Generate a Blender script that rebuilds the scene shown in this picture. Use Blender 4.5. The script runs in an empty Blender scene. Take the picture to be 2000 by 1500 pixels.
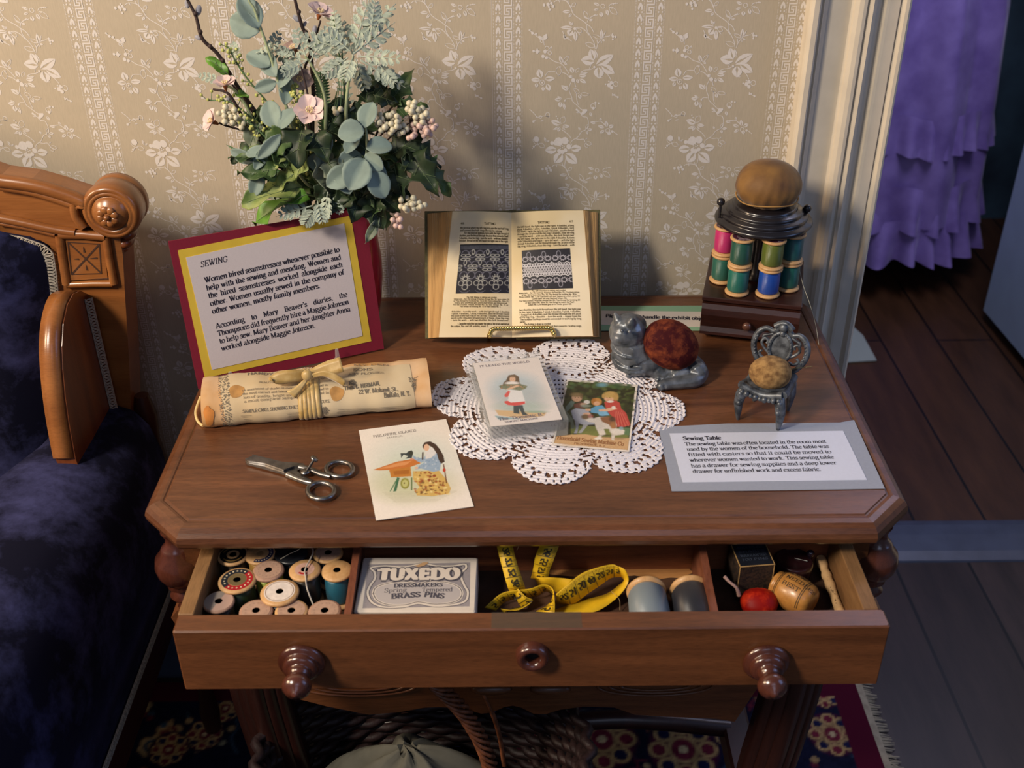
import bpy, math, random
import numpy as np
from mathutils import Vector, Matrix
PI=math.pi
random.seed(7); RNG=np.random.RandomState(5)
COL=bpy.context.scene.collection
# ---------------------------------------------------------------- camera
FPX=2173.0; YAW,PIT,ROL=.0014,.5564,.0068; CAM=np.array([-.0153,-.876,1.4394])
def _axes():
    cy,sy=math.cos(YAW),math.sin(YAW)
    f=np.array([sy*math.cos(PIT),cy*math.cos(PIT),-math.sin(PIT)])
    r=np.array([cy,-sy,0.]); d=np.cross(f,r); cr,sr=math.cos(ROL),math.sin(ROL)
    return cr*r+sr*d,-sr*r+cr*d,f
CR,CD,CF=_axes()
cam=bpy.data.cameras.new('camera'); cam.sensor_width=36; cam.lens=FPX*36/2000; cam.clip_start=.02
co=bpy.data.objects.new('camera',cam); COL.objects.link(co)
m=Matrix.Identity(4)
for i in range(3): m[i][0]=CR[i]; m[i][1]=-CD[i]; m[i][2]=-CF[i]; m[i][3]=CAM[i]
co.matrix_world=m; bpy.context.scene.camera=co
cam.dof.use_dof=True; cam.dof.focus_distance=1.33; cam.dof.aperture_fstop=7.0
# ---------------------------------------------------------------- exposure, world, lights
vs=bpy.context.scene.view_settings; vs.view_transform='Standard'; vs.look='None'; vs.gamma=1; vs.exposure=0.06
vs.use_curve_mapping=False
def lin(h):
    if isinstance(h,(tuple,list)): return tuple(h)
    c=[int(h[i:i+2],16)/255 for i in (0,2,4)]
    return tuple(x/12.92 if x<=.04045 else ((x+.055)/1.055)**2.4 for x in c)
w=bpy.data.worlds.new('world'); bpy.context.scene.world=w; w.use_nodes=True
bg=w.node_tree.nodes['Background']; bg.inputs[0].default_value=(*lin('9fb0cc'),1); bg.inputs[1].default_value=.17
def area(name,loc,target,size,energy,col,sy=None):
    l=bpy.data.lights.new(name,'AREA'); l.energy=energy; l.color=lin(col); l.size=size
    if sy: l.shape='RECTANGLE'; l.size_y=sy
    o=bpy.data.objects.new(name,l); COL.objects.link(o); o.location=loc
    o.rotation_euler=(Vector(target)-Vector(loc)).to_track_quat('-Z','Y').to_euler(); return o
area('window_light_left',(-1.55,-1.2,2.45),(-.1,.4,.9),.30,58,'fff0dc',.45)
area('window_light_far_left',(-2.15,-.45,1.75),(0,.4,.95),.35,30,'ffdcb4',.5)
area('window_light_side',(2.3,-.6,1.9),(.3,.3,.7),.9,9,'9dbcff',1.3)
area('fill_light_front',(.3,-2.6,2.6),(0,.2,.7),1.3,6,'cfdcff',1.0)  # unseen cool fill lamp in front, no window known there
area('next_room_fill',(.95,1.12,2.0),(1.2,1.95,.2),.45,11,'dcdcff',.8)  # unseen lamp added behind the lintel to light the dress and door leaf
# ---------------------------------------------------------------- helpers
def ray(px,py): return CR*((px-1000)/FPX)+CD*((py-750)/FPX)+CF
def at(px,py,z=.74): d=ray(px,py); return CAM+d*((z-CAM[2])/d[2])
def aty(px,py,y): d=ray(px,py); return CAM+d*((y-CAM[1])/d[1])
def atx(px,py,x): d=ray(px,py); return CAM+d*((x-CAM[0])/d[0])
def nrm(v): v=np.asarray(v,float); return v/(np.linalg.norm(v)+1e-12)
def frame(o,ex,ey):
    o=np.asarray(o,float); ex=nrm(ex); ey=nrm(ey); n=np.cross(ex,ey)
    def P(u,v,w=0): return o+ex*u+ey*v+n*w
    return P
class MB:
    def __init__(s): s.v=[]; s.f=[]; s.m=[]; s.s=[]; s.k=0
    def _j(s): s.k=(s.k+1)%41; return s.k*1.5e-6   # overlapping prints never share one plane
    def add(s,vs,fs,m=0,sm=False):
        b=len(s.v); s.v.extend([tuple(map(float,p)) for p in vs])
        for f in fs: s.f.append([b+i for i in f]); s.m.append(m); s.s.append(sm)
    def poly(s,pts,m=0): s.add(pts,[list(range(len(pts)))],m)
    def box(s,lo,hi,m=0,P=None,b=0):
        x0,y0,z0=lo;x1,y1,z1=hi
        P=P or (lambda x,y,z:(x,y,z))
        if b<=0:
            v=[P(x,y,z) for z in(z0,z1) for y in(y0,y1) for x in(x0,x1)]
            s.add(v,[(0,2,3,1),(4,5,7,6),(0,1,5,4),(2,6,7,3),(0,4,6,2),(1,3,7,5)],m); return
        def ring(z,i): return [P(*p,z) for p in [(x0+i,y0+i+b),(x0+i+b,y0+i),(x1-i-b,y0+i),(x1-i,y0+i+b),(x1-i,y1-i-b),(x1-i-b,y1-i),(x0+i+b,y1-i),(x0+i,y1-i-b)]]
        s.loft([ring(z0,b),ring(z0+b,0),ring(z1-b,0),ring(z1,b)],m,closed=True,caps=True)
    def loft(s,rings,m=0,closed=True,caps=False,sm=False):
        n=len(rings[0]); v=[p for r in rings for p in r]; f=[]
        for i in range(len(rings)-1):
            for j in range(n if closed else n-1):
                k=(j+1)%n; f.append((i*n+j,i*n+k,(i+1)*n+k,(i+1)*n+j))
        s.add(v,f,m,sm)
        if caps:
            s.add(rings[0],[list(range(n))[::-1]],m); s.add(rings[-1],[list(range(n))],m)
    def tube(s,path,r,n=8,m=0,closed=False,caps=True,sm=True,flat=None):
        P=[np.asarray(p,float) for p in path]; N=len(P)
        R=list(r) if hasattr(r,'__len__') else [r]*N
        if len(R)!=N: R=list(np.interp(np.linspace(0,1,N),np.linspace(0,1,len(R)),R))
        up=None; rings=[]
        for i in range(N):
            if closed: t=nrm(P[(i+1)%N]-P[i-1])
            else: t=nrm(P[min(i+1,N-1)]-P[max(i-1,0)])
            if up is None:
                a=np.array([0,0,1.]) if abs(t[2])<.9 else np.array([1.,0,0]); up=nrm(np.cross(np.cross(t,a),t))
            up=nrm(up-t*np.dot(up,t)); sd=np.cross(t,up)
            q=1 if flat is None else flat
            rings.append([P[i]+R[i]*(math.cos(a)*sd+q*math.sin(a)*up) for a in [2*PI*k/n for k in range(n)]])
        if closed: rings.append(rings[0])
        s.loft(rings,m,True,caps and not closed,sm)
    def lathe(s,prof,o=(0,0,0),ax=(0,0,1),n=24,m=0,sm=True,ms=None):
        ax=nrm(ax); a=np.array([1.,0,0]) if abs(ax[0])<.9 else np.array([0,1.,0])
        ex=nrm(a-ax*np.dot(a,ax)); ey=np.cross(ax,ex); o=np.asarray(o,float)
        rings=[[o+ax*z+max(r,1e-6)*(math.cos(t)*ex+math.sin(t)*ey) for t in [2*PI*k/n for k in range(n)]] for r,z in prof]
        if ms is None: s.loft(rings,m,True,False,sm)
        else:
            for i in range(len(rings)-1): s.loft(rings[i:i+2],ms[i],True,False,sm)
        for r,i,fl in ((prof[0][0],0,True),(prof[-1][0],-1,False)):
            if r>1e-5: s.add(rings[i],[list(range(n))[::-1] if fl else list(range(n))],m if ms is None else ms[i])
    def prism(s,pts,P,w0,w1,m=0,mside=None):
        n=len(pts); a=[P(u,v,w0) for u,v in pts]; b=[P(u,v,w1) for u,v in pts]
        s.add(b,[list(range(n))],m); s.add(a,[list(range(n))[::-1]],m)
        s.add(a+b,[(i,(i+1)%n,n+(i+1)%n,n+i) for i in range(n)],m if mside is None else mside)
    def ball(s,c,r,m=0,n=12,sc=(1,1,1),R=None):
        c=np.asarray(c,float); rings=[]
        for i in range(n//2+1):
            p=PI*i/(n//2); rr=max(math.sin(p),1e-4)
            ring=[np.array([rr*math.cos(t)*sc[0],rr*math.sin(t)*sc[1],math.cos(p)*sc[2]])*r for t in [2*PI*k/n for k in range(n)]]
            if R is not None: ring=[R@q for q in ring]
            rings.append([c+q for q in ring])
        s.loft(rings,m,True,False,True)
    # ---- flat drawing on a mapped surface
    def stroke(s,pts,w,P,lay=1e-4,m=0,closed=False):
        lay=lay+s._j()
        pts=[np.array(p,float) for p in pts]; n=len(pts)
        W=list(w) if hasattr(w,'__len__') else [w]*n
        L=[];Rr=[]
        for i in range(n):
            t=(pts[(i+1)%n]-pts[i-1]) if closed else (pts[min(i+1,n-1)]-pts[max(i-1,0)])
            l=math.hypot(*t) or 1; nx,ny=-t[1]/l,t[0]/l; k=1
            if 0<i<n-1 or closed:
                d=pts[(i+1)%n]-pts[i]; ld=math.hypot(*d) or 1; c=abs(-d[1]/ld*nx+d[0]/ld*ny); k=min(1/max(c,.4),1.6)
            h=W[i]/2*k; L.append(P(pts[i][0]+nx*h,pts[i][1]+ny*h,lay)); Rr.append(P(pts[i][0]-nx*h,pts[i][1]-ny*h,lay))
        f=[(n+i,n+(i+1)%n,(i+1)%n,i) for i in range(n if closed else n-1)]
        s.add(L+Rr,f,m)
    def disc(s,c,r,P,lay=1e-4,m=0,n=10,ry=None,rot=0):
        lay=lay+s._j(); ry=ry or r; ca,sa=math.cos(rot),math.sin(rot)
        s.poly([P(c[0]+r*math.cos(t)*ca-ry*math.sin(t)*sa,c[1]+r*math.cos(t)*sa+ry*math.sin(t)*ca,lay) for t in [2*PI*k/n for k in range(n)]],m)
    def sdisc(s,c,r,P,lay=1e-4,m=0,n=18,ry=None,k=4,wob=0):
        ry=ry or r; lay=lay+s._j(); w=[1+wob*math.sin(3*t+1)+wob*.7*math.sin(5*t) for t in [2*PI*i/n for i in range(n)]]
        s.loft([[P(c[0]+r*w[i]*q*math.cos(2*PI*i/n),c[1]+ry*w[i]*q*math.sin(2*PI*i/n),lay) for i in range(n)] for q in [1-j/k*.98 for j in range(k+1)]],m,True,False,True)
    def rect(s,x0,y0,x1,y1,P,lay=1e-4,m=0,nx=1,ny=1):
        xs=np.linspace(x0,x1,nx+1); ys=np.linspace(y0,y1,ny+1)
        v=[P(x,y,lay) for y in ys for x in xs]; s.add(v,[(j*(nx+1)+i,j*(nx+1)+i+1,(j+1)*(nx+1)+i+1,(j+1)*(nx+1)+i) for j in range(ny) for i in range(nx)],m)
def bez(pts,n=8):
    P=[np.array(p,float) for p in pts]
    if len(P)<3: return [P[0]+(P[-1]-P[0])*t for t in np.linspace(0,1,n)]
    Q=[2*P[0]-P[1]]+P+[2*P[-1]-P[-2]]; out=[]
    for i in range(1,len(Q)-2):
        for k in range(n):
            t=k/n; a,b,c,d=Q[i-1:i+3]
            out.append(.5*(2*b+(c-a)*t+(2*a-5*b+4*c-d)*t*t+(3*b-a-3*c+d)*t**3))
    return out+[P[-1]]
# ---- objects
WL={}
def empty(name,loc,label=None,cat=None,group=None,rz=0):
    o=bpy.data.objects.new(name,None); COL.objects.link(o); o.location=tuple(loc); o.rotation_euler=(0,0,rz)
    o.empty_display_size=.02; WL[o.name]=np.array(loc,float)
    tag(o,label,cat,group); return o
def tag(o,label=None,cat=None,group=None,kind=None):
    if label: o['label']=label
    if cat: o['category']=cat
    if group: o['group']=group
    if kind: o['kind']=kind
    return o
def obj(name,mb,mats,parent=None,label=None,cat=None,group=None,kind=None,local=False,bevel=0,subsurf=0,solid=0):
    V=np.array(mb.v,float)
    if parent is not None: off=np.zeros(3) if local else WL[parent.name]
    elif local: off=np.zeros(3)
    else: off=np.array([(V[:,0].min()+V[:,0].max())/2,(V[:,1].min()+V[:,1].max())/2,V[:,2].min()])
    me=bpy.data.meshes.new(name); me.from_pydata([tuple(p) for p in (V-off)],[],mb.f)
    for mt in (mats if isinstance(mats,(list,tuple)) else [mats]): me.materials.append(mt)
    me.polygons.foreach_set('material_index',mb.m); me.polygons.foreach_set('use_smooth',mb.s); me.update()
    o=bpy.data.objects.new(name,me); COL.objects.link(o)
    if parent is not None: o.parent=parent; WL[o.name]=off
    else: o.location=tuple(off); WL[o.name]=off
    tag(o,label,cat,group,kind)
    if solid:
        d=o.modifiers.new('s','SOLIDIFY'); d.thickness=solid; d.offset=0
    if bevel:
        d=o.modifiers.new('b','BEVEL'); d.width=bevel; d.segments=2; d.limit_method='ANGLE'; d.angle_limit=.6
    if subsurf:
        d=o.modifiers.new('ss','SUBSURF'); d.levels=subsurf; d.render_levels=subsurf
    return o
def bake(o):
    dg=bpy.context.evaluated_depsgraph_get(); e=o.evaluated_get(dg); me=bpy.data.meshes.new_from_object(e)
    o.modifiers.clear(); o.data=me; me.polygons.foreach_set('use_smooth',[True]*len(me.polygons)); return o
def remesh(o,vox,it=4):
    d=o.modifiers.new('r','REMESH'); d.mode='VOXEL'; d.voxel_size=vox
    e=o.modifiers.new('c','SMOOTH'); e.factor=.5; e.iterations=it
    mats=list(o.data.materials); bake(o)
    if not len(o.data.materials):
        for mm in mats: o.data.materials.append(mm)
    return o
def dup(o,loc,rz=0,label=None,group=None):
    def cp(q,par):
        c=q.copy(); COL.objects.link(c); c.parent=par
        for ch in q.children: cp(ch,c)
        return c
    r=cp(o,None); r.location=tuple(loc); r.rotation_euler=(0,0,rz)
    if label: r['label']=label
    if group: r['group']=group
    return r
# ---- materials
def _new(name):
    m=bpy.data.materials.new(name); m.use_nodes=True; nt=m.node_tree; return m,nt,nt.nodes['Principled BSDF']
def link(nt,a,b): nt.links.new(a,b)
def node(nt,t,**k):
    n=nt.nodes.new(t)
    for a,b in k.items():
        if a.startswith('i_'): n.inputs[a[2:].replace('_',' ')].default_value=b
        else: setattr(n,a,b)
    return n
MATS={}
def mat(name,col,rough=.5,metal=0,spec=.5,var=0,vscale=60,bump=0,bscale=200,sheen=0,trans=0,ior=1.45,coat=0,col2=None,stretch=(1,1,1),sss=0,alpha=1):
    if name in MATS: return MATS[name]
    m,nt,b=_new(name); c=lin(col)
    b.inputs['Base Color'].default_value=(*c,1); b.inputs['Roughness'].default_value=rough
    b.inputs['Metallic'].default_value=metal; b.inputs['Specular IOR Level'].default_value=spec
    if sheen: b.inputs['Sheen Weight'].default_value=sheen; b.inputs['Sheen Roughness'].default_value=.4
    if trans: b.inputs['Transmission Weight'].default_value=trans; b.inputs['IOR'].default_value=ior
    if coat: b.inputs['Coat Weight'].default_value=coat; b.inputs['Coat Roughness'].default_value=.15
    if alpha<1: b.inputs['Alpha'].default_value=alpha
    tc=node(nt,'ShaderNodeTexCoord'); mp=node(nt,'ShaderNodeMapping'); mp.inputs['Scale'].default_value=stretch
    link(nt,tc.outputs['Object'],mp.inputs[0])
    if var:
        nz=node(nt,'ShaderNodeTexNoise',i_Scale=vscale,i_Detail=4.0); link(nt,mp.outputs[0],nz.inputs['Vector'])
        r=node(nt,'ShaderNodeValToRGB'); r.color_ramp.elements[0].position=.35; r.color_ramp.elements[1].position=.65
        d=lin(col2) if col2 else tuple(x*(1-var) for x in c)
        r.color_ramp.elements[0].color=(*d,1); r.color_ramp.elements[1].color=(*(c if col2 else tuple(min(1,x*(1+var*.5)) for x in c)),1)
        link(nt,nz.outputs[0],r.inputs[0]); link(nt,r.outputs[0],b.inputs['Base Color'])
    if bump:
        nb=node(nt,'ShaderNodeTexNoise',i_Scale=bscale,i_Detail=3.0); link(nt,mp.outputs[0],nb.inputs['Vector'])
        bp=node(nt,'ShaderNodeBump',i_Strength=bump,i_Distance=.001); link(nt,nb.outputs[0],bp.inputs['Height']); link(nt,bp.outputs[0],b.inputs['Normal'])
    MATS[name]=m; return m
def wood(name,c1,c2,axis=0,scale=1.0,rough=.35,spec=.5,coat=0,pores=.25,ring=14,dist=5.0):
    if name in MATS: return MATS[name]
    m,nt,b=_new(name); tc=node(nt,'ShaderNodeTexCoord'); mp=node(nt,'ShaderNodeMapping')
    s=[3.2*scale]*3; s[axis]=.35*scale; mp.inputs['Scale'].default_value=s; link(nt,tc.outputs['Object'],mp.inputs[0])
    n1=node(nt,'ShaderNodeTexNoise',i_Scale=3.0,i_Detail=6.0,i_Roughness=.6,i_Distortion=1.2); link(nt,mp.outputs[0],n1.inputs['Vector'])
    wv=node(nt,'ShaderNodeTexNoise',i_Scale=float(ring),i_Detail=5.0,i_Roughness=.65,i_Distortion=.8); link(nt,mp.outputs[0],wv.inputs['Vector'])
    mx=node(nt,'ShaderNodeMath',operation='MULTIPLY_ADD'); mx.inputs[1].default_value=.55; link(nt,n1.outputs[0],mx.inputs[0])
    m2=node(nt,'ShaderNodeMath',operation='MULTIPLY'); m2.inputs[1].default_value=.45; link(nt,wv.outputs[0],m2.inputs[0]); link(nt,m2.outputs[0],mx.inputs[2])
    r=node(nt,'ShaderNodeValToRGB'); r.color_ramp.elements[0].position=.36; r.color_ramp.elements[1].position=.62
    r.color_ramp.elements[0].color=(*lin(c2),1); r.color_ramp.elements[1].color=(*lin(c1),1); link(nt,mx.outputs[0],r.inputs[0])
    mp2=node(nt,'ShaderNodeMapping'); s2=[900.*scale]*3; s2[axis]=60.*scale; mp2.inputs['Scale'].default_value=s2; link(nt,tc.outputs['Object'],mp2.inputs[0])
    n3=node(nt,'ShaderNodeTexNoise',i_Scale=1.0,i_Detail=2.0); link(nt,mp2.outputs[0],n3.inputs['Vector'])
    r3=node(nt,'ShaderNodeValToRGB'); r3.color_ramp.elements[0].position=.35; r3.color_ramp.elements[1].position=.55
    k=1-pores; r3.color_ramp.elements[0].color=(k,k,k,1); link(nt,n3.outputs[0],r3.inputs[0])
    mm=node(nt,'ShaderNodeMix',data_type='RGBA',blend_type='MULTIPLY'); mm.inputs[0].default_value=1
    link(nt,r.outputs[0],mm.inputs[6]); link(nt,r3.outputs[0],mm.inputs[7]); link(nt,mm.outputs[2],b.inputs['Base Color'])
    b.inputs['Roughness'].default_value=rough; b.inputs['Specular IOR Level'].default_value=spec
    if coat: b.inputs['Coat Weight'].default_value=coat; b.inputs['Coat Roughness'].default_value=.2
    bp=node(nt,'ShaderNodeBump',i_Strength=.15,i_Distance=.0006); link(nt,n3.outputs[0],bp.inputs['Height']); link(nt,bp.outputs[0],b.inputs['Normal'])
    MATS[name]=m; return m
def thread(name,col,axis=2,pitch=2600,rough=.32,sheen=.06,spec=.6):
    """wound thread: fine ridges round the spool axis"""
    if name in MATS: return MATS[name]
    m,nt,b=_new(name); tc=node(nt,'ShaderNodeTexCoord'); wv=node(nt,'ShaderNodeTexWave',wave_type='BANDS',bands_direction='XYZ'[axis],i_Scale=pitch/6.283,i_Distortion=.6,i_Detail=1.0)
    link(nt,tc.outputs['Object'],wv.inputs['Vector']); c=lin(col)
    r=node(nt,'ShaderNodeValToRGB'); r.color_ramp.elements[0].color=(*[x*.55 for x in c],1); r.color_ramp.elements[1].color=(*c,1)
    link(nt,wv.outputs[0],r.inputs[0]); link(nt,r.outputs[0],b.inputs['Base Color']); b.inputs['Roughness'].default_value=rough
    b.inputs['Specular IOR Level'].default_value=spec; b.inputs['Sheen Weight'].default_value=sheen
    bp=node(nt,'ShaderNodeBump',i_Strength=.5,i_Distance=.0004); link(nt,wv.outputs[0],bp.inputs['Height']); link(nt,bp.outputs[0],b.inputs['Normal'])
    MATS[name]=m; return m
def velvet(name,col,hi,scale=9,rough=.9):
    if name in MATS: return MATS[name]
    m,nt,b=_new(name); tc=node(nt,'ShaderNodeTexCoord'); nz=node(nt,'ShaderNodeTexNoise',i_Scale=scale,i_Detail=7.0,i_Roughness=.68,i_Distortion=.15)
    link(nt,tc.outputs['Object'],nz.inputs['Vector']); r=node(nt,'ShaderNodeValToRGB')
    r.color_ramp.elements[0].position=.46; r.color_ramp.elements[1].position=.7
    r.color_ramp.elements[0].color=(*lin(col),1); r.color_ramp.elements[1].color=(*lin(hi),1); link(nt,nz.outputs[0],r.inputs[0])
    link(nt,r.outputs[0],b.inputs['Base Color']); b.inputs['Roughness'].default_value=rough
    b.inputs['Sheen Weight'].default_value=.5; b.inputs['Sheen Tint'].default_value=(*lin(hi),1); b.inputs['Sheen Roughness'].default_value=.35
    b.inputs['Specular IOR Level'].default_value=.15
    MATS[name]=m; return m
def attrmat(name,rough=.6,spec=.3,bump=0):
    m,nt,b=_new(name); a=node(nt,'ShaderNodeAttribute',attribute_name='Col'); link(nt,a.outputs['Color'],b.inputs['Base Color'])
    b.inputs['Roughness'].default_value=rough; b.inputs['Specular IOR Level'].default_value=spec; return m
INK=mat('ink','2a2834',.7,spec=.2); 
# ---- painted pictures: colours printed on a dense grid
class Cv:
    def __init__(s,w,h,bg): s.w,s.h=w,h; s.a=np.ones((h,w,3))*np.array(lin(bg)); s.Y,s.X=np.mgrid[0:h,0:w]; s.T=lambda p:p
    def _mix(s,mk,c): s.a=s.a*(1-mk[...,None])+np.array(lin(c))*mk[...,None]
    def ell(s,cx,cy,rx,ry,c,soft=.15,al=1,rot=0):
        (x0,y0),(x1,y1),(x2,y2)=s.T((cx,cy)),s.T((cx+rx,cy)),s.T((cx,cy+ry))
        A=np.array([[x1-x0,x2-x0],[y1-y0,y2-y0]]); r=np.array([[math.cos(rot),-math.sin(rot)],[math.sin(rot),math.cos(rot)]])
        B=np.linalg.inv(A@r if rot else A); dx,dy=s.X-x0,s.Y-y0; d=np.hypot(B[0,0]*dx+B[0,1]*dy,B[1,0]*dx+B[1,1]*dy)
        s._mix(np.clip((1+soft-d)/(2*soft+1e-6),0,1)*al,c)
    def poly(s,pts,c,al=1,soft=0):
        P=[s.T(p) for p in pts]; acc=np.zeros((s.h,s.w))
        for ox,oy in ((-.25,-.25),(.25,-.25),(-.25,.25),(.25,.25)):
            ins=np.zeros((s.h,s.w),bool); X=s.X+ox;Y=s.Y+oy
            for i in range(len(P)):
                (x0,y0),(x1,y1)=P[i-1],P[i]
                if abs(y1-y0)<1e-9: continue
                ins^=((y0>Y)!=(y1>Y))&(X<(x1-x0)*(Y-y0)/(y1-y0)+x0)
            acc+=ins/4
        for _ in range(soft):
            q=np.pad(acc,1,'edge'); acc=(q[:-2,1:-1]+q[2:,1:-1]+q[1:-1,:-2]+q[1:-1,2:]+q[1:-1,1:-1])/5
        s._mix(acc*al,c)
    def line(s,pts,wd,c,al=1):
        P=[s.T(p) for p in pts]; mk=np.zeros((s.h,s.w))
        for (x0,y0),(x1,y1) in zip(P,P[1:]):
            dx,dy=x1-x0,y1-y0; L=dx*dx+dy*dy+1e-9; t=np.clip(((s.X-x0)*dx+(s.Y-y0)*dy)/L,0,1)
            mk=np.maximum(mk,np.clip(wd/2+.5-np.hypot(s.X-x0-t*dx,s.Y-y0-t*dy),0,1))
        s._mix(mk*al,c)
    def noise(s,amt,sc=2,seed=1):
        r=np.random.RandomState(seed); n=np.zeros((s.h,s.w))
        for k in (1,2,4):
            g=r.randn(s.h//(sc*k)+2,s.w//(sc*k)+2); n+=np.kron(g,np.ones((sc*k,sc*k)))[:s.h,:s.w]/3
        s.a*=np.clip(1+amt*n,0.2,2)[...,None]
    def mesh(s,name,P,mt,parent,lay=0,**k):
        """P(u,v) with u,v in 0..1, v=0 at the top row"""
        h,w=s.h,s.w; V=np.array([P(i/(w-1),j/(h-1),lay) for j in range(h) for i in range(w)])
        off=WL[parent.name] if parent is not None else np.zeros(3)
        i=np.arange(h*w).reshape(h,w); f=np.stack([i[1:,:-1],i[1:,1:],i[:-1,1:],i[:-1,:-1]],-1).reshape(-1,4)
        me=bpy.data.meshes.new(name); me.from_pydata((V-off).tolist(),[],f.tolist()); me.materials.append(mt)
        ca=me.color_attributes.new('Col','FLOAT_COLOR','POINT'); ca.data.foreach_set('color',np.concatenate([s.a.reshape(-1,3),np.ones((h*w,1))],1).ravel())
        o=bpy.data.objects.new(name,me); COL.objects.link(o); o.parent=parent; WL[o.name]=off; tag(o,**k); return o
# ---- lettering: skeleton letters drawn with a broad pen, serifs added
G={}
def _g(ch,adv,*st): G[ch]=(adv/100,st)
_g('a',47,'~8,36 13,44 24,46 33,41 34,32','-34,34 34,8','~34,9 36,2 40,0 45,4','~34,27 18,24 7,16 9,4 19,0 28,4 34,11')
_g('b',52,'-12,68 12,2','~12,36 22,45 34,45 45,34 46,20 40,5 28,0 17,2 12,8','s5,67,7')
_g('c',44,'~38,36 34,44 24,46 12,40 6,24 10,8 22,0 32,2 39,10','d36,37,5')
_g('d',53,'-40,68 40,2','~40,36 31,45 18,45 8,34 6,20 12,5 22,0 32,3 40,10','s34,67,6','s44,1,6')
_g('e',46,'-8,26 39,26','~39,26 38,38 26,46 12,41 6,24 10,7 22,0 32,2 39,9')
_g('f',33,'-14,1 14,50','~14,50 15,62 24,69 33,67','-4,45 28,45','s14,1,12','d32,64,5')
_g('g',48,'~22,46 34,42 35,30 30,19 20,17 10,21 8,32 12,43 22,46','~30,44 38,47 45,46','~14,18 8,12 14,6 32,5 42,0 42,-12 32,-20 16,-20 6,-14 8,-6 14,-1')
_g('h',54,'-12,68 12,1','~12,34 22,44 34,45 41,38 41,25','-41,27 41,1','s6,67,6','s12,1,11','s41,1,11')
_g('i',28,'-14,45 14,1','s8,45,6','s14,1,12','d14,62,7')
_g('j',28,'-16,45 16,-8','~16,-8 12,-18 3,-19','s10,45,6','d16,62,7')
_g('k',54,'-12,68 12,1','-12,20 36,45','-22,26 42,1','s6,67,6','s12,1,11','s36,45,10','s43,1,10')
_g('l',28,'-14,68 14,1','s8,67,6','s14,1,12')
_g('m',82,'-12,45 12,1','~12,34 22,44 32,45 39,38 39,25','-39,27 39,1','~39,34 50,44 60,45 68,38 68,25','-68,27 68,1','s6,45,6','s12,1,10','s39,1,10','s68,1,10')
_g('n',54,'-12,45 12,1','~12,34 22,44 34,45 41,38 41,25','-41,27 41,1','s6,45,6','s12,1,11','s41,1,11')
_g('o',50,'~25,46 10,40 5,23 10,6 25,0 40,6 45,23 40,40 25,46')
_g('p',53,'-12,45 12,-19','~12,36 22,45 34,45 45,34 46,20 40,5 28,0 17,2 12,8','s6,45,6','s12,-19,12')
_g('q',53,'-40,45 40,-19','~40,36 31,45 18,45 8,34 6,20 12,5 22,0 32,3 40,10','s40,-19,12')
_g('r',41,'-13,45 13,1','~13,30 20,42 30,46 38,44','s7,45,6','s13,1,12','d36,41,6')
_g('s',38,'~32,35 29,44 18,46 8,42 7,34 14,28 26,22 33,14 30,4 19,0 9,2 5,11')
_g('t',32,'-14,60 14,10','~14,11 17,2 24,0 31,5','-3,45 29,45')
_g('u',54,'-12,45 12,18','~12,19 14,5 24,0 34,3 41,12','-41,45 41,2','s6,45,6','s35,45,6','s46,1,6')
_g('v',48,'-8,45 24,1','-24,1 40,45','s8,45,10','s40,45,9')
_g('w',70,'-8,45 23,1','-23,1 36,43','-33,45 48,1','-48,1 62,45','s8,45,9','s34,45,9','s62,45,8')
_g('x',48,'-8,45 40,1','-9,1 39,45','s9,45,10','s38,45,9','s10,1,9','s38,1,10')
_g('y',48,'-8,45 25,2','~40,45 25,4 16,-14 6,-18','s8,45,10','s40,45,9')
_g('z',42,'-6,44 36,44 6,2 38,2','-6,44 6,34','-38,2 38,12')
_g('A',70,'-33,68 8,1','-33,68 60,1','-18,23 48,23','s9,1,11','s60,1,12')
_g('B',62,'-14,67 14,1','~14,67 36,67 46,60 46,46 38,37 14,36','~14,36 40,36 52,28 53,12 42,2 14,1','s9,67,8','s9,1,8')
_g('C',64,'~56,48 52,60 38,68 20,62 7,46 7,22 20,6 38,0 52,8 58,20','-57,50 57,67')
_g('D',70,'-15,67 15,1','~15,67 38,67 56,56 62,34 56,12 38,1 15,1','s9,67,8','s9,1,8')
_g('E',60,'-15,67 15,1','-6,67 52,67 52,54','-6,1 54,1 55,16','-15,35 38,35','-38,26 38,44')
_g('F',56,'-15,67 15,1','-6,67 52,67 52,54','-15,35 38,35','-38,26 38,44','s15,1,12')
_g('G',70,'~58,50 52,60 38,68 20,62 7,46 7,22 20,6 38,0 52,4 58,12','-58,10 58,28','s56,28,12','-58,50 58,66')
_g('H',72,'-14,67 14,1','-57,67 57,1','-14,35 57,35','s14,67,11','s14,1,11','s57,67,11','s57,1,11')
_g('I',34,'-17,67 17,1','s17,67,12','s17,1,12')
_g('J',44,'-28,67 28,18','~28,19 26,4 16,-3 6,2 7,10','s28,67,12')
_g('K',70,'-14,67 14,1','-14,28 54,67','-26,38 58,1','s14,67,11','s14,1,11','s53,67,10','s58,1,11')
_g('L',58,'-15,67 15,1','-6,1 52,1 54,18','s15,67,12')
_g('M',86,'-14,67 14,1','-14,67 42,4','-42,4 70,67','-70,67 70,1','s11,67,9','s14,1,10','s73,67,9','s70,1,11')
_g('N',72,'-14,67 14,1','-14,67 58,1','-58,67 58,1','s10,67,9','s14,1,11','s58,67,11')
_g('O',70,'~35,68 16,60 7,34 16,8 35,0 54,8 63,34 54,60 35,68')
_g('P',58,'-14,67 14,1','~14,67 38,67 49,58 49,42 38,32 14,31','s9,67,8','s14,1,12')
_g('R',66,'-14,67 14,1','~14,67 38,67 48,60 48,44 38,35 14,34','-32,34 56,1','s9,67,8','s14,1,11','s59,1,7')
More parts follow.
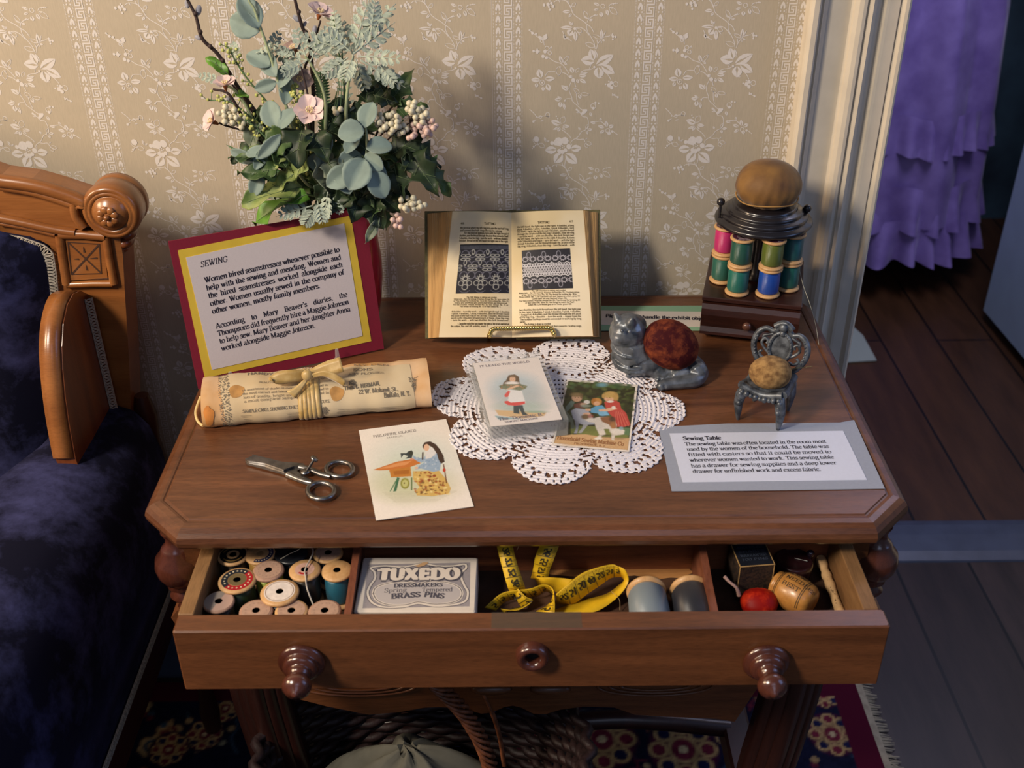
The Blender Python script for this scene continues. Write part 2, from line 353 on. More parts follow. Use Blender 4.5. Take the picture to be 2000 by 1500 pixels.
_g('S',52,'~43,54 38,64 26,68 12,62 9,50 16,41 34,31 44,20 40,6 26,0 12,4 6,16','-44,54 44,67','-6,14 6,1')
_g('T',60,'-30,67 30,1','-6,54 6,67 54,67 54,54','s30,1,12')
_g('U',70,'-14,67 14,22','~14,24 18,6 34,0 50,5 56,22','-56,22 56,67','s14,67,12','s56,67,10')
_g('V',68,'-10,67 34,1','-34,1 58,67','s10,67,11','s58,67,9')
_g('W',94,'-9,67 30,1','-30,1 50,64','-42,67 62,1','-62,1 84,67','s9,67,10','s44,67,10','s84,67,9')
_g('X',70,'-11,67 57,1','-11,1 56,67','s12,67,11','s55,67,10','s12,1,10','s57,1,11')
_g('Y',66,'-10,67 33,34','-33,34 56,67','-33,34 33,1','s10,67,11','s56,67,9','s33,1,11')
_g('0',50,'~25,66 11,58 6,33 11,8 25,0 39,8 44,33 39,58 25,66')
_g('1',50,'-26,66 26,1','-12,56 26,66','s26,1,12'); _g('2',50,'~8,50 14,62 27,66 40,58 40,44 28,26 6,2','-6,3 42,3 43,12')
_g('3',50,'~8,56 20,66 36,62 38,48 22,36','~22,36 40,32 42,14 30,1 14,0 6,8'); _g('4',50,'-34,1 34,66 5,20 46,20')
_g('5',50,'-40,64 14,64 11,36','~11,36 28,40 42,28 40,10 26,0 12,1 6,8'); _g('6',50,'~38,66 18,54 7,32 10,8 25,0 41,8 42,26 30,38 16,36 8,24')
_g('7',50,'-7,54 8,64 43,64 20,0'); _g('8',50,'~25,66 12,60 11,46 25,36 38,24 40,8 25,0 10,8 11,24 25,36 37,46 37,60 25,66')
_g('9',50,'~42,40 34,28 20,28 8,40 10,58 25,66 40,58 43,34 32,12 12,0')
_g('.',25,'d12,5,6'); _g(',',25,'d12,5,6','~14,4 13,-4 8,-10'); _g("'",22,'-11,68 11,52'); _g('-',34,'-5,22 29,22'); _g('&',74,'~62,40 50,14 32,0 12,4 8,18 20,30 36,42 40,56 30,67 20,58 24,40 46,12 66,2')
_g(':',25,'d12,5,6','d12,38,6'); _g('"',34,'-10,68 10,52','-24,68 24,52'); _g(' ',27); _g('?',46,'~8,54 16,66 32,64 38,50 26,34 22,20','d22,5,6')
_PC={}
def _parse(ch,k):
    key=(ch,k)
    if key in _PC: return _PC[key]
    out=[]
    for s in G[ch][1]:
        t,b=s[0],s[1:]
        if t=='s' or t=='d': out.append((t,[float(x)/100 for x in b.split(',')])); continue
        p=[tuple(float(x)/100 for x in q.split(',')) for q in b.split()]
        if t=='~': p=[tuple(x) for x in bez(p,k)]
        out.append(('p',p))
    _PC[key]=out; return out
def twidth(t,track=0): return sum(G.get(c,G[' '])[0]+track for c in t)-track
def text(mb,P,x,y,size,t,m=0,lay=2e-4,width=None,thick=.12,thin=.045,serif=True,slant=0,sx=1,q=3,fat=0,track=0,justify=True,arc=None):
    """P maps (u,v,lay) to the surface; width stretches the word spaces to fill the line"""
    sp=0; nat=twidth(t,track)*size*sx
    if width is not None:
        ns=t.count(' ')
        if justify and ns:
            words=nat/size/sx-ns*(G[' '][0]+track); W_=width/size
            if words+ns*.20>W_*1/sx: sx=W_/(words+ns*.20)
            sp=(W_/sx-words)/ns-G[' '][0]-track
        else: sx*=width/nat
    cx=0
    for ch in t:
        if ch not in G: ch=' '
        adv=G[ch][0]
        def T(u,v):
            a,b=(cx+u+slant*v)*size*sx,v*size
            if arc is not None: b+=arc(a)
            return x+a,y+b
        for k,p in _parse(ch,q):
            if k=='p':
                W=[]
                for i in range(len(p)):
                    a,b=p[max(i-1,0)],p[min(i+1,len(p)-1)]; an=math.atan2(b[1]-a[1],b[0]-a[0])
                    W.append((thin+(thick-thin)*abs(math.sin(an-.3))**1.3+fat)*size)
                if len(p)>2 and q>=2 and all(abs(p[i][0]-p[i+1][0])<.3 for i in range(len(p)-1)) or len(p)<=2: mb.stroke([T(*c) for c in p],W,P,lay,m)
                else:
                    for i in range(len(p)-1):
                        an=math.atan2(p[i+1][1]-p[i][1],p[i+1][0]-p[i][0]); wd=(thin+(thick-thin)*abs(math.sin(an-.3))**1.3+fat)*size
                        mb.stroke([T(*p[i]),T(*p[i+1])],wd,P,lay,m)
            elif k=='s' and serif: mb.stroke([T(p[0]-p[2],p[1]),T(p[0]+p[2],p[1])],(thin*.9+fat)*size,P,lay*1.02,m)
            elif k=='d': mb.disc(T(p[0],p[1]),(p[2]+fat/2)*size,P,lay*1.01,m,n=6)
        cx+=adv+track+(sp if ch==' ' else 0)
def para(mb,P,x,y,size,lead,lines,width,last=True,**k):
    k.setdefault('sx',min([1]+[width/((twidth(l.rstrip('|'))-l.count(' ')*.05)*size) for l in lines]))
    for i,l in enumerate(lines):
        lst=(i==len(lines)-1 and last) or l.endswith('|')
        l=l.rstrip('|'); text(mb,P,x,y-i*lead,size,l,width=None if lst else width,**k)
# ================================================================ THE ROOM
YW=.506
M_paper=mat('wallpaper_ground','bbae98',.75,spec=.25,var=.05,vscale=700,stretch=(1,1,.12))
M_print=mat('wallpaper_print','dcd5ce',.55,spec=.35,var=.04,vscale=300)
M_trim=mat('cream_paint','d8ccb8',.42,spec=.5,var=.06,vscale=30,bump=.05,bscale=40)
wall=MB()
WX0,WX1=-1.7,.345
wall.box((WX0,YW,0),(WX1,YW+.38,2.45),0)
wall.box((WX1,YW,2.1),(1.35,YW+.38,2.45),0)
wall.box((1.35,YW,0),(2.6,YW+.38,2.45),0)
PWl=lambda u,v,w=0:(u,YW-w,v)
# -- the sprigs of one repeat, traced on the wall plane
VS=[] # strokes
def zz(u,v): p=aty(1290+u*.12,v*.12,YW); return (p[0],p[2])
tile=MB()
def wst(pts,wd=13,c=False):
    tile.stroke([zz(*p) for p in (bez(pts,4) if len(pts)>2 and not c else pts)],wd*.12*.00058,PWl,2e-4,0,closed=c)
for s in ["790,-10 860,90 885,190 950,260 1040,320 1110,380","1110,380 1100,440 1112,500 1150,570 1200,680 1215,780","1110,380 1170,430 1210,510","920,440 980,428 1040,450 1090,500 1130,560","1110,350 1140,290 1200,250 1260,215","1200,250 1290,225","1235,780 1260,700 1310,640 1360,590 1470,565","380,640 390,720","450,920 530,980 620,1010 670,1040 720,1110 760,1180","370,1220 430,1150 540,1145","650,1160 720,1190 770,1250","950,1160 1020,1125 1100,1115 1160,1095","1100,1100 1125,1040","1340,1150 1400,1210 1440,1290","790,1310 750,1400 750,1480 780,1560 790,1630 860,1700 920,1760 980,1790","840,1310 860,1400","860,1480 860,1600 880,1690","660,1620 700,1590 770,1590","910,1840 940,1880 1000,1890 1020,1930 1020,2010 980,2090 900,2130 840,2210 760,2260 720,2300 730,2350","580,2090 680,2170 730,2240","1060,1970 1160,1960 1230,1960 1290,2020","800,2240 860,2255 930,2250 950,2300","380,2700 430,2670 530,2670 590,2700","620,2560 592,2680 610,2740 650,2830","150,470 230,530 300,590 370,630","320,815 200,815","80,1760 150,1830 200,1890 250,1880 330,1870 400,1890","1480,90 1520,50 1640,35","1440,1500 1480,1540 1540,1560","850,1780 900,1820 930,1850","740,600 790,620 840,655","120,1960 180,1930","1400,2110 1440,2140 1490,2180","1260,690 1250,630","700,490 720,540 740,600","550,2640 565,2680","450,2660 465,2700","1480,540 1510,580 1510,620","960,1820 1010,1790","1240,1250 1300,1250"]:
    wst([tuple(map(int,q.split(','))) for q in s.split()])
def wleaf(x0,y0,x1,y1,wd,open_=0):
    dx,dy=x1-x0,y1-y0; L=math.hypot(dx,dy); nx,ny=-dy/L,dx/L
    prof=[(0,.12),(.15,.6),(.35,.95),(.55,1),(.75,.72),(.9,.34),(1,0)]
    if open_:
        pts=[(x0+dx*t+nx*wd*.5*h,y0+dy*t+ny*wd*.5*h) for t,h in prof]+[(x0+dx*t-nx*wd*.5*h,y0+dy*t-ny*wd*.5*h) for t,h in prof[::-1]]
        wst(pts,10,True); return
    sl=[(.05,.04),(.3,.12),(.62,.03)]
    for sg in (1,-1):  # two halves with a bare vein between them
        out=[(x0+dx*t+sg*nx*wd*.5*h,y0+dy*t+sg*ny*wd*.5*h) for t,h in prof]
        inn=[(x0+dx*t+sg*nx*wd*h,y0+dy*t+sg*ny*wd*h) for t,h in sl]
        ring=out+inn[::-1]; jj=2e-4+tile._j(); tile.poly([PWl(*zz(*p),jj) for p in (ring if sg<0 else ring[::-1])],0)
for l in [(880,90,945,28,50,1),(850,170,720,175,60,0),(870,200,815,265,40,0),(1130,280,1065,160,60,1),(1130,290,1060,250,30,0),(1140,310,1210,305,40,0),
 (1330,70,1235,28,50,0),(1310,130,1225,150,40,0),(1345,180,1352,260,70,0),(1440,140,1462,235,60,0),(1490,110,1610,215,85,1),(1500,115,1560,110,25,0),
 (870,430,668,430,60,0),(860,400,815,325,40,0),(850,400,885,345,30,0),(860,470,785,560,115,0),(905,490,905,655,75,0),(930,460,1012,505,65,1),(935,485,992,562,18,0),(720,540,735,630,50,0),
 (1320,620,1340,460,60,0),(1310,610,1195,555,55,1),(1340,600,1405,490,22,0),(1330,630,1385,645,34,0),(1320,640,1325,690,18,0),(1210,740,1058,690,75,1),
 (1180,960,1135,780,125,0),(1240,930,1205,795,45,0),(1190,980,968,955,160,0),(1215,1040,1505,875,150,0),(1300,1050,1500,1180,150,0),(1245,1080,1245,1262,165,0),
 (440,900,405,940,40,0),(470,790,515,735,28,0),(660,1010,628,890,62,0),(680,1000,778,888,50,1),(690,1000,742,1038,40,0),(600,1070,592,1212,85,1),(600,1070,645,1075,24,0),
 (300,1250,272,1108,115,0),(285,1285,135,1283,80,0),(360,1270,528,1258,85,0),(390,1350,430,1462,90,0),(235,1340,205,1405,60,0),(325,1395,322,1465,60,0),
 (830,1170,798,1072,75,0),(870,1160,932,1090,45,1),(940,1180,1070,1165,40,0),(920,1215,1045,1215,65,0),(925,1270,1032,1335,62,0),(820,1230,752,1235,55,0),(880,1270,910,1335,50,0),
 (720,1455,622,1370,70,0),(720,1455,710,1375,40,0),(905,1500,822,1422,60,1),(930,1510,1062,1522,55,1),(900,1520,925,1590,60,0),
 (600,1610,500,1600,62,0),(620,1600,548,1548,34,0),(640,1660,655,1768,48,0),(590,1640,580,1735,75,0),(1060,1810,1082,1880,48,0),(900,1800,840,1760,24,0),(900,1810,832,1815,22,0),
 (1015,2010,975,2092,40,1),(1000,2100,1082,2085,45,0),(990,2110,1000,2172,40,0),(885,2100,855,2055,34,0),(1140,1990,1055,1970,44,0),(1225,1950,1228,1900,40,0),
 (1320,2050,1308,1948,62,0),(1350,2060,1430,2018,62,0),(1275,2060,1175,2030,56,0),(1275,2105,1195,2152,48,0),(1340,2120,1355,2185,60,0),
 (570,2010,418,1950,95,0),(580,1990,640,1882,85,1),(600,2030,715,2045,56,0),(560,2050,440,2095,40,0),(560,2060,515,2125,50,0),(590,2050,640,2100,30,0),
 (960,2310,1055,2330,60,1),(950,2320,985,2385,56,1),(955,2260,990,2225,18,0),
 (480,2420,288,2430,130,0),(560,2480,430,2640,160,0),(620,2490,800,2645,165,0),(710,2410,885,2388,120,0),(310,2300,295,2212,36,0),(320,2300,370,2270,26,0),(180,2340,100,2250,50,1),(190,2330,290,2370,70,1),
 (360,600,420,640,40,0),(350,620,430,540,30,0),(740,600,800,600,26,0),(345,590,300,570,30,0),(240,1960,300,1940,20,0)]: wleaf(*l)
def wdisc(x,y,r,op=0):
    pts=[(x+r*math.cos(a),y+r*math.sin(a)*1.05) for a in [2*PI*k/9 for k in range(9)]]
    if op: wst(pts,12,True)
    else: jj=2.9e-4+tile._j(); tile.poly([PWl(*zz(*p),jj) for p in pts[::-1]],0)
for d in [(1385,85,34,1),(905,450,24,0),(1515,578,22,0),(1556,582,20,0),(1510,625,16,0),(1510,540,14,0),(1180,1075,20,0),(430,772,34,1),(395,822,30,0),(470,845,30,1),(358,900,30,0),(410,925,24,0),
 (170,472,15,0),(210,522,24,0),(268,535,18,0),(335,600,30,0),(420,590,32,0),(432,550,16,0),(350,655,22,1),(270,820,30,0),(210,815,22,0),(270,785,14,0),(265,850,14,0),(315,1328,40,1),(315,1328,16,0),(780,1232,24,0),(825,1290,34,0),
 (665,1622,15,0),(970,1795,36,0),(940,1830,24,0),(1000,1780,22,0),(1120,1710,40,1),(1120,1745,24,0),(1160,1655,18,0),(1210,1662,15,0),(848,1768,18,0),(1330,2110,34,1),(1400,2122,20,0),(510,1875,12,0),(530,1912,12,0),
 (520,2290,70,0),(625,2275,60,0),(412,2312,32,0),(680,2370,42,0),(470,2310,40,0),(520,2440,34,0),(572,2455,36,0),(622,2430,32,0),(540,2365,11,0),(575,2352,11,0),(540,2395,11,0),(575,2385,11,0),(605,2370,11,0),(515,2350,9,0),
 (250,1888,22,1),(370,1850,34,1),(130,1962,20,0),(180,1255+1333-700,10,0),(160,2250,48,0),(110,2370,18,0),(85,2400,10,0),(140,2350,12,0),(228,2738,22,0),(290,2728,26,0),(340,2715,22,0),(362,2755,24,0),(320,2682,12,0),(310,2805,18,0),(300,2765,16,0),
 (1440,1330,30,0),(1400,1370,34,0),(1510,1350,40,1),(1440,1410,30,0),(1345,1355,14,0),(1400,1310,14,0),(1450,1530,16,0),(1530,1565,18,0),(1480,1525,14,0),(1600,35,12,0),(1560,45,12,0)]: wdisc(*d)
PX,PZ=.1724,.2085
TV=np.array(tile.v); pr=MB()
x0s=-.5323
for k in range(-5,6):
    dx=(k-5)*PX
    for j in range(-4,7):
        V=TV+np.array([dx+PX*1.0,0,j*PZ]) 
        if V[:,0].min()>WX1-.005 or V[:,2].min()>2.0 or V[:,2].max()<.25: continue
        if V[:,0].max()>WX1-.002: continue
        b=len(pr.v); pr.v.extend(map(tuple,V)); 
        for f in tile.f: pr.f.append([b+i for i in f])
        pr.m.extend(tile.m); pr.s.extend(tile.s)
# -- key-pattern borders
q=PZ/15
path=[(.115,.115),(.115,-.165),(-.12,-.175),(-.12,-.45),(.035,-.45),(.035,-.36),(-.04,-.36),(-.04,-.265),(.115,-.265)]
sc=q/.375
for k in range(-6,6):
    xc=x0s+k*PX
    if xc-.018<WX0: continue
    n=int(1.75/q)
    for j in range(n):
        z=1.95-j*q
        for a,b2 in zip(path[:-1],path[1:]):
            (ax,az),(bx,bz)=a,b2
            az-=.15;bz-=.15
            h=.02; jj=2e-4+pr._j()
            x_0,x_1=min(ax,bx)-h,max(ax,bx)+h; z_0,z_1=min(az,bz)-h,max(az,bz)+h
            pr.add([PWl(xc+x_0*sc,z+z_0*sc,jj),PWl(xc+x_1*sc,z+z_0*sc,jj),PWl(xc+x_1*sc,z+z_1*sc,jj),PWl(xc+x_0*sc,z+z_1*sc,jj)],[(0,1,2,3)])
        for ox in (-.33,.332):
            X=xc+ox*sc
            for sg in (1,-1):
                pts=[(0,.13),(.045,.08),(.08,0),(.088,-.07),(.06,-.115),(.03,-.11),(.012,-.02),(0,.0)]
                ring=[PWl(X+sg*a*sc,z+b_*sc,2e-4) for a,b_ in pts]
                pr.poly(ring if sg<0 else ring[::-1],0)
                pr.poly([PWl(X+(sg*.06+.03*math.cos(t))*sc,z-.187*sc+.033*math.sin(t)*sc,2e-4) for t in [2*PI*i/7 for i in range(7)]],0)
        for ox in (-.48,-.205,.185,.455):
            for i in range(8):
                X=xc+ox*sc; Z=z+.19*sc-i*q/8
                pr.add([PWl(X-.017*sc,Z-.007*sc,2e-4),PWl(X+.017*sc,Z-.007*sc,2e-4),PWl(X+.017*sc,Z+.009*sc,2e-4),PWl(X-.017*sc,Z+.009*sc,2e-4)],[(0,1,2,3)])
b=len(wall.v); wall.v+=pr.v; wall.f+=[[b+i for i in f] for f in pr.f]; wall.m+=[1]*len(pr.f); wall.s+=[False]*len(pr.f)
wall.box((x0s+3*PX-.0205,YW-1.5e-4,.2),(x0s+3*PX-.0201,YW,2.0),1)
obj('wall_back',wall,[M_paper,M_print],kind='structure')
# -- door casing: moulded profile run up the opening
def casing(x0,flip=1,name='trim_1'):
    pf=[(0,0),(0,-.020),(.001,-.024),(.004,-.027),(.010,-.027),(.0125,-.024),(.013,-.019),(.015,-.0175),(.017,-.019),(.019,-.0155),(.024,-.012),(.028,-.011),(.052,-.011),(.054,-.013),(.055,-.017),(.059,-.0205),(.064,-.022),(.068,-.0215),(.0695,-.0175),(.071,-.0175),(.072,-.020),(.076,-.0215),(.079,-.019),(.081,-.013),(.084,-.009),(.089,-.0075),(.093,-.008),(.0945,-.0115),(.098,-.012),(.110,-.012),(.112,-.009),(.1135,-.0105),(.117,-.014),(.121,-.0145),(.124,-.012),(.125,-.006),(.126,0)]
    c=MB(); r=[[(x0+flip*a,YW+b_,z) for a,b_ in pf] for z in (0,2.1)]; c.loft(r,0,closed=False)
    c.add([(x0+flip*.126,YW,0),(x0+flip*.126,YW+.385,0),(x0+flip*.126,YW+.385,2.1),(x0+flip*.126,YW,2.1)],[(0,1,2,3)])
    return obj(name,c,M_trim,kind='structure')
casing(.345); casing(1.35+.0,-1,'trim_2')
# -- floor boards
def floormat(name,c1,c2):
    m,nt,b=_new(name); tc=node(nt,'ShaderNodeTexCoord'); mp=node(nt,'ShaderNodeMapping'); mp.inputs['Rotation'].default_value=(0,0,PI/2)
    link(nt,tc.outputs['Object'],mp.inputs[0]); br=node(nt,'ShaderNodeTexBrick',offset=.37,squash=1.0)
    for a,v in (('Scale',1.0),('Mortar Size',.0035),('Brick Width',1.7),('Row Height',.145),('Bias',0.0),('Mortar Smooth',.3)): br.inputs[a].default_value=v
    br.inputs['Color1'].default_value=(*lin(c1),1); br.inputs['Color2'].default_value=(*lin(c2),1); br.inputs['Mortar'].default_value=(*lin('0b0806'),1)
    link(nt,mp.outputs[0],br.inputs[0]); nz=node(nt,'ShaderNodeTexNoise',i_Scale=9.0,i_Detail=6.0,i_Roughness=.65); m2=node(nt,'ShaderNodeMapping'); m2.inputs['Scale'].default_value=(3,.5,1)
    link(nt,tc.outputs['Object'],m2.inputs[0]); link(nt,m2.outputs[0],nz.inputs[0]); r=node(nt,'ShaderNodeValToRGB'); r.color_ramp.elements[0].position=.3; r.color_ramp.elements[0].color=(.45,.45,.45,1); r.color_ramp.elements[1].position=.7
    link(nt,nz.outputs[0],r.inputs[0]); mm=node(nt,'ShaderNodeMix',data_type='RGBA',blend_type='MULTIPLY'); mm.inputs[0].default_value=1
    link(nt,br.outputs[0],mm.inputs[6]); link(nt,r.outputs[0],mm.inputs[7]); link(nt,mm.outputs[2],b.inputs['Base Color']); b.inputs['Roughness'].default_value=.42
    return m
fl=MB(); fl.box((-2.6,-2.2,-.03),(2.6,YW+.27,0)); obj('floor',fl,floormat('floorboards','4e3c34','3c2e28'),kind='structure')
f2=MB(); f2.box((-.2,YW+.27,-.03),(2.1,2.5,0)); obj('floor_next_room',f2,floormat('next_room_boards','5e3c24','4c301c'),kind='structure')
th=MB(); th.loft([[(x,YW+.264,0),(x,YW+.266,.004),(x,YW+.285,.012),(x,YW+.33,.016),(x,YW+.36,.016),(x,YW+.38,.010),(x,YW+.386,0)] for x in (.471,1.35)],0,closed=False)
obj('trim_3',th,mat('threshold_paint','4c5263',.4,var=.15,vscale=25),kind='structure')
w2=MB(); w2.box((-.2,2.42,0),(2.1,2.5,2.4)); w2.box((2.0,.9,0),(2.1,2.42,2.4)); obj('wall_next_room',w2,mat('dark_teal_paper','46606c',.8,var=.3,vscale=6,col2='2c3a44'),kind='structure')
bb=MB(); bb.box((WX0,YW-.018,0),(WX1,YW,.16)); bb.box((WX0,YW-.024,.16),(WX1,YW,.178),b=.004); obj('wall_shade_strip',bb,MATS['threshold_paint'],kind='structure')  # dark strip added where the low wall only lies in shade
# -- open door leaf beyond the opening
dl=MB(); o1=at(1948,605,.03); o2=at(2000,665,.03); d=nrm(o2-o1); d[2]=0
Pd=frame((o1[0],o1[1],0),d,(0,0,1))
dl.box((0,.03,0),(.78,2.02,.038),0,lambda x,y,z:Pd(x,y,z))
for z0,z1 in ((.25,.95),(1.15,1.85)):
    for x0,x1 in ((.12,.36),(.44,.68)):
        dl.box((x0,z0,-.006),(x1,z1,.001),0,lambda x,y,z:Pd(x,y,z),b=.004)
dr=obj('door_1',dl,mat('pale_blue_paint','b5c8dc',.45,var=.05,vscale=12),kind='structure')
# -- purple dress hanging in the next room
def dress():
    cx,cy=1.05,2.06; e=empty('dress',(cx,cy,.10),'long purple satin dress with ruffled hem standing in the dark room beyond the door casing','dress')
    sk=MB(); rings=[]; zs=[.16,.25,.45,.7,.95,1.15,1.32]; rx=[.235,.232,.222,.200,.165,.135,.115]; zs=[z+.05 for z in zs]
    for z,r in zip(zs,rx):
        rings.append([(cx+(r+.02*math.sin(a*9+z*2)*r/.26+.012*math.sin(a*17+1))*math.cos(a),cy+(r*.8+.02*math.sin(a*9+z*2)*r/.26)*math.sin(a),z) for a in [2*PI*k/140 for k in range(140)]])
    sk.loft(rings,0,True,False,True)
    M=mat('purple_satin','a088cc',.5,sheen=.3,var=.25,vscale=14,col2='8068ac')
    obj('skirt',sk,M,e)
    for i,(z0,z1,r,am,n) in enumerate([(.11,.23,.255,.028,23),(.20,.32,.247,.022,19),(.41,.51,.238,.012,29)]):
        rf=MB(); rr=[]
        for t in np.linspace(0,1,6):
            z=z1+(z0-z1)*t; rr.append([(cx+(r-.012+am*t*math.sin(a*n+i+math.sin(a*5)*1.5)+.015*t)*math.cos(a),cy+(r*.8-.012+am*t*math.sin(a*n+i+math.sin(a*5)*1.5)+.015*t)*math.sin(a),z+.008*math.sin(a*7+i)) for a in [2*PI*k/260 for k in range(260)]])
        rf.loft(rr,0,True,False,True); obj('ruffle',rf,M,e)
    bo=MB(); bo.loft([[(cx+r*math.cos(a),cy+r*.7*math.sin(a),z) for a in [2*PI*k/40 for k in range(40)]] for z,r in ((1.3,.118),(1.38,.11),(1.5,.15),(1.62,.16),(1.68,.10),(1.70,.05))],0,True,False,True)
    obj('bodice',bo,M,e)
dress()
# -- pale sheet shaped as a lit patch of floor beside the casing foot
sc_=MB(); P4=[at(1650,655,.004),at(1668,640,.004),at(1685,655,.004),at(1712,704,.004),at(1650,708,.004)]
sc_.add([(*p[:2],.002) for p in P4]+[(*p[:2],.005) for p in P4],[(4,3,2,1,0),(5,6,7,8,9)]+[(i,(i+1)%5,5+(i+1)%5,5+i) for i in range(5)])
obj('lit_floor_patch',sc_,mat('pale_lit_patch','a9b0a4',.9),label='pale sheet shaped as a lit floor patch just inside the doorway behind the table corner',cat='cloth')
# ================================================================ RUG
M_rug=attrmat('rug_wool',.95,.1)
def rug():
    x0,x1,y0,y1=-1.10,.565,-.75,.47
    e=empty('rug',(-.27,-.15,0),'dark patterned oriental rug with wine red border and cream fringe under the sewing table','rug')
    W,H=450,330; c=Cv(W,H,'15172c'); r=np.random.RandomState(3)
    tx=lambda x:(x-x0)/(x1-x0)*W; ty=lambda y:(y1-y)/(y1-y0)*H
    cols=['a8895c','6e2434','8c8a72','334a5c','7a4a36','b59a6c','5a1f30']
    def rose(cx,cy,R,c1,c2,c3):
        for k in range(6):
            a=k*PI/3+r.rand(); c.ell(cx+R*.62*math.cos(a),cy+R*.62*math.sin(a),R*.42,R*.42,c1,.2,.9)
        c.ell(cx,cy,R*.62,R*.62,c2,.15); c.ell(cx,cy,R*.34,R*.34,c3,.2); c.ell(cx,cy,R*.13,R*.13,c2,.2)
    for i in range(230):
        rose(r.rand()*W,r.rand()*H,3+r.rand()*5,cols[r.randint(7)],cols[r.randint(7)],cols[r.randint(7)])
    for i in range(350):
        a=r.rand()*6.28; x,y=r.rand()*W,r.rand()*H; p=[(x,y)]
        for k in range(5): a+=r.randn()*.6; x+=5*math.cos(a); y+=5*math.sin(a); p.append((x,y))
        c.line(p,1.2,cols[r.randint(7)],.8)
    for i in range(680):
        c.ell(r.rand()*W,r.rand()*H,1.6,1.6,cols[r.randint(7)],.3)
    def med(px,py,R):
        X=at(px,py,0); cx,cy=tx(X[0]),ty(X[1])
        c.ell(cx,cy,R,R*1.1,'15172c',.1); c.ell(cx,cy,R*.86,R*.95,'4e1430',.1)
        for k in range(8):
            a=k*PI/4; c.ell(cx+R*.62*math.cos(a),cy+R*.7*math.sin(a),R*.26,R*.26,'b0905e',.12); c.ell(cx+R*.62*math.cos(a),cy+R*.7*math.sin(a),R*.17,R*.17,'1b1c3c' if k%2 else '6e2434',.12)
        c.ell(cx,cy,R*.4,R*.44,'b0905e',.1); c.ell(cx,cy,R*.3,R*.34,'6e2434',.1); c.ell(cx,cy,R*.12,R*.12,'c9b184',.2)
    med(1172,1450,17); med(1330,1470,17); med(1620,1440,12); med(1690,1420,9); med(1600,1360,9); med(1420,1430,10); med(1040,1470,10); med(400,1440,9); med(330,1470,9); med(440,1390,8)
    c.noise(.22,1,9)
    bw=12
    for a,b in ((0,bw),(W-bw,W)): c.a[:,a:b]=np.array(lin('4c0f24'))
    for a,b in ((0,bw),(H-bw,H)): c.a[a:b,:]=np.array(lin('4c0f24'))
    c.mesh('pile',lambda u,v,l=0:(x0+u*(x1-x0),y1-v*(y1-y0),.008),M_rug,e)
    ed=MB(); ed.box((x0,y0,0),(x1,y1,.0075),0); obj('backing',ed,mat('rug_back','3a1420',.95),e)
    for sx,X in ((-1,x0),(1,x1)):
        f=MB(); n=420
        for i in range(n):
            y=y0+(y1-y0)*i/n; L=.022+RNG.rand()*.01; a=RNG.randn()*.25
            f.tube([(X-sx*.002,y,.006),(X+sx*L*.5,y+a*.006,.006),(X+sx*L,y+a*.014,.0035)],[.0016,.0015,.0009],4,0)
        f.box((min(X,X+sx*.011),y0,.002),(max(X,X+sx*.011),y1,.0078),0)
        tag(obj('fringe',f,mat('rug_fringe','a89a80' ,.95,var=.2,vscale=80),e),kind='stuff')
rug()
# ================================================================ SEWING TABLE
W_top=wood('walnut_top','74492e','4e2d1b',0,1.6,.32,.5,.2,.3)
W_apr=wood('walnut_apron','7a4a2b','52301b',0,1.5,.38,.45,.1,.25)
W_side=wood('walnut_side','7c4a2a','55301a',1,1.1,.5,.4,0,.2)
W_dark=wood('walnut_shaded','3a1e18','220f0c',2,1.0,.35,.5,.2,.2)  # colour darkened to carry the shade under the table
W_turn=wood('walnut_turned','5c3226','3a1c12',2,1.4,.2,.6,.5,.15)
tbl=empty('sewing_table',(0,.23,0),'dark walnut sewing table with clipped corners and its long top drawer pulled open','table')
def octo(i,x=.391,y0=-.024,y1=.487,cx=.044,cy=.046,bx=.020,by=.040):
    k=i*.42; a=x-i
    return [(-a,y0+cy+k),(-(x-cx)+k,y0+i),((x-cx)-k,y0+i),(a,y0+cy+k),(a,y1-by-k),(x-bx-k,y1-i),(-(x-bx)+k,y1-i),(-a,y1-by-k)]
top=MB(); prof=[(.0235,.7400),(.0225,.7400),(.0215,.7386),(.0198,.7382),(.0185,.7392),(.016,.7396),(.010,.7385),(.005,.7355),(.0015,.731),(0,.7255),(.0008,.7205),(.004,.7165),(.009,.7145),(.013,.7125),(.014,.7085)]
rings=[[(x,y,z) for x,y in octo(i)] for i,z in prof]
for a,b in zip(rings,rings[1:]): top.loft([a,b],0,True,False,False)
top.add(rings[0],[list(range(8))]); top.add(rings[-1],[list(range(8))[::-1]])
o=obj('tabletop',top,W_top,tbl)
def part(name,mb,M,par=tbl,**k): return obj(name,mb,M,par,**k)
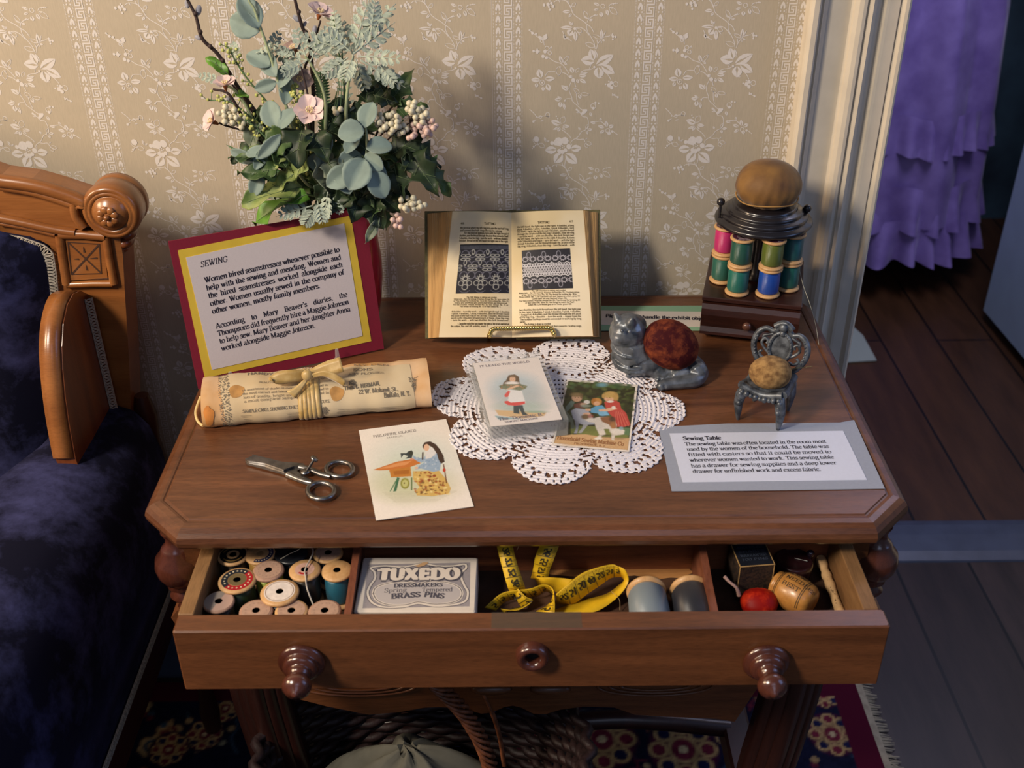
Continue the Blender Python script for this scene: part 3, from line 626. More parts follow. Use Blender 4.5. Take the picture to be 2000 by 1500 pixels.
# frame under the top (open at the front for the drawer)
for s in (-1,1):
    fr=MB(); fr.box((min(s*.337,s*.352),.03,.585),(max(s*.337,s*.352),.46,.7085)); part('side_apron',fr,W_side)
fr=MB(); fr.box((-.337,.445,.585),(.337,.46,.7085)); part('back_apron',fr,W_side)
fr=MB(); fr.box((-.352,-.0,.600),(.352,.022,.612),b=.001); part('drawer_rail',fr,W_apr)
for s in (-1,1):
    c=MB(); c.prism([(s*.352,.005),(s*.332,.012),(s*.332,.05),(s*.360,.05)][::s],lambda u,v,w:(u,v,w),.575,.7085); part('corner_block',c,W_apr)
    f=MB(); x=s*.366; y=.018
    f.lathe([(.0001,.598),(.006,.600),(.0095,.606),(.006,.612),(.0055,.617),(.0125,.620),(.0145,.624),(.008,.629),(.0075,.632),(.012,.634),(.0150,.637),(.013,.641),(.0180,.646),(.0225,.655),(.0240,.664),(.0220,.674),(.0150,.683),(.0148,.685),(.0130,.688),(.0085,.693),(.0075,.700),(.011,.7085)],(x,y,0),n=36); part('corner_finial',f,W_turn)
    b=MB(); P0=frame((s*.352,.02,.585),(1,0,0),(0,0,1)); b.prism([(s*a,z) for a,z in [(-.004,0),(.026,.0),(.030,.012),(.022,.022),(.010,.02),(.006,.04),(.0,.10),(-.004,.12)]][::s],P0,-.03,.012); part('corner_bracket',b,W_apr)
# back legs, reeded curved front legs, stretcher
for s in (-1,1):
    lg=MB(); pts=[(s*.310,.60),(s*.312,.52),(s*.310,.45),(s*.303,.37),(s*.296,.30),(s*.292,.20),(s*.312,.10),(s*.340,.022)]
    path=bez([(x,0,z) for x,z in pts],8)
    for yy in (.035,.43):
        L=MB()
        for j,(ox,r) in enumerate(((-.024,.010),(-.012,.0115),(0,.0125),(.012,.0115),(.024,.010))): L.tube([(p[0]+ox,yy-.004*(2-abs(j-2)),p[2]) for p in path],r,8,0)
        L.loft([[(p[0]-.030,yy-.006,p[2]),(p[0]+.030,yy-.006,p[2]),(p[0]+.030,yy+.022,p[2]),(p[0]-.030,yy+.022,p[2])] for p in path],0,True,True)
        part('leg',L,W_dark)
st=MB(); st.tube(bez([(-.30,.24,.15),(-.15,.24,.17),(0,.24,.16),(.15,.24,.17),(.30,.24,.15)],6),.014,10)
for s in(-1,1): st.box((s*.31-.02,.03,.12),(s*.31+.02,.45,.16),b=.004)
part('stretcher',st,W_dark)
# lower scalloped apron of the deep workbox
sc2=MB(); PS=lambda u,v,w:(u,.02-w,v)
bot=[(585,1366),(640,1380),(720,1396),(780,1391),(830,1382),(860,1381),(905,1384),(940,1394),(960,1392),(985,1381),(1002,1378),(1020,1383),(1042,1394),(1065,1395),(1095,1386),(1140,1380),(1200,1382),(1240,1396),(1320,1401),(1400,1404),(1435,1410)]
bp=[(aty(x,y,.02)[0],aty(x,y,.02)[2]) for x,y in bot]
sc2.prism([(p[0],p[1]) for p in bp]+[(.312,.60),(-.312,.60)],PS,0,-.012,0)
part('scalloped_apron',sc2,W_apr)
cv=MB()
for (px,py,rx,rz) in ((1080-380+0,1352,.066,.016),(1280,1352,.066,.016)):
    c=aty(px,py-12,.019)
    for k,(a,b) in enumerate(((1,1),(.8,.72),(.6,.45))): cv.tube([(c[0]+rx*a*math.cos(t),.0195-.0,c[2]+rz*b*math.sin(t)) for t in np.linspace(0,2*PI,48,endpoint=False)],.0018,6,0,closed=True)
for px in (960,1075):
    c=aty(px,1346,.016); cv.ball((c[0],.016,c[2]),.020,0,14,(1.2,.35,.35))
part('apron_carving',cv,W_apr)
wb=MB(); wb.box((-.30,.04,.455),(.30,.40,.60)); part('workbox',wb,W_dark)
# drawer
dw=obj('drawer',(lambda m:(m.box((-.334,-.113,.617),(.339,-.0895,.6945),b=.0015),m)[1])(MB()),W_apr,tbl)
ZB=.640
for s in (-1,1):
    s_=MB(); s_.box((min(s*.3345,s*.3195),-.0895,.614),(max(s*.3345,s*.3195),.30,.6945),b=.0008)
    obj('drawer_side',s_,wood('drawer_side_wood','8a6844','624226',1,1.3,.6,.3,0,.2),dw)
s_=MB(); s_.box((-.3195,.031,ZB),(.3195,.043,.6945)); obj('drawer_back',s_,wood('drawer_inner_wood','8a5434','5e3320',0,1.3,.6,.3,0,.2),dw)
s_=MB(); s_.box((-.3195,-.0895,ZB-.006),(.3195,.043,ZB)); obj('drawer_bottom',s_,mat('dark_lining_paper','4a3020',.8,var=.35,vscale=30),dw)
W_div=wood('divider_wood','87513a','5c3020',1,1.3,.5,.4,0,.2)
for xa,xb in ((at(697,1051,.69)[0],at(682,1190,.69)[0]),(at(1368,1051,.69)[0],at(1397,1190,.69)[0])):
    s_=MB(); X=(xa+xb)/2; s_.prism([(.031,ZB),(-.0895,ZB),(-.0895,.683),(-.05,.685),(-.02,.690),(.01,.693),(.031,.693)],lambda u,v,w:(w,u,v),X-.0035,X+.0035); obj('divider',s_,W_div,dw)
rl=MB(); q=[(1140,1103),(1200,1102),(1262,1105),(1300,1102),(1338,1103),(1352,1107),(1346,1112),(1357,1118),(1338,1124),(1345,1130),(1310,1128),(1280,1132),(1240,1124),(1190,1128),(1120,1126),(1075,1122),(1050,1112)]
rl.add([tuple(at(x,y,ZB+.0004)) for x,y in q]+[(at(1140,1103,ZB)[0],.0305,ZB+.0004)],[list(range(len(q)))])
obj('torn_lining_patch',rl,wood('raw_wood','c58f58','a8703e',0,1.5,.7,.2,0,.1),dw,label='bare raw wood where the lining is torn')
for px in (590,1495):
    k=MB(); c=aty(px,1290,-.113); k.lathe([(.0,.0),(.0205,0),(.0225,.002),(.0225,.004),(.0205,.0065),(.0175,.0075),(.0165,.0085),(.0170,.0105),(.0155,.0135),(.0125,.0150),(.0105,.0155),(.0108,.0175),(.0095,.0205),(.0078,.022),(.0085,.024),(.0122,.0265),(.0140,.031),(.0132,.036),(.0095,.0405),(.004,.043),(.0035,.0445),(.0,.0455)],(c[0],-.113,c[2]),(0,-1,0),32); obj('knob',k,W_turn,dw)
c=aty(1040,1277,-.113); es=MB(); es.lathe([(.0062,-.001),(.0062,.003),(.0075,.007),(.0100,.0095),(.0130,.0098),(.0152,.0075),(.0160,.004),(.0162,0)],(c[0],-.113,c[2]),(0,-1,0),32); obj('keyhole_ring',es,W_turn,dw)
kh=MB(); kh.lathe([(.0063,0),(.0063,.0006)],(c[0],-.113,c[2]),(0,-1,0),20); obj('keyhole',kh,mat('keyhole_dark','0a0606',.8),dw,label='dark keyhole')
tp=MB(); tp.rect(at(960,1195,.6945)[0],-.1115,at(1135,1195,.6945)[0],-.0905,lambda u,v,w:(u,v,.6945+w),1.5e-4); obj('tape_strip',tp,mat('old_clear_tape','5c5448',.22,spec=.6,alpha=.45),dw,label='strip of old clear tape on the drawer rim')
# ================================================================ SETTEE
M_vel=velvet('navy_velvet','0b0c20','3a3c64',13); M_gimp=mat('braid','a39a8c',.8,var=.3,vscale=400)
W_set=wood('settee_walnut','9c6434','784620',0,.8,.3,.5,.3,.12,ring=10)
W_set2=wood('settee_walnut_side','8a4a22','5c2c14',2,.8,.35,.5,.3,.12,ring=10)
YS=.35
se=empty('settee',(-.75,.1,0),'carved walnut settee upholstered in worn navy velvet at the left of the table','settee')
def ys(px,py,y=YS): p=aty(px,py,y); return (p[0],p[2])
PY=lambda u,v,w=0:(u,YS-w,v)
fr=MB()
cr=[(-1.6,1.02)]+[(-1.2,1.12)]+[(-.95,1.10)]+[ys(0,344),ys(60,352),ys(110,366),ys(165,384),ys(180,440),ys(150,452),ys(95,447),ys(40,436),ys(0,430)]+[(-.95,1.0),(-1.2,1.02),(-1.6,.92)]
fr.prism(cr[::-1],PY,-.035,0)
obj('crest_rail',fr,W_set,se)
ml=MB()
def mould(pts,r,m=None): (m or ml).tube(bez([PY(*(ys(*p) ),.004) for p in pts],6),r,8)
mould([(.1,350),(60,358),(112,371),(160,389),(166,400)],.0085); mould([(0,362),(60,372),(105,385),(155,402)],.0045)
mould([(0,423),(50,433),(110,446),(150,452)],.0055); mould([(0,433),(60,444),(110,456)],.003)
mould([(146,395),(150,420),(166,442)],.0055)
obj('crest_moulding',ml,W_set,se)
po=MB(); po.prism([ys(*p) for p in [(0,428),(60,438),(100,447),(150,452),(232,450),(240,500),(245,590),(252,700),(256,800),(254,860),(150,860),(118,700),(112,600),(110,520),(98,480),(80,470),(0,455)]][::-1],PY,-.045,0); obj('back_post',po,W_set,se,bevel=.002)
pn=MB()
ps=[(120,455),(206,464),(222,552),(130,556)]
pn.tube([PY(*ys(*p),.003) for p in [(118,458),(124,500),(132,552)]],.006); pn.tube([PY(*ys(*p),.003) for p in [(208,460),(215,505),(224,552)]],.005)
pn.tube([PY(*ys(*p),.003) for p in [(132,554),(180,552),(222,552)]],.0045); pn.tube([PY(*ys(*p),.003) for p in [(118,456),(165,456),(208,460)]],.006)
pn.prism([ys(*p) for p in [(130,463),(204,470),(212,540),(140,545)]][::-1],PY,0,.004)
obj('square_panel',pn,W_set,se)
ic=MB(); Mi=mat('incised_line','3a2010',.8)
qd=[ys(*p) for p in [(135,470),(196,474),(200,531),(142,533)]]
ic.stroke(qd,.0012,PY,.0045,0,closed=True)
ic.stroke([qd[0],qd[2]],.0018,PY,.0045); ic.stroke([qd[1],qd[3]],.0018,PY,.0045)
for a,b in (((165,479),(167,490)),((170,514),(172,525)),((147,503),(156,503)),((178,502),(192,501))): ic.stroke([ys(*a),ys(*b)],[.0006,.0024],PY,.0046)
obj('incised_pattern',ic,Mi,se)
kc=aty(214,418,YS-.012); kn=MB()
kn.lathe([(.0,-.050),(.030,-.050),(.0335,-.046),(.0335,-.036),(.0315,-.034),(.0335,-.031),(.0345,-.010),(.0330,-.004),(.0305,-.001),(.0275,0),(.0265,-.0018),(.0255,0),(.0220,-.0005),(.0212,-.0025),(.0205,0.0),(.0165,.003),(.010,.008),(.0,.010)],kc,(0,-1,0),40)
obj('rosette_roundel',kn,W_set,se)
rs=MB()
for k in range(8):
    a=k*PI/4+.2; rs.ball(kc+np.array([.0085*math.cos(a),-.0085,.0085*math.sin(a)]),.0048,0,10,(1.0,.55,1.0))
rs.ball(kc+np.array([0,-.0115,0]),.0036,0,10)
obj('rosette',rs,W_set,se)
sd=MB(); 
for px,py,r in ((248,440,.010),(252,455,.009),(246,470,.010),(243,484,.006)): sd.ball(aty(px,py,YS+.015),r,0,12,(1,1.6,.8))
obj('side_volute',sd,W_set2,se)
ft=MB(); p=aty(268,800,YS); 
for z,r in ((-.0,.010),(-.02,.014),(-.05,.009),(-.09,.016),(-.3,.016)): pass
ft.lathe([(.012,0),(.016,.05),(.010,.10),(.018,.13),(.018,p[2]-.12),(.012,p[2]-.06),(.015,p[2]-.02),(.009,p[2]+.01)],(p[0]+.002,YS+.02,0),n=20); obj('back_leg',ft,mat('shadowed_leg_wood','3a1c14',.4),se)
# upholstered back
bk=MB(); out=[ys(*p) for p in [(0,452),(60,462),(92,480),(104,520),(110,580),(116,700),(110,860)]]
v=[(-1.5,.95)]+out+[(out[-1][0],.42),(-1.5,.42)]
bk.prism(v[::-1],PY,-.03,.004); 
def pillow():
    n=24; g=[]
    for j in range(n+1):
        row=[]
        z=.42+(1.0-.42)*j/n
        zz_=[o_[1] for o_ in out][::-1]; xx=[o_[0] for o_ in out][::-1]
        xr=np.interp(z,zz_,xx)-.004; ztop=.93
        zc=min(z,np.interp(z,[.4,.93],[.4,.93]))
        for i in range(n+1):
            x=-1.5+(xr+1.5)*i/n; e=min(1,(xr-x)/.08); et=min(1,max(0,(.945-.02*0-z))/.06)
            row.append((x,YS-.006-.035*math.sqrt(max(0,1-(1-e)**2))*math.sqrt(max(0,1-(1-et)**2)),min(z,.93)))
        g.append(row)
    bk.loft(g,0,False,False,True)
pillow(); obj('back_cushion',bk,M_vel,se)
gm=MB()
def braid(path,wd=.010,step=.0042,nrmv=(0,-1,0),m=None):
    m=m or gm; P=[np.array(p,float) for p in path]; L=[0]
    for a,b in zip(P,P[1:]): L.append(L[-1]+np.linalg.norm(b-a))
    nn=np.array(nrmv,float); k=0; s=0
    fn=lambda t:np.array([np.interp(t,L,[p[i] for p in P]) for i in range(3)])
    Ls=[fn(t) for t in np.linspace(0,L[-1],30)]
    for off in (-wd*.5,wd*.5):
        pp=[]
        for i,p in enumerate(Ls):
            t=nrm(Ls[min(i+1,29)]-Ls[max(i-1,0)]); sd_=np.cross(t,nn); pp.append(p+sd_*off+nn*.002)
        m.tube(pp,.0011,6)
    while s<L[-1]-step:
        c=fn(s+step/2); t=nrm(fn(s+step)-fn(s)); sd_=np.cross(t,nn)
        m.tube([c+sd_*(-wd*.42*math.cos(a*1.0))+t*(step*.38*math.sin(a))+nn*.0028 for a in np.linspace(0,2*PI,11)[:-1]],.0009,5,closed=True); s+=step
braid([PY(*ys(*p),.003) for p in [(0,462),(45,469),(85,483),(97,492),(103,530),(108,585),(112,600)]],.012)
XB=-.536
jb=[aty(165,575,YS),aty(188,660,YS),aty(206,740,YS),aty(220,790,YS)]
braid([(XB+.0035,YS-.010,p[2]) for p in jb],.008,.0042,(.55,-.83,0))
obj('braid_trim',gm,M_gimp,se)
# wing bracket between back and arm
wg=MB()
pf=[(YS,.812),(YS-.02,.835)]+[(atx(px,py,XB)[1],atx(px,py,XB)[2]) for px,py in ((148,578),(135,590),(122,622),(117,660),(116,720),(120,780),(128,840),(138,885))]
pf=[(YS,.812),(.332,.826),(.310,.833),(.288,.830),(.265,.817),(.247,.797),(.235,.773),(.224,.743),(.216,.710),(.209,.665),(.215,.60),(YS,.58)]
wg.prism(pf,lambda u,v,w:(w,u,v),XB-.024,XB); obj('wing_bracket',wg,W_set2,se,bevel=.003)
fs=MB(); pr_=pf[1:10]
fs.loft([[(XB-.026,y-.002,z+.001),(XB-.014,y-.005,z+.003),(XB-.002,y-.002,z+.001),(XB-.004,y+.004,z-.004),(XB-.024,y+.004,z-.004)] for y,z in bez(pr_,3)],0,True,True,True); obj('wing_front_edge',fs,W_set,se)
# arm: broad rolled velvet arm running forward
ar=MB(); rings=[]
for t,(y,zt,xi,xo) in enumerate([(.345,.655,-.60,-.478),(.26,.655,-.62,-.462),(.15,.662,-.66,-.462),(0,.672,-.70,-.468),(-.15,.670,-.73,-.478),(-.32,.655,-.75,-.49),(-.46,.61,-.76,-.50)]):
    h=xo-xi; rg=[]
    for a,b in ((0,-.66),(0,-.3),(0.0,-.10),(.04,-.035),(.14,-.006),(.3,0),(.55,-.002),(.75,-.012),(.88,-.035),(.96,-.075),(.995,-.14),(1,-.3),(1,-.64)):
        rg.append((min(xi+h*a,-.486) if b<-.25 and a>.9 else xi+h*a,y,max(.395,zt+b)))
    rings.append(rg)
rings.append([(x,-.47,min(z,.58)) for x,y,z in rings[-1]])
R2=[]
for a,b in zip(rings,rings[1:]):
    for t in (0,.34,.67): R2.append([tuple(np.array(p)*(1-t)+np.array(q)*t) for p,q in zip(a,b)])
R2.append(rings[-1]); ar.loft(R2,0,False,False,True); ar.poly(R2[-1],0)
obj('arm_pad',ar,M_vel,se)
stt=MB(); stt.box((-1.6,-.42,.34),(-.70,.33,.40)); stt.loft([[(-1.6,y,.40),(-1.5,y,.44+dz),(-.9,y,.45+dz),(-.70,y,.42+dz*.5)] for y,dz in ((-.44,-.03),(-.38,0),(0,.012),(.30,0),(.34,-.02))],0,False,False,True); obj('seat',stt,M_vel,se)
sr=MB(); sr.box((-1.6,-.46,.325),(-.488,.33,.395),b=.004); obj('seat_rail',sr,wood('rail_dark','4a1c18','2c100e',1,.8,.4,.4,.1,.1),se)
gb=MB(); braid([(-.484,y,.398) for y in np.linspace(.32,-.45,8)],.011,.0045,(1,0,0),gb); obj('side_braid',gb,M_gimp,se)
for y in (-.42,):
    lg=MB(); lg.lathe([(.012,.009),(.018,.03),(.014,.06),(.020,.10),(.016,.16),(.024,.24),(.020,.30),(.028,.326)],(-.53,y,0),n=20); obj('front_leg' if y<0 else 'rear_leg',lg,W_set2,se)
# ================================================================ BASKET UNDER THE TABLE
bs=empty('wicker_basket',(-.12,.0,.01),'dark woven wicker basket with a tall arched handle standing under the table','basket')
W_wick=mat('wicker','2a1818',.6,var=.4,vscale=90,bump=.4,bscale=300)  # wicker darkened too, under-table shade put into its colour
bk=MB(); cx,cy=-.12,.0
for j in range(16):
    z=.235+j*.011; r=.155+.0025*j
    bk.tube([(cx+(r+.0045*math.sin(a*24+PI*j))*math.cos(a),cy+.66*(r+.0045*math.sin(a*24+PI*j))*math.sin(a),z) for a in np.linspace(0,2*PI,144,endpoint=False)],.0062,5,0,closed=True)
bk.loft([[(cx+.150*math.cos(a),cy+.1*math.sin(a),z) for a in np.linspace(0,2*PI,30,endpoint=False)] for z in (.222,.232)],0,True,True)
for q in ((-.1,-.06),(.1,-.06),(-.1,.06),(.1,.06)): bk.tube([(cx+q[0],cy+q[1],.225),(cx+q[0]*1.1,cy+q[1]*1.1,.009)],.008,8)
obj('woven_body',bk,W_wick,bs)
hd=MB(); pth=bez([(-.075,.055,.46),(-.045,.04,.445),(-.02,.02,.405),(.0,.0,.345),(.008,.03,.27)],8)
hp=[aty(x,y,-.008) for x,y in ((842,1325),(868,1352),(900,1385),(925,1420),(945,1460),(958,1500),(962,1540))]
hp=bez(hp,6)
for ph in range(6):
    hd.tube([p+np.array([.0075*math.cos(ph*PI/3+i*.55),.006*math.sin(ph*PI/3+i*.55),.003*math.cos(ph+i*.5)]) for i,p in enumerate(hp)],.0024,5)
hp2=[p+np.array([.0,.03,.004]) for p in [aty(x,y,-.008) for x,y in ((905,1350),(935,1385),(958,1430),(975,1480),(985,1540))]]
hd.tube(bez(hp2,6),.003,6)
obj('handle',hd,mat('wicker_handle','7c4a30',.5,var=.45,vscale=120),bs)
cl=MB(); pk=aty(795,1440,-.01); n=26; g=[]
for j in range(12):
    t=j/11; g.append([(pk[0]+(.012+.11*t**.8)*(1+.16*math.sin(a*5+1)+.08*math.sin(a*11))*math.cos(a),-.01+(.008+.07*t**.8)*(1+.16*math.sin(a*5))*math.sin(a),pk[2]-.02-.10*t**1.3+.006*math.sin(a*7+t*4)) for a in np.linspace(0,2*PI,40,endpoint=False)])
cl.loft(g,0,True,False,True); cl.poly(g[0],0)
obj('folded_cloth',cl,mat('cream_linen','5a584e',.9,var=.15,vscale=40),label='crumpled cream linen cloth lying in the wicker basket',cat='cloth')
# ================================================================ THINGS ON THE TABLE
ZT=.740
def puv(P,px,py,w=0):
    o=P(0,0,w); ex=P(1,0,w)-o; ey=P(0,1,w)-o; n=np.cross(ex,ey); d=ray(px,py); t=np.dot(o-CAM,n)/np.dot(d,n); q=CAM+d*t-o
    return float(np.dot(q,ex)),float(np.dot(q,ey))
def canvT(P,W,H,wd,hg,w=0,u0=0,v0=0):
    def T(p):
        u,v=puv(P,p[0],p[1],w); return ((u-u0)/wd*(W-1),(1-(v-v0)/hg)*(H-1))
    return T
def card(name,P,w,h,th,mats,parent=None,m=0,r=0,**k):
    c=MB(); c.box((0,0,0),(w,h,th),m,lambda x,y,z:P(x,y,z)); return obj(name,c,mats,parent,**k)
# ---- SEWING sign --------------------------------------------------
A=np.array([-.385,.2405,.742]); yw,ti,SW,SH=.413,.215,.230,.1785
e_=np.array([math.cos(yw),math.sin(yw),0]); n_=np.array([-math.sin(yw),math.cos(yw),0]); up=np.array([0,0,1])*math.cos(ti)+n_*math.sin(ti)
PSn=frame(A,e_,up)
sg=empty('display_sign',A,'leaning display sign headed SEWING, white sheet on yellow and wine red card','sign')
card('red_mount',PSn,SW,SH,.0022,mat('wine_card','7c1a2e',.75,spec=.3,var=.05,vscale=400),sg)
def quadpart(name,P,px,w,M,par,th=.0006):
    uv=[puv(P,*q,w) for q in px]; c=MB(); a=[P(u,v,w) for u,v in uv]; b=[P(u,v,w+th) for u,v in uv]
    c.add(a+b,[(3,2,1,0),(4,5,6,7),(0,1,5,4),(1,2,6,5),(2,3,7,6),(3,0,4,7)],0); return obj(name,c,M,par)
quadpart('yellow_mount',PSn,[(400,738),(725,666),(685,421),(347,489)],.0022,mat('yellow_card','d8b73e',.7,spec=.3,var=.06,vscale=50),sg)
quadpart('white_sheet',PSn,[(414,722),(708,656),(672,436),(363,503)],.0028,mat('sign_paper','cfc4c2',.6,spec=.35,var=.03,vscale=600),sg)
tx=MB(); Z=lambda x,y:(300+x/3.125,380+y/3.125)
def baseframe(P,a,b,w):  # frame on the sheet whose u axis runs from pixel a to pixel b
    ua,ub=puv(P,*a,w),puv(P,*b,w); an=math.atan2(ub[1]-ua[1],ub[0]-ua[0]); L=math.hypot(ub[0]-ua[0],ub[1]-ua[1])
    def Q(u,v,l=0): return P(ua[0]+u*math.cos(an)-v*math.sin(an),ua[1]+u*math.sin(an)+v*math.cos(an),w+l)
    return Q,L
def vdist(P,a,b,w):
    ua,ub=puv(P,*a,w),puv(P,*b,w); return math.hypot(ub[0]-ua[0],ub[1]-ua[1])
Q,L=baseframe(PSn,Z(288,444),Z(452,408),.0034); text(tx,Q,0,0,.0098,'SEWING',slant=.22,width=L,justify=False,thick=.10,thin=.04)
Q,L=baseframe(PSn,Z(313,538),Z(1136,348),.0034); ld=vdist(PSn,Z(313,538),Z(357,728),.0034)/4
para(tx,Q,0,0,.0092,ld,["Women hired seamstresses whenever possible to","help with the sewing and mending. Women and","the hired seamstresses worked alongside each","other. Women usually sewed in the company of","other women, mostly family members."],L,thick=.15,thin=.055)
Q,L=baseframe(PSn,Z(382,818),Z(1184,622),.0034); ld=vdist(PSn,Z(382,818),Z(412,955),.0034)/3
para(tx,Q,0,0,.0092,ld,["According to Mary Beaver's diaries, the","Thompsons did frequently hire a Maggie Johnson","to help sew. Mary Beaver and her daughter Anna","worked alongside Maggie Johnson."],L,thick=.135,thin=.05)
obj('printed_text',tx,INK,sg)
M_acr=mat('clear_acrylic','d8dad8',.06,spec=.7,alpha=.22)
es=MB(); u0,v0=puv(PSn,656,697,.0022)
for uu in (u0,u0-.13):
    es.tube([PSn(uu,.001,-.004),PSn(uu,-.0015,.006),PSn(uu,.004,.011),PSn(uu,.016,.013)],[.0035,.0035,.003,.002],8)
    es.tube([PSn(uu,.001,-.004),PSn(uu,.09,-.006)],.003,8)
es.tube([PSn(u0,.05,-.006),PSn(u0-.13,.05,-.006)],.003,8)
es.tube([PSn(u0,.085,-.006),(*(PSn(u0,.02,-.07)[:2]),.744)],.003,8); es.tube([PSn(u0-.13,.085,-.006),(*(PSn(u0-.13,.02,-.07)[:2]),.744)],.003,8)
obj('easel',es,M_acr,label='small clear plastic easel holding up the sign headed SEWING',cat='easel')
# ---- red glass vase --------------------------------------------------
VC=np.array([-.222,.400,ZT])
va=empty('vase',VC,'rounded red glass vase holding the bouquet behind the sign','vase')
vm=MB(); vs_=.80
vm.lathe([(a*vs_,b) for a,b in [(.0,.001),(.034,.001),(.040,.004),(.046,.015),(.052,.040),(.056,.070),(.056,.095),(.052,.125),(.044,.150),(.036,.165),(.034,.172),(.037,.182),(.0365,.184),(.033,.172),(.034,.160),(.042,.145),(.0495,.120),(.0535,.09),(.0535,.07),(.049,.035),(.042,.012),(.0,.010)]],VC,n=48)
obj('glass_body',vm,mat('red_glass','a81f30',.12,spec=.6,coat=.4,trans=.25),va)
# ---- open book on a gilt wire stand ----------------------------------
BA=np.array([-.1215,.3425,.750]); BT=.579; BW,BH=.220,.158
PB=frame(BA,(1,0,0),(0,math.sin(BT),math.cos(BT)))
bk_=empty('open_book',BA,'old open book of lace patterns with browned pages propped up on a brass wire stand','book')
M_cov=mat('olive_cloth','5a5430',.7,var=.3,vscale=300); M_pg=mat('aged_page','e8dabc',.85,spec=.1,var=.14,vscale=9,col2='dac498')
c=MB()
c.box((-.0008,-.0005,-.0035),(.1075,BH+.003,-.0008),0,lambda x,y,z:PB(x,y,z),b=.0006)
c.box((.1135,-.002,-.0035),(BW+.0008,BH+.003,-.0008),0,lambda x,y,z:PB(x,y,z),b=.0006)
c.box((.1065,-.0005,-.0042),(.1145,BH+.004,-.0020),0,lambda x,y,z:PB(x,y,z))
obj('cover',c,M_cov,bk_)
GU=puv(PB,1000,600,.006)[0]; TH=.017
lt=puv(PB,884,425,TH)[0]; lb=puv(PB,857,650,TH)[0]; rt=puv(PB,1139,418,TH)[0]; rb=puv(PB,1158,655,TH)[0]
def pedge(side,v):
    t=np.clip(v/BH,0,1); return (lb+(lt-lb)*t) if side<0 else (rb+(rt-rb)*t)
def pw(side,u,v):
    e=pedge(side,v); s=np.clip((u-GU)/(e-GU),0,1); return .0045+(TH-.0045)*(1-(1-s)**3.0)
def Ppage(side): return lambda u,v,l=0:PB(u,v,pw(side,u,v)+l)
for side,nm in ((-1,'left_page'),(1,'right_page')):
    c=MB(); g=[]
    for j in range(9):
        v=.0002+(BH-.001)*j/8; g.append([PB(GU+(pedge(side,v)-GU)*(s**1.6),v,pw(side,GU+(pedge(side,v)-GU)*(s**1.6),v)) for s in np.linspace(0,1,22)])
    c.loft(g if side>0 else [r[::-1] for r in g],0,False,False,True)
    obj(nm,c,M_pg,bk_)
    c=MB(); g=[]; X0=.003 if side<0 else BW-.002; n=26
    for j in range(2):
        v=.0002+(BH-.001)*j; e=pedge(side,v); row=[]
        for i in range(n+1):
            t=i/n; row.append(PB(e+(X0-e)*t,v,TH+(.0-TH)*t+(.0006 if i%2 else 0)+.0012*math.sin(t*9)*(1-t)*t*4))
        g.append(row)
    c.loft(g if side>0 else [r[::-1] for r in g],0,False,False,False)
    for v in (.0002,BH-.0008): # head and tail of the page block
        e=pedge(side,v); us=np.linspace(0,1,16)**1.6; up_=[PB(GU+(e-GU)*s,v,pw(side,GU+(e-GU)*s,v)) for s in us]
        pts=up_+[PB(X0,v,0),PB(GU,v,0)]; c.poly(pts if (side>0)!=(v>.1) else pts[::-1],0)
    obj('page_block',c,mat('page_edges','b9935f',.9,var=.16,vscale=350,stretch=(1,.03,.03)),bk_)
bt=MB(); M_bt=mat('book_print','5c5038',.8,spec=.1)
def bookpara(side,px0,px1,pxl,lines,size,**k):
    P=Ppage(side); w=TH; ua=puv(PB,*px0,w*.97); ub=puv(PB,*px1,w*.97); ul=puv(PB,*pxl,w*.97)
    n=len(lines)-1; ld=(ua[1]-ul[1])/max(n,1)
    if n>0: size=min(size,ld*1.12)
    for i,l in enumerate(lines):
        t=i/max(n,1); x0=ua[0]+(ul[0]-ua[0])*t; cen=l.startswith('^'); l=l.lstrip('^'); wd=ub[0]-ua[0]
        if cen:
            k9=min(.9,wd/(twidth(l)*size)); nat=twidth(l)*size*k9; text(bt,P,x0+(wd-nat)/2,ua[1]-i*ld,size,l,sx=k9,q=2,lay=3e-4,thick=.12,thin=.06,serif=False,**k)
        else:
            sh=l.endswith('|'); l=l.rstrip('|'); ind=l.startswith('>'); l=l.lstrip('>'); xi=.005 if ind else 0
            text(bt,P,x0+xi,ua[1]-i*ld,size,l,sx=.78 if sh else 1,width=None if sh else wd-xi,q=2,lay=3e-4,thick=.12,thin=.06,serif=False,**k)
bookpara(-1,(900,438.5),(907,437),(900,438.5),["418|"],.0037); bookpara(-1,(946,438.5),(962,437),(946,438.5),["TATTING|"],.0042)
bookpara(1,(1050,436.5),(1070,436),(1050,436.5),["TATTING|"],.0045); bookpara(1,(1112,434.5),(1120,434),(1112,434.5),["417|"],.0037)
bookpara(-1,(899,447),(994,446),(897,472),["the picot on which the left ring is to join the last half ring,","and connect the half rings thereto by joining.|",">For the exterior scallops, turn with the light thread: 4","doubles, pass the thread through the picot that connects 2 half","5 doubles, close the ring -- turn the work -- with two shuttles:","the dark thread on the left hand, the light one in the right"],.0037)
bookpara(1,(1010,443),(1121,441),(1011,481),["the left hand, the light one in the right: 4 doubles, a long","picot, 4 doubles, 1 picot, 4 doubles, 1 picot, 4 doubles -- turn","the work -- with the light thread: 4 doubles, pass the thread","through the 2d picot of the big ring, 4 doubles, close the ring","-- turn the work -- with two shuttles, the dark thread over","the left hand, the light one in the right: 4 doubles, 8 picots","with 3 doubles after each -- turn the work -- with the light","thread: 4 doubles, put the thread through the 3d picot of the","big ring, 4 doubles, close the ring -- turn the work -- with"],.0037)
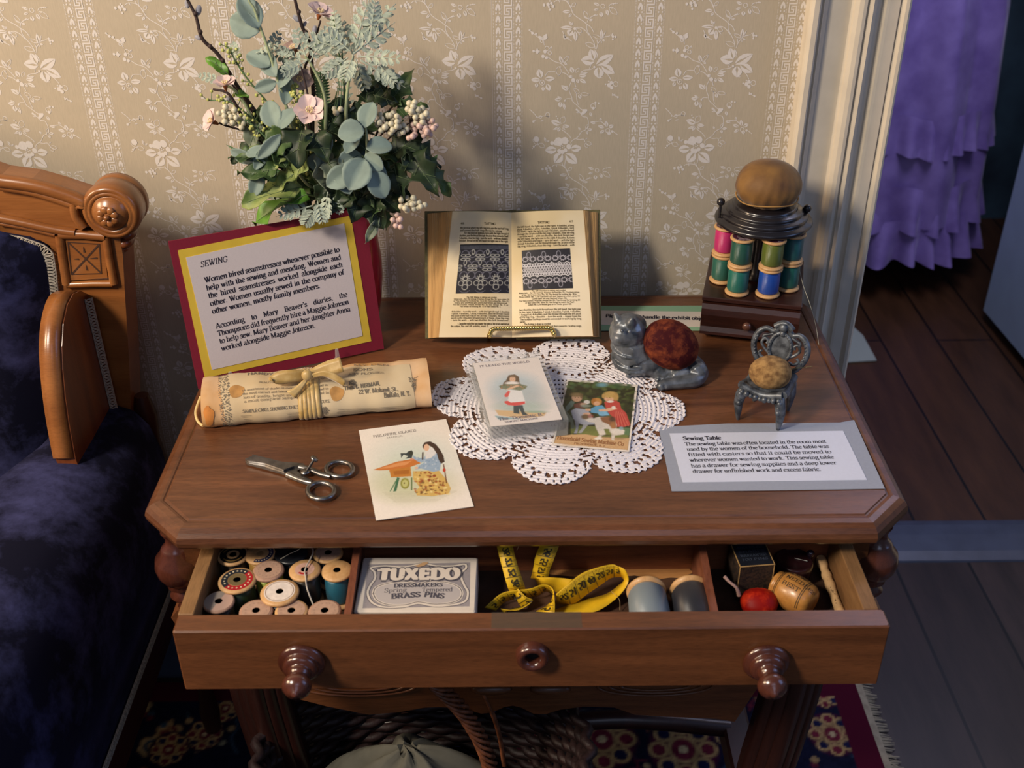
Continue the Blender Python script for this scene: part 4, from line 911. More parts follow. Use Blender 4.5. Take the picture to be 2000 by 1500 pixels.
bookpara(-1,(887,582),(995,580),(884,600),["^Fig. 508. Edging in tatting and crochet.","Materials -- for the tatting: Alsatian thread No. 20, lace cotton 30","or Flax thread for knitting No. 16 to 50, Floss cotton No. 10 to 25,","^in ecru, grey and Mouse-grey and in Snuff-brown and Morocco-red.","For the crochet: Alsatia thread No. 20, lace thread No. 25 or","^Flax thread for knitting No. 12 in Pearl cotton No. 5."],.0036)
bookpara(-1,(882,610),(995,609),(880,627),["4 doubles -- turn the work -- with the light thread: 5 doubles,","1 picot, 4 doubles, 1 picot, 4 doubles, pass the thread round","the picot of the half ring of the 2d row, 4 doubles, then 6 more","picots with 3 doubles between each of these, close the ring","-- turn the work -- with two shuttles: the dark thread over"],.0036)
bookpara(-1,(885,634),(995,632),(880,639),[">(1) See at the end of the last chapter the notes of the prizes and sizes of","the cotton, flax and silk articles, mark D.|"],.0036)
bookpara(1,(1013,569),(1131,567),(1015,596),["^Fig. 509. Insertion in tatting and crochet.","Materials -- for the tatting: Alsatian thread No. 25, Crochet cotton","^of No. 20, 5, lace cotton No. 30, Flax thread for knitting No. 20 to","Floss cotton No. 5, in Cardinal-red and Japanese-violet, grey 10","^Garnet dark red and Hazelnut brown 426.","For the crochet: Alsatian thread No. 20, Flax thread for knitting 20","^or lace cotton No. 20 to 30, Flax thread to match the Pearl","^cotton No. 5, in Mouse-grey or in Tender green 420."],.0036)
bookpara(1,(1014,606),(1134,603),(1016,639),["two shuttles, the dark thread over the left hand, the light one","in the right: 4 doubles, 1 picot, 4 doubles, 1 picot, 4 doubles,","1 long picot, 4 doubles, pull the thread through the left picot","of the big ring, 4 doubles -- turn the work -- repeat from the","The isolated scallops must be connected in working by long","picots.|",">The footing is done in crochet.|",">1st row -- 1 treble on the picot that connects 2 scallop rings,"],.0036)
obj('printed_text',bt,M_bt,bk_)
M_pic=attrmat('printed_picture',.55,.3)
def lacepic(side,c4,kind,nm):
    P=Ppage(side); q=[puv(PB,*p,TH*.97) for p in c4]; W,H=150,150; c=Cv(W,H,'28262c'); r=np.random.RandomState(4)
    fg='9a9890' if kind==0 else 'a6a2a8'
    def ring(x,y,a,b,wd=.22,col=fg,rot=0): c.ell(x,y,a,b,col,.08,1,rot); c.ell(x,y,a*(1-wd*2),b*(1-wd*2),'28262c',.1,1,rot)
    if kind==0:
        c.a[:16]=np.array(lin('4a4a50')); c.a[:4]=np.array(lin('1c1c1c'))
        for j,y in enumerate((30,62,94)):
            for i in range(8):
                x=22+i*22+(0 if j%2 else -10)
                ring(x+6,y,12,12,.1,'6a6872')
        for j,y in enumerate((40,72)):
            for i in range(-1,5):
                x=20+i*44+(22 if j%2 else 0)
                for a in (.785,2.356,3.93,5.5): ring(x+9*math.cos(a),y+8*math.sin(a),9,4.2,.2,fg,a)
                ring(x+22,y-16,5,9,.2,fg,.6); ring(x+22,y-16,5,9,.2,fg,-.6)
        for i in range(4):
            x=24+i*44
            for k in range(10):
                a=k*.628; c.ell(x+12*math.cos(a),104+11*math.sin(a),1.8,1.8,fg,.3)
            ring(x,104,9,8.5,.24); ring(x-12,118,8,8,.14); ring(x+12,118,8,8,.14); ring(x,130,9,9,.14); c.line([(x-14,140),(x-8,145),(x,147),(x+8,145),(x+14,140)],1.2,'6a6872')
    else:
        for y,f in ((34,1),(116,-1)):
            for i in range(-1,8):
                x=10+i*23; ring(x,y,9,9,.16)
                for k in range(9):
                    a=k*.7; c.ell(x+10.5*math.cos(a),y+10.5*math.sin(a),1.3,1.3,fg,.3)
                if i%2==0: ring(x+11,y-f*16,7,12,.16,'807e86')
                c.line([(x-12,y+f*14),(x-5,y+f*19),(x+5,y+f*19),(x+12,y+f*14)],2.5,'c9c6c6')
        for j in range(5):
            y=57+j*9
            for i in range(20):
                x=4+i*8+(4 if j%2 else 0); ring(x,y,4.6,4.6,.26,'c2bec0')
        c.line([(0,62),(150,60)],1.5,'d0ccd0'); c.line([(0,90),(150,88)],1.5,'d0ccd0')
    c.noise(.18,1,3)
    def PP(u,v,l=0):
        a=np.array(q[0])*(1-u)*(1-v)+np.array(q[1])*u*(1-v)+np.array(q[2])*u*v+np.array(q[3])*(1-u)*v
        return P(a[0],a[1],4e-4)
    c.mesh(nm,PP,M_pic,bk_)
lacepic(-1,[(899,477.5),(993,475),(994,571),(890,573.5)],0,'lace_photograph'); lacepic(1,[(1019,488),(1113,485),(1119,563),(1022,566)],1,'lace_photograph')
M_br=mat('gilt_brass','cdb878',.22,metal=1)
wr=MB()
def rope(path,r,n=2,pitch=.0062):
    P=[np.array(p,float) for p in path]; L=[0]
    for a,b in zip(P,P[1:]): L.append(L[-1]+np.linalg.norm(b-a))
    N=max(int(L[-1]/pitch*10),20); Q=[np.array([np.interp(s,L,[p[i] for p in P]) for i in range(3)]) for s in np.linspace(0,L[-1],N)]
    for k in range(n):
        out=[]
        for i,p in enumerate(Q):
            t=nrm(Q[min(i+1,N-1)]-Q[max(i-1,0)]); a=nrm(np.cross(t,[.2,1,.3])); b=np.cross(t,a); ph=2*PI*(L[-1]*i/N/pitch)+k*2*PI/n
            out.append(p+r*(math.cos(ph)*a+math.sin(ph)*b))
        wr.tube(out,r*1.05,6)
g=lambda x,y,w=.024:PB(*puv(PB,x,y,w),w)
a0,a1,b1,b0=(957,655),(960,643),(1077,641),(1082,654)
rope([(*at(955,662)[:2],.743),g(956,655),g(960,645),g(966,642),g(1070,640),g(1078,643),g(1082,652),(*at(1083,661)[:2],.743)],.0016)
y0=at(955,662)[1]
for x in (at(955,662)[0],at(1083,661)[0]):
    wr.tube([(x,y0,.7425),(x,y0+.09,.7425),(x,y0+.125,.86)],.0018,8)
wr.tube([(at(955,662)[0],y0+.125,.86),(at(1083,661)[0],y0+.125,.86)],.0018,8)
obj('book_stand',wr,M_br,label='small twisted gilt wire easel holding the open book',cat='book stand')
# ---- green bordered notice strip ----------------------------------
PT=frame((.035,.376,ZT+.0006),(1,-.012,0),(0,1,0))
ns=empty('notice_strip',PT(0,0),'green edged paper strip asking visitors not to handle the objects, behind the cat pincushion','notice')
card('green_backing',PT,.285,.068,.0006,mat('green_card','7ea488',.8),ns)
quadpart('white_paper',PT,[(1120,633),(1440,638),(1436,608),(1122,606)],.0006,mat('strip_paper','c6bdb6',.7),ns,.0004)
tx=MB(); Q,L=baseframe(PT,(1183,619.5),(1372,623.5),.0012); text(tx,Q,0,0,.0135,'Please do not handle the exhibit objects',width=L*1.08,justify=False,serif=False,slant=.10,thick=.12,thin=.05)
obj('printed_text',tx,INK,ns)
# ---- ribbon-tied packet ----------------------------------------------
R0=np.array([-.359,.157,ZT]); R1=np.array([-.106,.195,ZT]); RL=np.linalg.norm(R1-R0); re=(R1-R0)/RL; rd=np.array([-re[1],re[0],0])
pk_=empty('ribbon_tied_packet',(R0+R1)/2+rd*.035,'long flat rolled packet of old printed cream paper tied with a gold ribbon','packet')
rp=bez([(.004,0),(-.002,.006),(-.002,.016),(.006,.027),(.020,.0345),(.040,.037),(.058,.034),(.068,.024),(.069,.010),(.064,0)],6)
RP=np.array([(p[0],p[1]) for p in rp]); RS=np.concatenate([[0],np.cumsum(np.hypot(*np.diff(RP,axis=0).T))])
def RPt(u,s,l=0):
    k=1-.0*abs(u-RL/2); d,z=np.interp(s,RS,RP[:,0]),np.interp(s,RS,RP[:,1]); d2,z2=np.interp(s+.001,RS,RP[:,0]),np.interp(s+.001,RS,RP[:,1]); d1,z1=np.interp(s-.001,RS,RP[:,0]),np.interp(s-.001,RS,RP[:,1])
    t=nrm([d2-d1,z2-z1]); wob=.0007*math.sin(u*95+s*40)+.0005*math.sin(u*230); k=l+wob; d-=t[1]*k; z+=t[0]*k
    return R0+re*u+rd*d+np.array([0,0,max(z,.0004)])
c=MB(); g=[[RPt(u,s) for s in np.linspace(0,RS[-1],44)] for u in np.linspace(0,RL,60)]
c.loft([r[::-1] for r in g],0,True,True,True); o=obj('paper_wrapper',c,mat('peach_paper','d6b590',.8,spec=.2,var=.12,vscale=22,col2='c4955f'),pk_)
def rsp(px,py):  # packet surface under a pixel
    d=ray(px,py); best=None
    for s in np.linspace(0,RS[-1]*.75,60):
        P_=RPt(0,s); n=np.array([-re[1],re[0],0]); 
        # intersect ray with the line family (P_+re*u): least distance
        w0=CAM-P_; a=np.dot(d,d); b=np.dot(d,re); dd=np.dot(d,w0); e=np.dot(re,w0); den=a-b*b
        tc=(b*e-dd)/den; uc=(a*e-b*dd)/den; D=np.linalg.norm(w0+d*tc-re*uc)
        if best is None or D<best[0]-1e-6: best=(D,uc,s)
    return best[1],best[2]
lb_=MB(); M_lab=mat('old_label_paper','cdbb9a',.75,spec=.25,var=.08,vscale=18,col2='c0a984')
def surfpoly(mb,px,lay,m,nu=14,ns=14):
    q=[rsp(*p) for p in px]; V=[]
    for j in range(ns+1):
        for i in range(nu+1):
            u_,v_=i/nu,j/ns; a=np.array(q[0])*(1-u_)*(1-v_)+np.array(q[1])*u_*(1-v_)+np.array(q[2])*u_*v_+np.array(q[3])*(1-u_)*v_; V.append(RPt(a[0],a[1],lay))
    mb.add(V,[(j*(nu+1)+i,(j+1)*(nu+1)+i,(j+1)*(nu+1)+i+1,j*(nu+1)+i+1) for j in range(ns) for i in range(nu)],m,True)
surfpoly(lb_,[(428,731),(800,711),(812,796),(447,832)],.0006,0,30,16)
obj('printed_label',lb_,M_lab,pk_)
st_=MB(); M_st=mat('paper_stain','b98a4e',.8,var=.3,vscale=60)
for px,py,r in ((462,764,.0085),(658,769,.008)):
    u,s=rsp(px,py); st_=MB(); st_.sdisc((u,s),r,RPt,.0009,0,18,r*1.1,4,.06); obj('brown_stain',st_,M_st,pk_)
st_=MB(); u,s=rsp(408,812); st_.sdisc((u,s),.0055,RPt,.0009,0,18,.011,4,.12); obj('brown_stain',st_,mat('orange_stain','c07a34',.8,var=.3,vscale=60),pk_)
bd=MB(); rr=random.Random(2)
for (ax,ay),(bx,by),wd in (((437,728),(449,830),.006),):
    ua,sa=rsp(ax,ay); ub,sb=rsp(bx,by)
    for i in range(420):
        t=rr.random(); o_=(rr.random()-.5)*wd*2.0; bd.disc((ua+(ub-ua)*t+o_,sa+(sb-sa)*t),.00045+.0003*rr.random(),RPt,.0010,0,5)
ua,sa=rsp(806,735); 
for i in range(120):
    t=rr.random(); bd.disc((ua+(rr.random()-.5)*.012*(1-t),sa-t*.018),.0006,RPt,.0010,0,5)
for (px,py,r) in ((688,748,.0045),(635,800,.004)):
    u,s=rsp(px,py)
    for i in range(60):
        a=rr.random()*6.28; q_=r*math.sqrt(rr.random()); bd.disc((u+q_*math.cos(a),s+q_*math.sin(a)),.0007,RPt,.0010,0,5)
def rtext(px0,px1,size,t,**k):
    u0,s0=rsp(*px0); u1,s1=rsp(*px1); sl=(s1-s0)/(u1-u0); P=lambda u,v,l:RPt(u0+u,s0+sl*u+v,.0008+l)
    text(bd,P,0,0,size,t,width=u1-u0,justify=False,lay=3e-4,**k)
rtext((483,735),(575,731),.0095,'HANDY & C0.'.replace('0','O'),thick=.15,thin=.07)
rtext((690,717),(765,714),.0062,'MY DEN.'.replace('D','D'),thick=.12); rtext((690,726),(728,724),.0072,'SONS',thick=.16,thin=.07)
rtext((680,734),(752,730),.0048,'ART FLOSSES.',thick=.12); rtext((505,750),(650,742),.0042,'BEAUTIFUL WASH SILKS FOR ALL WORK',thick=.1)
for i,t in enumerate(['an assortment of shades in every number to be had in','the most correct and latest shade that can be had in','lots of quality, bright and best in the land in','a most complete sample card in']): rtext((472+i*1.5,764+i*7.6),(640+i*1.5-(30 if i==3 else 0),754+i*7.2),.0042,t,thick=.1,thin=.05)
rtext((474,808),(595,796),.0052,'SAMPLE CARD, SHOWING THE SILK',thick=.12); rtext((627,789),(645,787),.0048,'COTS.',thick=.12)
rtext((672,761),(742,754),.0075,'Thos. L. HIRMAN,',thick=.14); rtext((700,770),(778,763),.0075,'22 W. Mohawk St.,',thick=.14); rtext((750,778),(802,771),.0078,'Buffalo, N. Y.',thick=.14)
for i in range(5):
    ua,sa=rsp(470+i*3,812+i*3.5); ub,sb=rsp(790,792+i*1.5); bd.stroke([(ua,sa),((ua+ub)/2,(sa+sb)/2+.0004),(ub,sb)],.00025,RPt,.0009)
obj('faded_print',bd,mat('faded_ink','6f6658',.8),pk_)
M_rib=mat('gold_ribbon','c4aa74',.42,spec=.5,sheen=.3,var=.12,vscale=90,col2='ab8c50')
rb=MB(); u0=rsp(588,800)[0]; u1=rsp(622,795)[0]
for k in range(5):
    ua=u0+(u1-u0)*k/5-.001; ub=ua+(u1-u0)/5+.0025; g=[]
    for s in np.linspace(0,RS[-1]*.62,26):
        t=s/(RS[-1]*.62); sh=.004*(1-t)*(k-2)*.3; g.append([RPt(ua+sh,s,.0014),RPt((ua+ub)/2+sh,s,.0020+.0003*(k%2)),RPt(ub+sh,s,.0014)])
    rb.loft(g,0,False,False,True)
def strip(mb,E,n=6):
    A_=bez([aty(a[0],a[1],a[2]) for a,_ in E],n); B_=bez([aty(b[0],b[1],b[2]) for _,b in E],n); g=[]
    for p,q in zip(A_,B_):
        m_=(p+q)/2; nn=nrm(np.cross(q-p,CF)); g.append([p,p*.7+q*.3-CF*.0012,m_-CF*.0004,p*.3+q*.7-CF*.0012,q])
    mb.loft(g,0,False,False,True)
Y=.198
strip(rb,[((596,724,Y),(604,742,Y)),((570,722,Y-.004),(580,746,Y-.008)),((545,726,Y-.006),(548,750,Y-.012)),((528,733,Y-.006),(524,742,Y-.014))])
strip(rb,[((524,736,Y-.004),(530,740,Y-.016)),((532,732,Y),(540,750,Y-.012)),((555,727,Y+.004),(568,748,Y-.004)),((594,722,Y+.002),(598,738,Y))])
strip(rb,[((598,728,Y-.003),(602,742,Y-.003)),((612,718,Y+.004),(628,736,Y)),((636,706,Y+.008),(650,732,Y)),((664,697,Y+.01),(672,726,Y))])
strip(rb,[((598,734,Y-.008),(600,743,Y-.008)),((630,724,Y-.010),(628,736,Y-.010)),((655,730,Y-.012),(648,742,Y-.012)),((676,744,Y-.014),(672,756,Y-.014))])
strip(rb,[((597,738,Y-.008),(603,740,Y-.008)),((575,757,Y-.016),(590,762,Y-.016)),((560,764,Y-.020),(577,778,Y-.022))],3)
rb.ball(aty(600,733,Y-.008),.0065,0,12,(1,.8,1))
obj('ribbon',rb,M_rib,pk_,solid=.0004)
sr_=MB(); sr_.tube(bez([at(392,775,.752),at(386,790,.748),at(382,806,.744),at(386,822,.742),at(396,832,.742)],5),.0016,7); obj('string',sr_,mat('pale_string','cdb984',.8),pk_)
# ---- crocheted doily ---------------------------------------------------
DC=np.array([.042,.196,ZT]); 
def doily():
    N=430; R=.160; a=np.linspace(-R,R,N); X,Y_=np.meshgrid(a,a); rr_=np.hypot(X,Y_)/.1465; th=np.arctan2(Y_,X)
    tips=np.array([math.atan2(y-DC[1],x-DC[0]) for x,y in ((-.105,.238),(-.061,.322),(.071,.356),(.155,.285),(.183,.19),(.129,.077),(.025,.051),(-.073,.112))]); tr=np.array([math.hypot(x-DC[0],y-DC[1]) for x,y in ((-.105,.238),(-.061,.322),(.071,.356),(.155,.285),(.183,.19),(.129,.077),(.025,.051),(-.073,.112))])/.1465
    o=np.argsort(tips); tips=tips[o]; tr=tr[o]; tt=np.concatenate([[tips[-1]-2*PI],tips,[tips[0]+2*PI]]); rt_=np.concatenate([[tr[-1]],tr,[tr[0]]])
    idx=np.clip(np.searchsorted(tt,th)-1,0,8); f=(th-tt[idx])/(tt[idx+1]-tt[idx]) # 0..1 between tips
    near=np.where(f<.5,f,1-f); RT=np.where(f<.5,rt_[idx],rt_[idx+1]); wdt=(tt[idx+1]-tt[idx])
    edge=RT*(1-.20*np.clip((near-.08)/.42,0,1)**1.5*1.0)
    arcl=(idx+f)*14; edge=edge+.016*np.abs(np.sin(arcl*PI))
    edge=np.where(near>.46,edge-.03,edge)
    q=rr_/edge # 0..1
    ins=q<1
    ax=np.where(f<.5,f,f-1)*wdt*rr_ # sideways from the lobe axis
    hole=np.zeros_like(ins)
    # pineapple heart near each tip
    cx_=.66*RT; dx=ax/.185; dy=(rr_-cx_)/.215; pe=np.hypot(dx,dy); pa=np.arctan2(dy,dx)
    hole|=(np.abs(pe-1.12)<.085)&(np.abs(np.sin(pa*11))<.55)
    hole|=(pe<1)&(np.abs(np.sin(rr_*PI*24))<.22)&(np.abs(np.sin((ax*55+rr_*15)*1.0))<.42)
    # border holes and netting
    hole|=(np.abs(q-.905)<.022)&(np.abs(np.sin(arcl*PI/2+.5))<.33)
    hole|=(np.abs(q-.955)<.012)&(np.abs(np.cos(arcl*PI))<.3)
    hole|=(np.abs(q-.80)<.03)&(pe>1.2)&(np.abs(np.sin(arcl*PI*.75))<.42)
    hole|=(near>.40)&(np.abs(np.sin(rr_*PI*16))<.45)&(q>.42)&(q<.9)&(pe>1.2)
    hole|=(rr_<.46)&(np.abs(np.sin(rr_*PI*15))<.42)&(np.abs(np.sin(th*(16+np.floor(rr_*15)*4)))<.42)&(rr_>.06)
    keep=ins&~hole
    hgt=.0012+.0006*np.sin(X*2600+Y_*900)*np.sin(Y_*2400-X*700)+.0005*np.sin(rr_*190)
    cell=keep[:-1,:-1]&keep[1:,1:]&keep[:-1,1:]&keep[1:,:-1]
    ids=-np.ones(N*N,int); used=np.zeros((N,N),bool); used[:-1,:-1]|=cell; used[1:,1:]|=cell; used[:-1,1:]|=cell; used[1:,:-1]|=cell
    fl_=used.ravel(); ids[fl_]=np.arange(fl_.sum()); V=np.stack([X.ravel()[fl_],Y_.ravel()[fl_],hgt.ravel()[fl_]],1)
    I=np.arange(N*N).reshape(N,N); F=np.stack([I[:-1,:-1],I[:-1,1:],I[1:,1:],I[1:,:-1]],-1)[cell]; F=ids[F]
    me=bpy.data.meshes.new('doily'); me.from_pydata(V.tolist(),[],F.tolist()); me.materials.append(mat('white_crochet','e2dee4',.9,spec=.2,bump=.35,bscale=900))
    me.polygons.foreach_set('use_smooth',[True]*len(me.polygons))
    ob=bpy.data.objects.new('doily',me); COL.objects.link(ob); ob.location=tuple(DC+np.array([0,0,.0003])); WL[ob.name]=DC
    s=ob.modifiers.new('s','SOLIDIFY'); s.thickness=.0009; s.offset=-1
    tag(ob,'white crocheted doily with eight pointed scallops spread at the middle of the table','doily')
doily()
# ---- trade cards --------------------------------------------------------
def pcard(px,z):
    p=[at(*q,z) for q in px]; bl,br,tr_,tl=p; ex=nrm((br-bl)+(tr_-tl)); ey=(tl-bl)+(tr_-br); w=(np.linalg.norm(br-bl)+np.linalg.norm(tr_-tl))/2; h=(np.linalg.norm(tl-bl)+np.linalg.norm(tr_-br))/2
    ey=nrm(ey-ex*np.dot(ex,ey)); c_=sum(p)/4; return frame(c_-ex*w/2-ey*h/2,ex,ey),w,h
M_print_=attrmat('trade_card_print',.5,.35)
def tcard(px,z,label,draw,W=170,H=250,bgc='e4dcd2',th=.0006,parentless=True,name='trade_card'):
    P,w,h=pcard(px,z); e=empty(name,P(w/2,h/2),label,'card')
    card('card_stock',P,w,h,th,mat('card_stock','d8d0c4',.6),e)
    c=Cv(W,H,bgc); c.T=canvT(P,W,H,w,h,th); draw(c); c.mesh('printed_face',lambda u,v,l=0:P(u*w,(1-v)*h,th+1e-4),M_print_,e)
    return P,w,h,e,th
z4=lambda x,y:(440+x/3.846,780+y/3.846)
def draw_phil(c):
    L=lambda pts:[z4(*p) for p in pts]; E=lambda x,y,rx,ry,col,s=.15,a=1,rot=0:c.ell(*z4(x,y),rx/3.846,ry/3.846,col,s,a,rot)
    E(1420,470,250,170,'c3cfc4',.7,.9); E(1400,640,290,110,'c2c09c',.6,.9); E(1330,600,170,140,'bfc4a8',.7,.6)
    for i in range(9): c.line(L([(1180+i*12,700+i*9),(1740-i*20,690+i*10)]),1.2,'a9a184',.5)
    c.poly(L([(1290,585),(1310,590),(1285,690),(1262,695)]),'3f6a4c'); c.line(L([(1290,600),(1240,690)]),2,'4f7a54'); c.line(L([(1400,590),(1400,680)]),2.5,'5c7044')
    E(1350,632,34,42,'8c8a3c',.1); E(1350,632,22,28,'b9b878',.1); E(1345,630,6,6,'6a5a2c')
    c.poly(L([(1228,520),(1392,505),(1398,578),(1245,586)]),'b97a34'); c.poly(L([(1262,540),(1380,528),(1382,560),(1270,568)]),'a4662a')
    c.poly(L([(1110,530),(1290,468),(1420,446),(1470,480),(1400,505),(1240,530),(1160,534)]),'c07438'); c.poly(L([(1150,522),(1300,478),(1400,462),(1360,492),(1220,518)]),'d2905a')
    c.poly(L([(1315,405),(1360,405),(1372,392),(1400,382),(1412,398),(1402,440),(1350,446),(1375,428),(1340,415),(1322,440)]),'3c4444'); E(1395,405,16,14,'3a3c30',.1)
    c.poly(L([(1410,540),(1500,538),(1600,530),(1660,600),(1695,670),(1680,710),(1560,728),(1440,722),(1425,690),(1460,660),(1410,600)]),'c9a860')
    r=np.random.RandomState(2)
    for i in range(150):
        x,y=1420+r.rand()*260,545+r.rand()*170
        if x>1470+(y-540)*1.3+60 or x<1410: continue
        E(x,y,5+r.rand()*9,4+r.rand()*5,['8c3a22','6e4a2a','e2cf92','a4582e','d8b868'][r.randint(5)],.3,.8,r.rand()*3)
    c.poly(L([(1410,420),(1440,440),(1490,440),(1540,372),(1590,400),(1620,480),(1612,535),(1560,545),(1470,520),(1425,530),(1455,500),(1500,470),(1450,470),(1412,445)]),'93a8bd')
    for i in range(40): E(1440+r.rand()*170,420+r.rand()*110,6,5,['6f8cab','c3cdd6','8299b4'][r.randint(3)],.4,.6)
    c.poly(L([(1500,395),(1550,358),(1592,400),(1545,440),(1505,450)]),'dcd8d4',.9,1)
    c.poly(L([(1482,345),(1500,322),(1540,316),(1582,338),(1612,375),(1640,425),(1648,470),(1620,485),(1600,450),(1590,410),(1560,365),(1535,350),(1500,345),(1490,372),(1482,360)]),'46352c')
    E(1512,362,20,26,'d9b193',.1); E(1492,372,5,4,'c98a70',.2); c.line(L([(1484,400),(1482,450)]),3,'50403a'); E(1435,515,14,9,'d9b193',.1); E(1400,450,12,8,'c9866a')
    c.line(L([(1640,490),(1652,560),(1662,628)]),2.2,'6e4428'); E(1645,532,12,14,'b3402c',.15)
    c.noise(.035,1,5)
P,w_,h_,pe_,th_=tcard([z4(1105,912),z4(1832,815),z4(1690,145),z4(1028,236)],ZT+.0006,'cream trade card of a woman at a sewing machine, lying right of the scissors',draw_phil)
tx=MB(); Q,L=baseframe(P,z4(1112,290),z4(1435,242),th_); text(tx,Q,0,0,.0068,'PHILIPPINE ISLANDS',width=L,justify=False,thick=.08,thin=.05,lay=3e-4)
Q,L=baseframe(P,z4(1205,297),z4(1340,279),th_); text(tx,Q,0,0,.0040,'(MANILA)',width=L,justify=False,thick=.07,thin=.05,lay=3e-4); obj('printed_text',tx,mat('grey_ink','8a827c',.7),pe_)
z7=lambda x,y:(1080+x/9.378,730+y/9.375)
def draw_dogs(c):
    L=lambda pts:[z7(*p) for p in pts]; E=lambda x,y,rx,ry,col,s=.15,a=1,rot=0:c.ell(*z7(x,y),rx/9.378,ry/9.375,col,s,a,rot); r=np.random.RandomState(8)
    c.poly(L([(280,135),(1510,240),(1370,1400),(20,1270)]),'3c3d26')
    for i in range(260): E(200+r.rand()*1290,150+r.rand()*700,20+r.rand()*40,12+r.rand()*26,['4c5a2c','2e2c22','5c6a38','3a3226','2a2a20','6a7444'][r.randint(6)],.5,.5,r.rand()*3)
    for i in range(60): E(250+r.rand()*1230,150+r.rand()*120,40,22,['5e7444','4a6040'][r.randint(2)],.5,.6)
    E(900,205,90,35,'6f9cab',.5,.9)
    c.poly(L([(320,940),(1400,1000),(1385,1180),(330,1120)]),'7c8248',.9,2); c.poly(L([(1290,980),(1420,990),(1395,1130),(1270,1110)]),'5f7c5a',.9,2)
    c.poly(L([(20,1270),(60,1150),(330,1115),(600,1110),(900,1160),(1400,1180),(1370,1400)]),'c9a478',1,2)
    for i in range(30): c.line(L([(60+r.rand()*500,1180+r.rand()*160),(800+r.rand()*500,1230+r.rand()*130)]),1.5,['b98f64','d6b88e'][r.randint(2)],.35)
    # child at the left with a grey dog
    E(440,440,95,75,'c29a7c',.12); E(430,385,110,40,'7c6a48',.3,.9); E(520,410,30,40,'6f5c3e',.3,.8); E(410,435,9,6,'5c4030',.3); E(465,440,9,6,'5c4030',.3); E(440,480,16,6,'a4604e',.3)
    c.poly(L([(330,490),(400,520),(360,600),(250,700),(230,610)]),'6a7c70',1,1)
    c.poly(L([(120,690),(160,560),(260,700),(360,820),(400,1000),(340,1020),(320,880),(190,880)]),'6e7866',.95,1)
    c.poly(L([(380,560),(520,520),(600,560),(560,640),(390,620)]),'6e4a40',1,1); E(620,520,55,36,'d9d3ca',.2); E(560,560,60,26,'b99a80',.3); E(600,590,90,26,'8c9484',.3,.9)
    c.poly(L([(330,680),(420,630),(640,660),(700,760),(760,850),(760,930),(560,940),(450,900),(370,820)]),'a9abb4',1,2)
    c.poly(L([(400,850),(480,900),(440,1100),(380,1100),(420,1000)]),'9c9ea6',1,1); c.poly(L([(560,920),(640,940),(520,1090),(460,1080),(530,1000)]),'a6a6a6',1,1); E(400,1100,60,14,'3c3a2c',.4,.7)
    # small child in blue
    E(800,515,95,70,'c08a4a',.15); E(750,500,45,50,'a86c34',.3,.8); E(800,545,55,38,'d9a884',.2)
    c.poly(L([(690,640),(790,590),(900,575),(960,640),(1040,760),(900,775),(820,730),(690,710)]),'6aa3c4',1,1); c.poly(L([(820,700),(960,690),(1030,760),(850,770)]),'82b6d2',1,1)
    c.poly(L([(590,640),(690,640),(690,680),(600,680)]),'d9ae90',1,1); E(620,740,70,28,'d9ae90',.2,1,-.3)
    # girl in the red dress
    E(1030,440,95,78,'d9ac8c',.12); c.ell(*z7(1050,385),13,6.5,'c0a060',.25); E(1150,430,50,70,'b8965a',.3); E(930,410,35,40,'b8965a',.3); E(990,440,8,6,'5c4030',.3); E(1040,440,8,6,'5c4030',.3); E(1010,485,22,8,'b0584a',.3)
    c.poly(L([(940,520),(1010,500),(1150,490),(1220,530),(1250,640),(1340,720),(1420,940),(1300,975),(1150,975),(1100,800),(1020,720),(960,600)]),'bc4f46',1,1)
    for i in range(9): c.line(L([(1140+i*14,680),(1150+i*30,965)]),1.6,['e08a76','a83c38'][i%2],.5)
    E(1050,510,60,20,'e2d8ce',.3); c.poly(L([(1130,600),(1180,650),(1000,690),(840,690),(840,655),(980,640)]),'dcb092',1,1); E(1110,620,35,28,'e6dcd2',.3)
    # collie
    c.poly(L([(540,740),(640,770),(740,820),(840,790),(1000,790),(1120,830),(1170,930),(1160,1010),(1310,1030),(1300,1110),(1150,1130),(1060,1090),(1030,1010),(930,1010),(970,1110),(900,1140),(860,1190),(780,1190),(850,1120),(790,1000),(760,900),(640,880),(560,830)]),'d8cfc2',1,2)
    c.poly(L([(860,800),(1060,780),(1150,850),(1160,1000),(1080,1000),(1020,930),(900,880)]),'8a5c38',.95,3); E(1090,830,60,45,'4a3c34',.4,.8); E(1100,950,45,60,'b07c4c',.4,.8)
    E(590,790,75,45,'6c5638',.3,.95); E(690,780,50,35,'a45844',.4,.7); E(700,850,60,28,'dcd4c8',.3)
    E(1170,1050,120,40,'dfd8cc',.3,.9); c.poly(L([(1070,1110),(1140,1110),(1120,1220),(1070,1210)]),'d8cfc2',1,1); E(830,1185,70,22,'e2dacc',.3); E(980,1130,110,12,'4c4430',.5,.7); E(1220,1190,110,12,'8c7858',.5,.7); E(1250,1000,40,30,'8aa8ae',.3,.8)
    c.noise(.07,1,6)
P,w_,h_,pe_,th_=tcard([z7(-20,1300),z7(1405,1440),z7(1548,205),z7(262,112)],ZT+.0032,'colour trade card of children with two dogs, lying on the white doily',draw_dogs,180,260)
tx=MB(); Q,L=baseframe(P,z7(70,1200),z7(1290,1325),th_); text(tx,Q,0,0,.0108,'Household Sewing Machine Co',width=L,justify=False,thick=.10,thin=.06,lay=3e-4)
Q,L=baseframe(P,z7(380,1290),z7(960,1345),th_); text(tx,Q,0,0,.0050,'PROVIDENCE, R. I.',width=L,justify=False,lay=3e-4); obj('printed_text',tx,mat('orange_ink','9a6c44',.7),pe_)
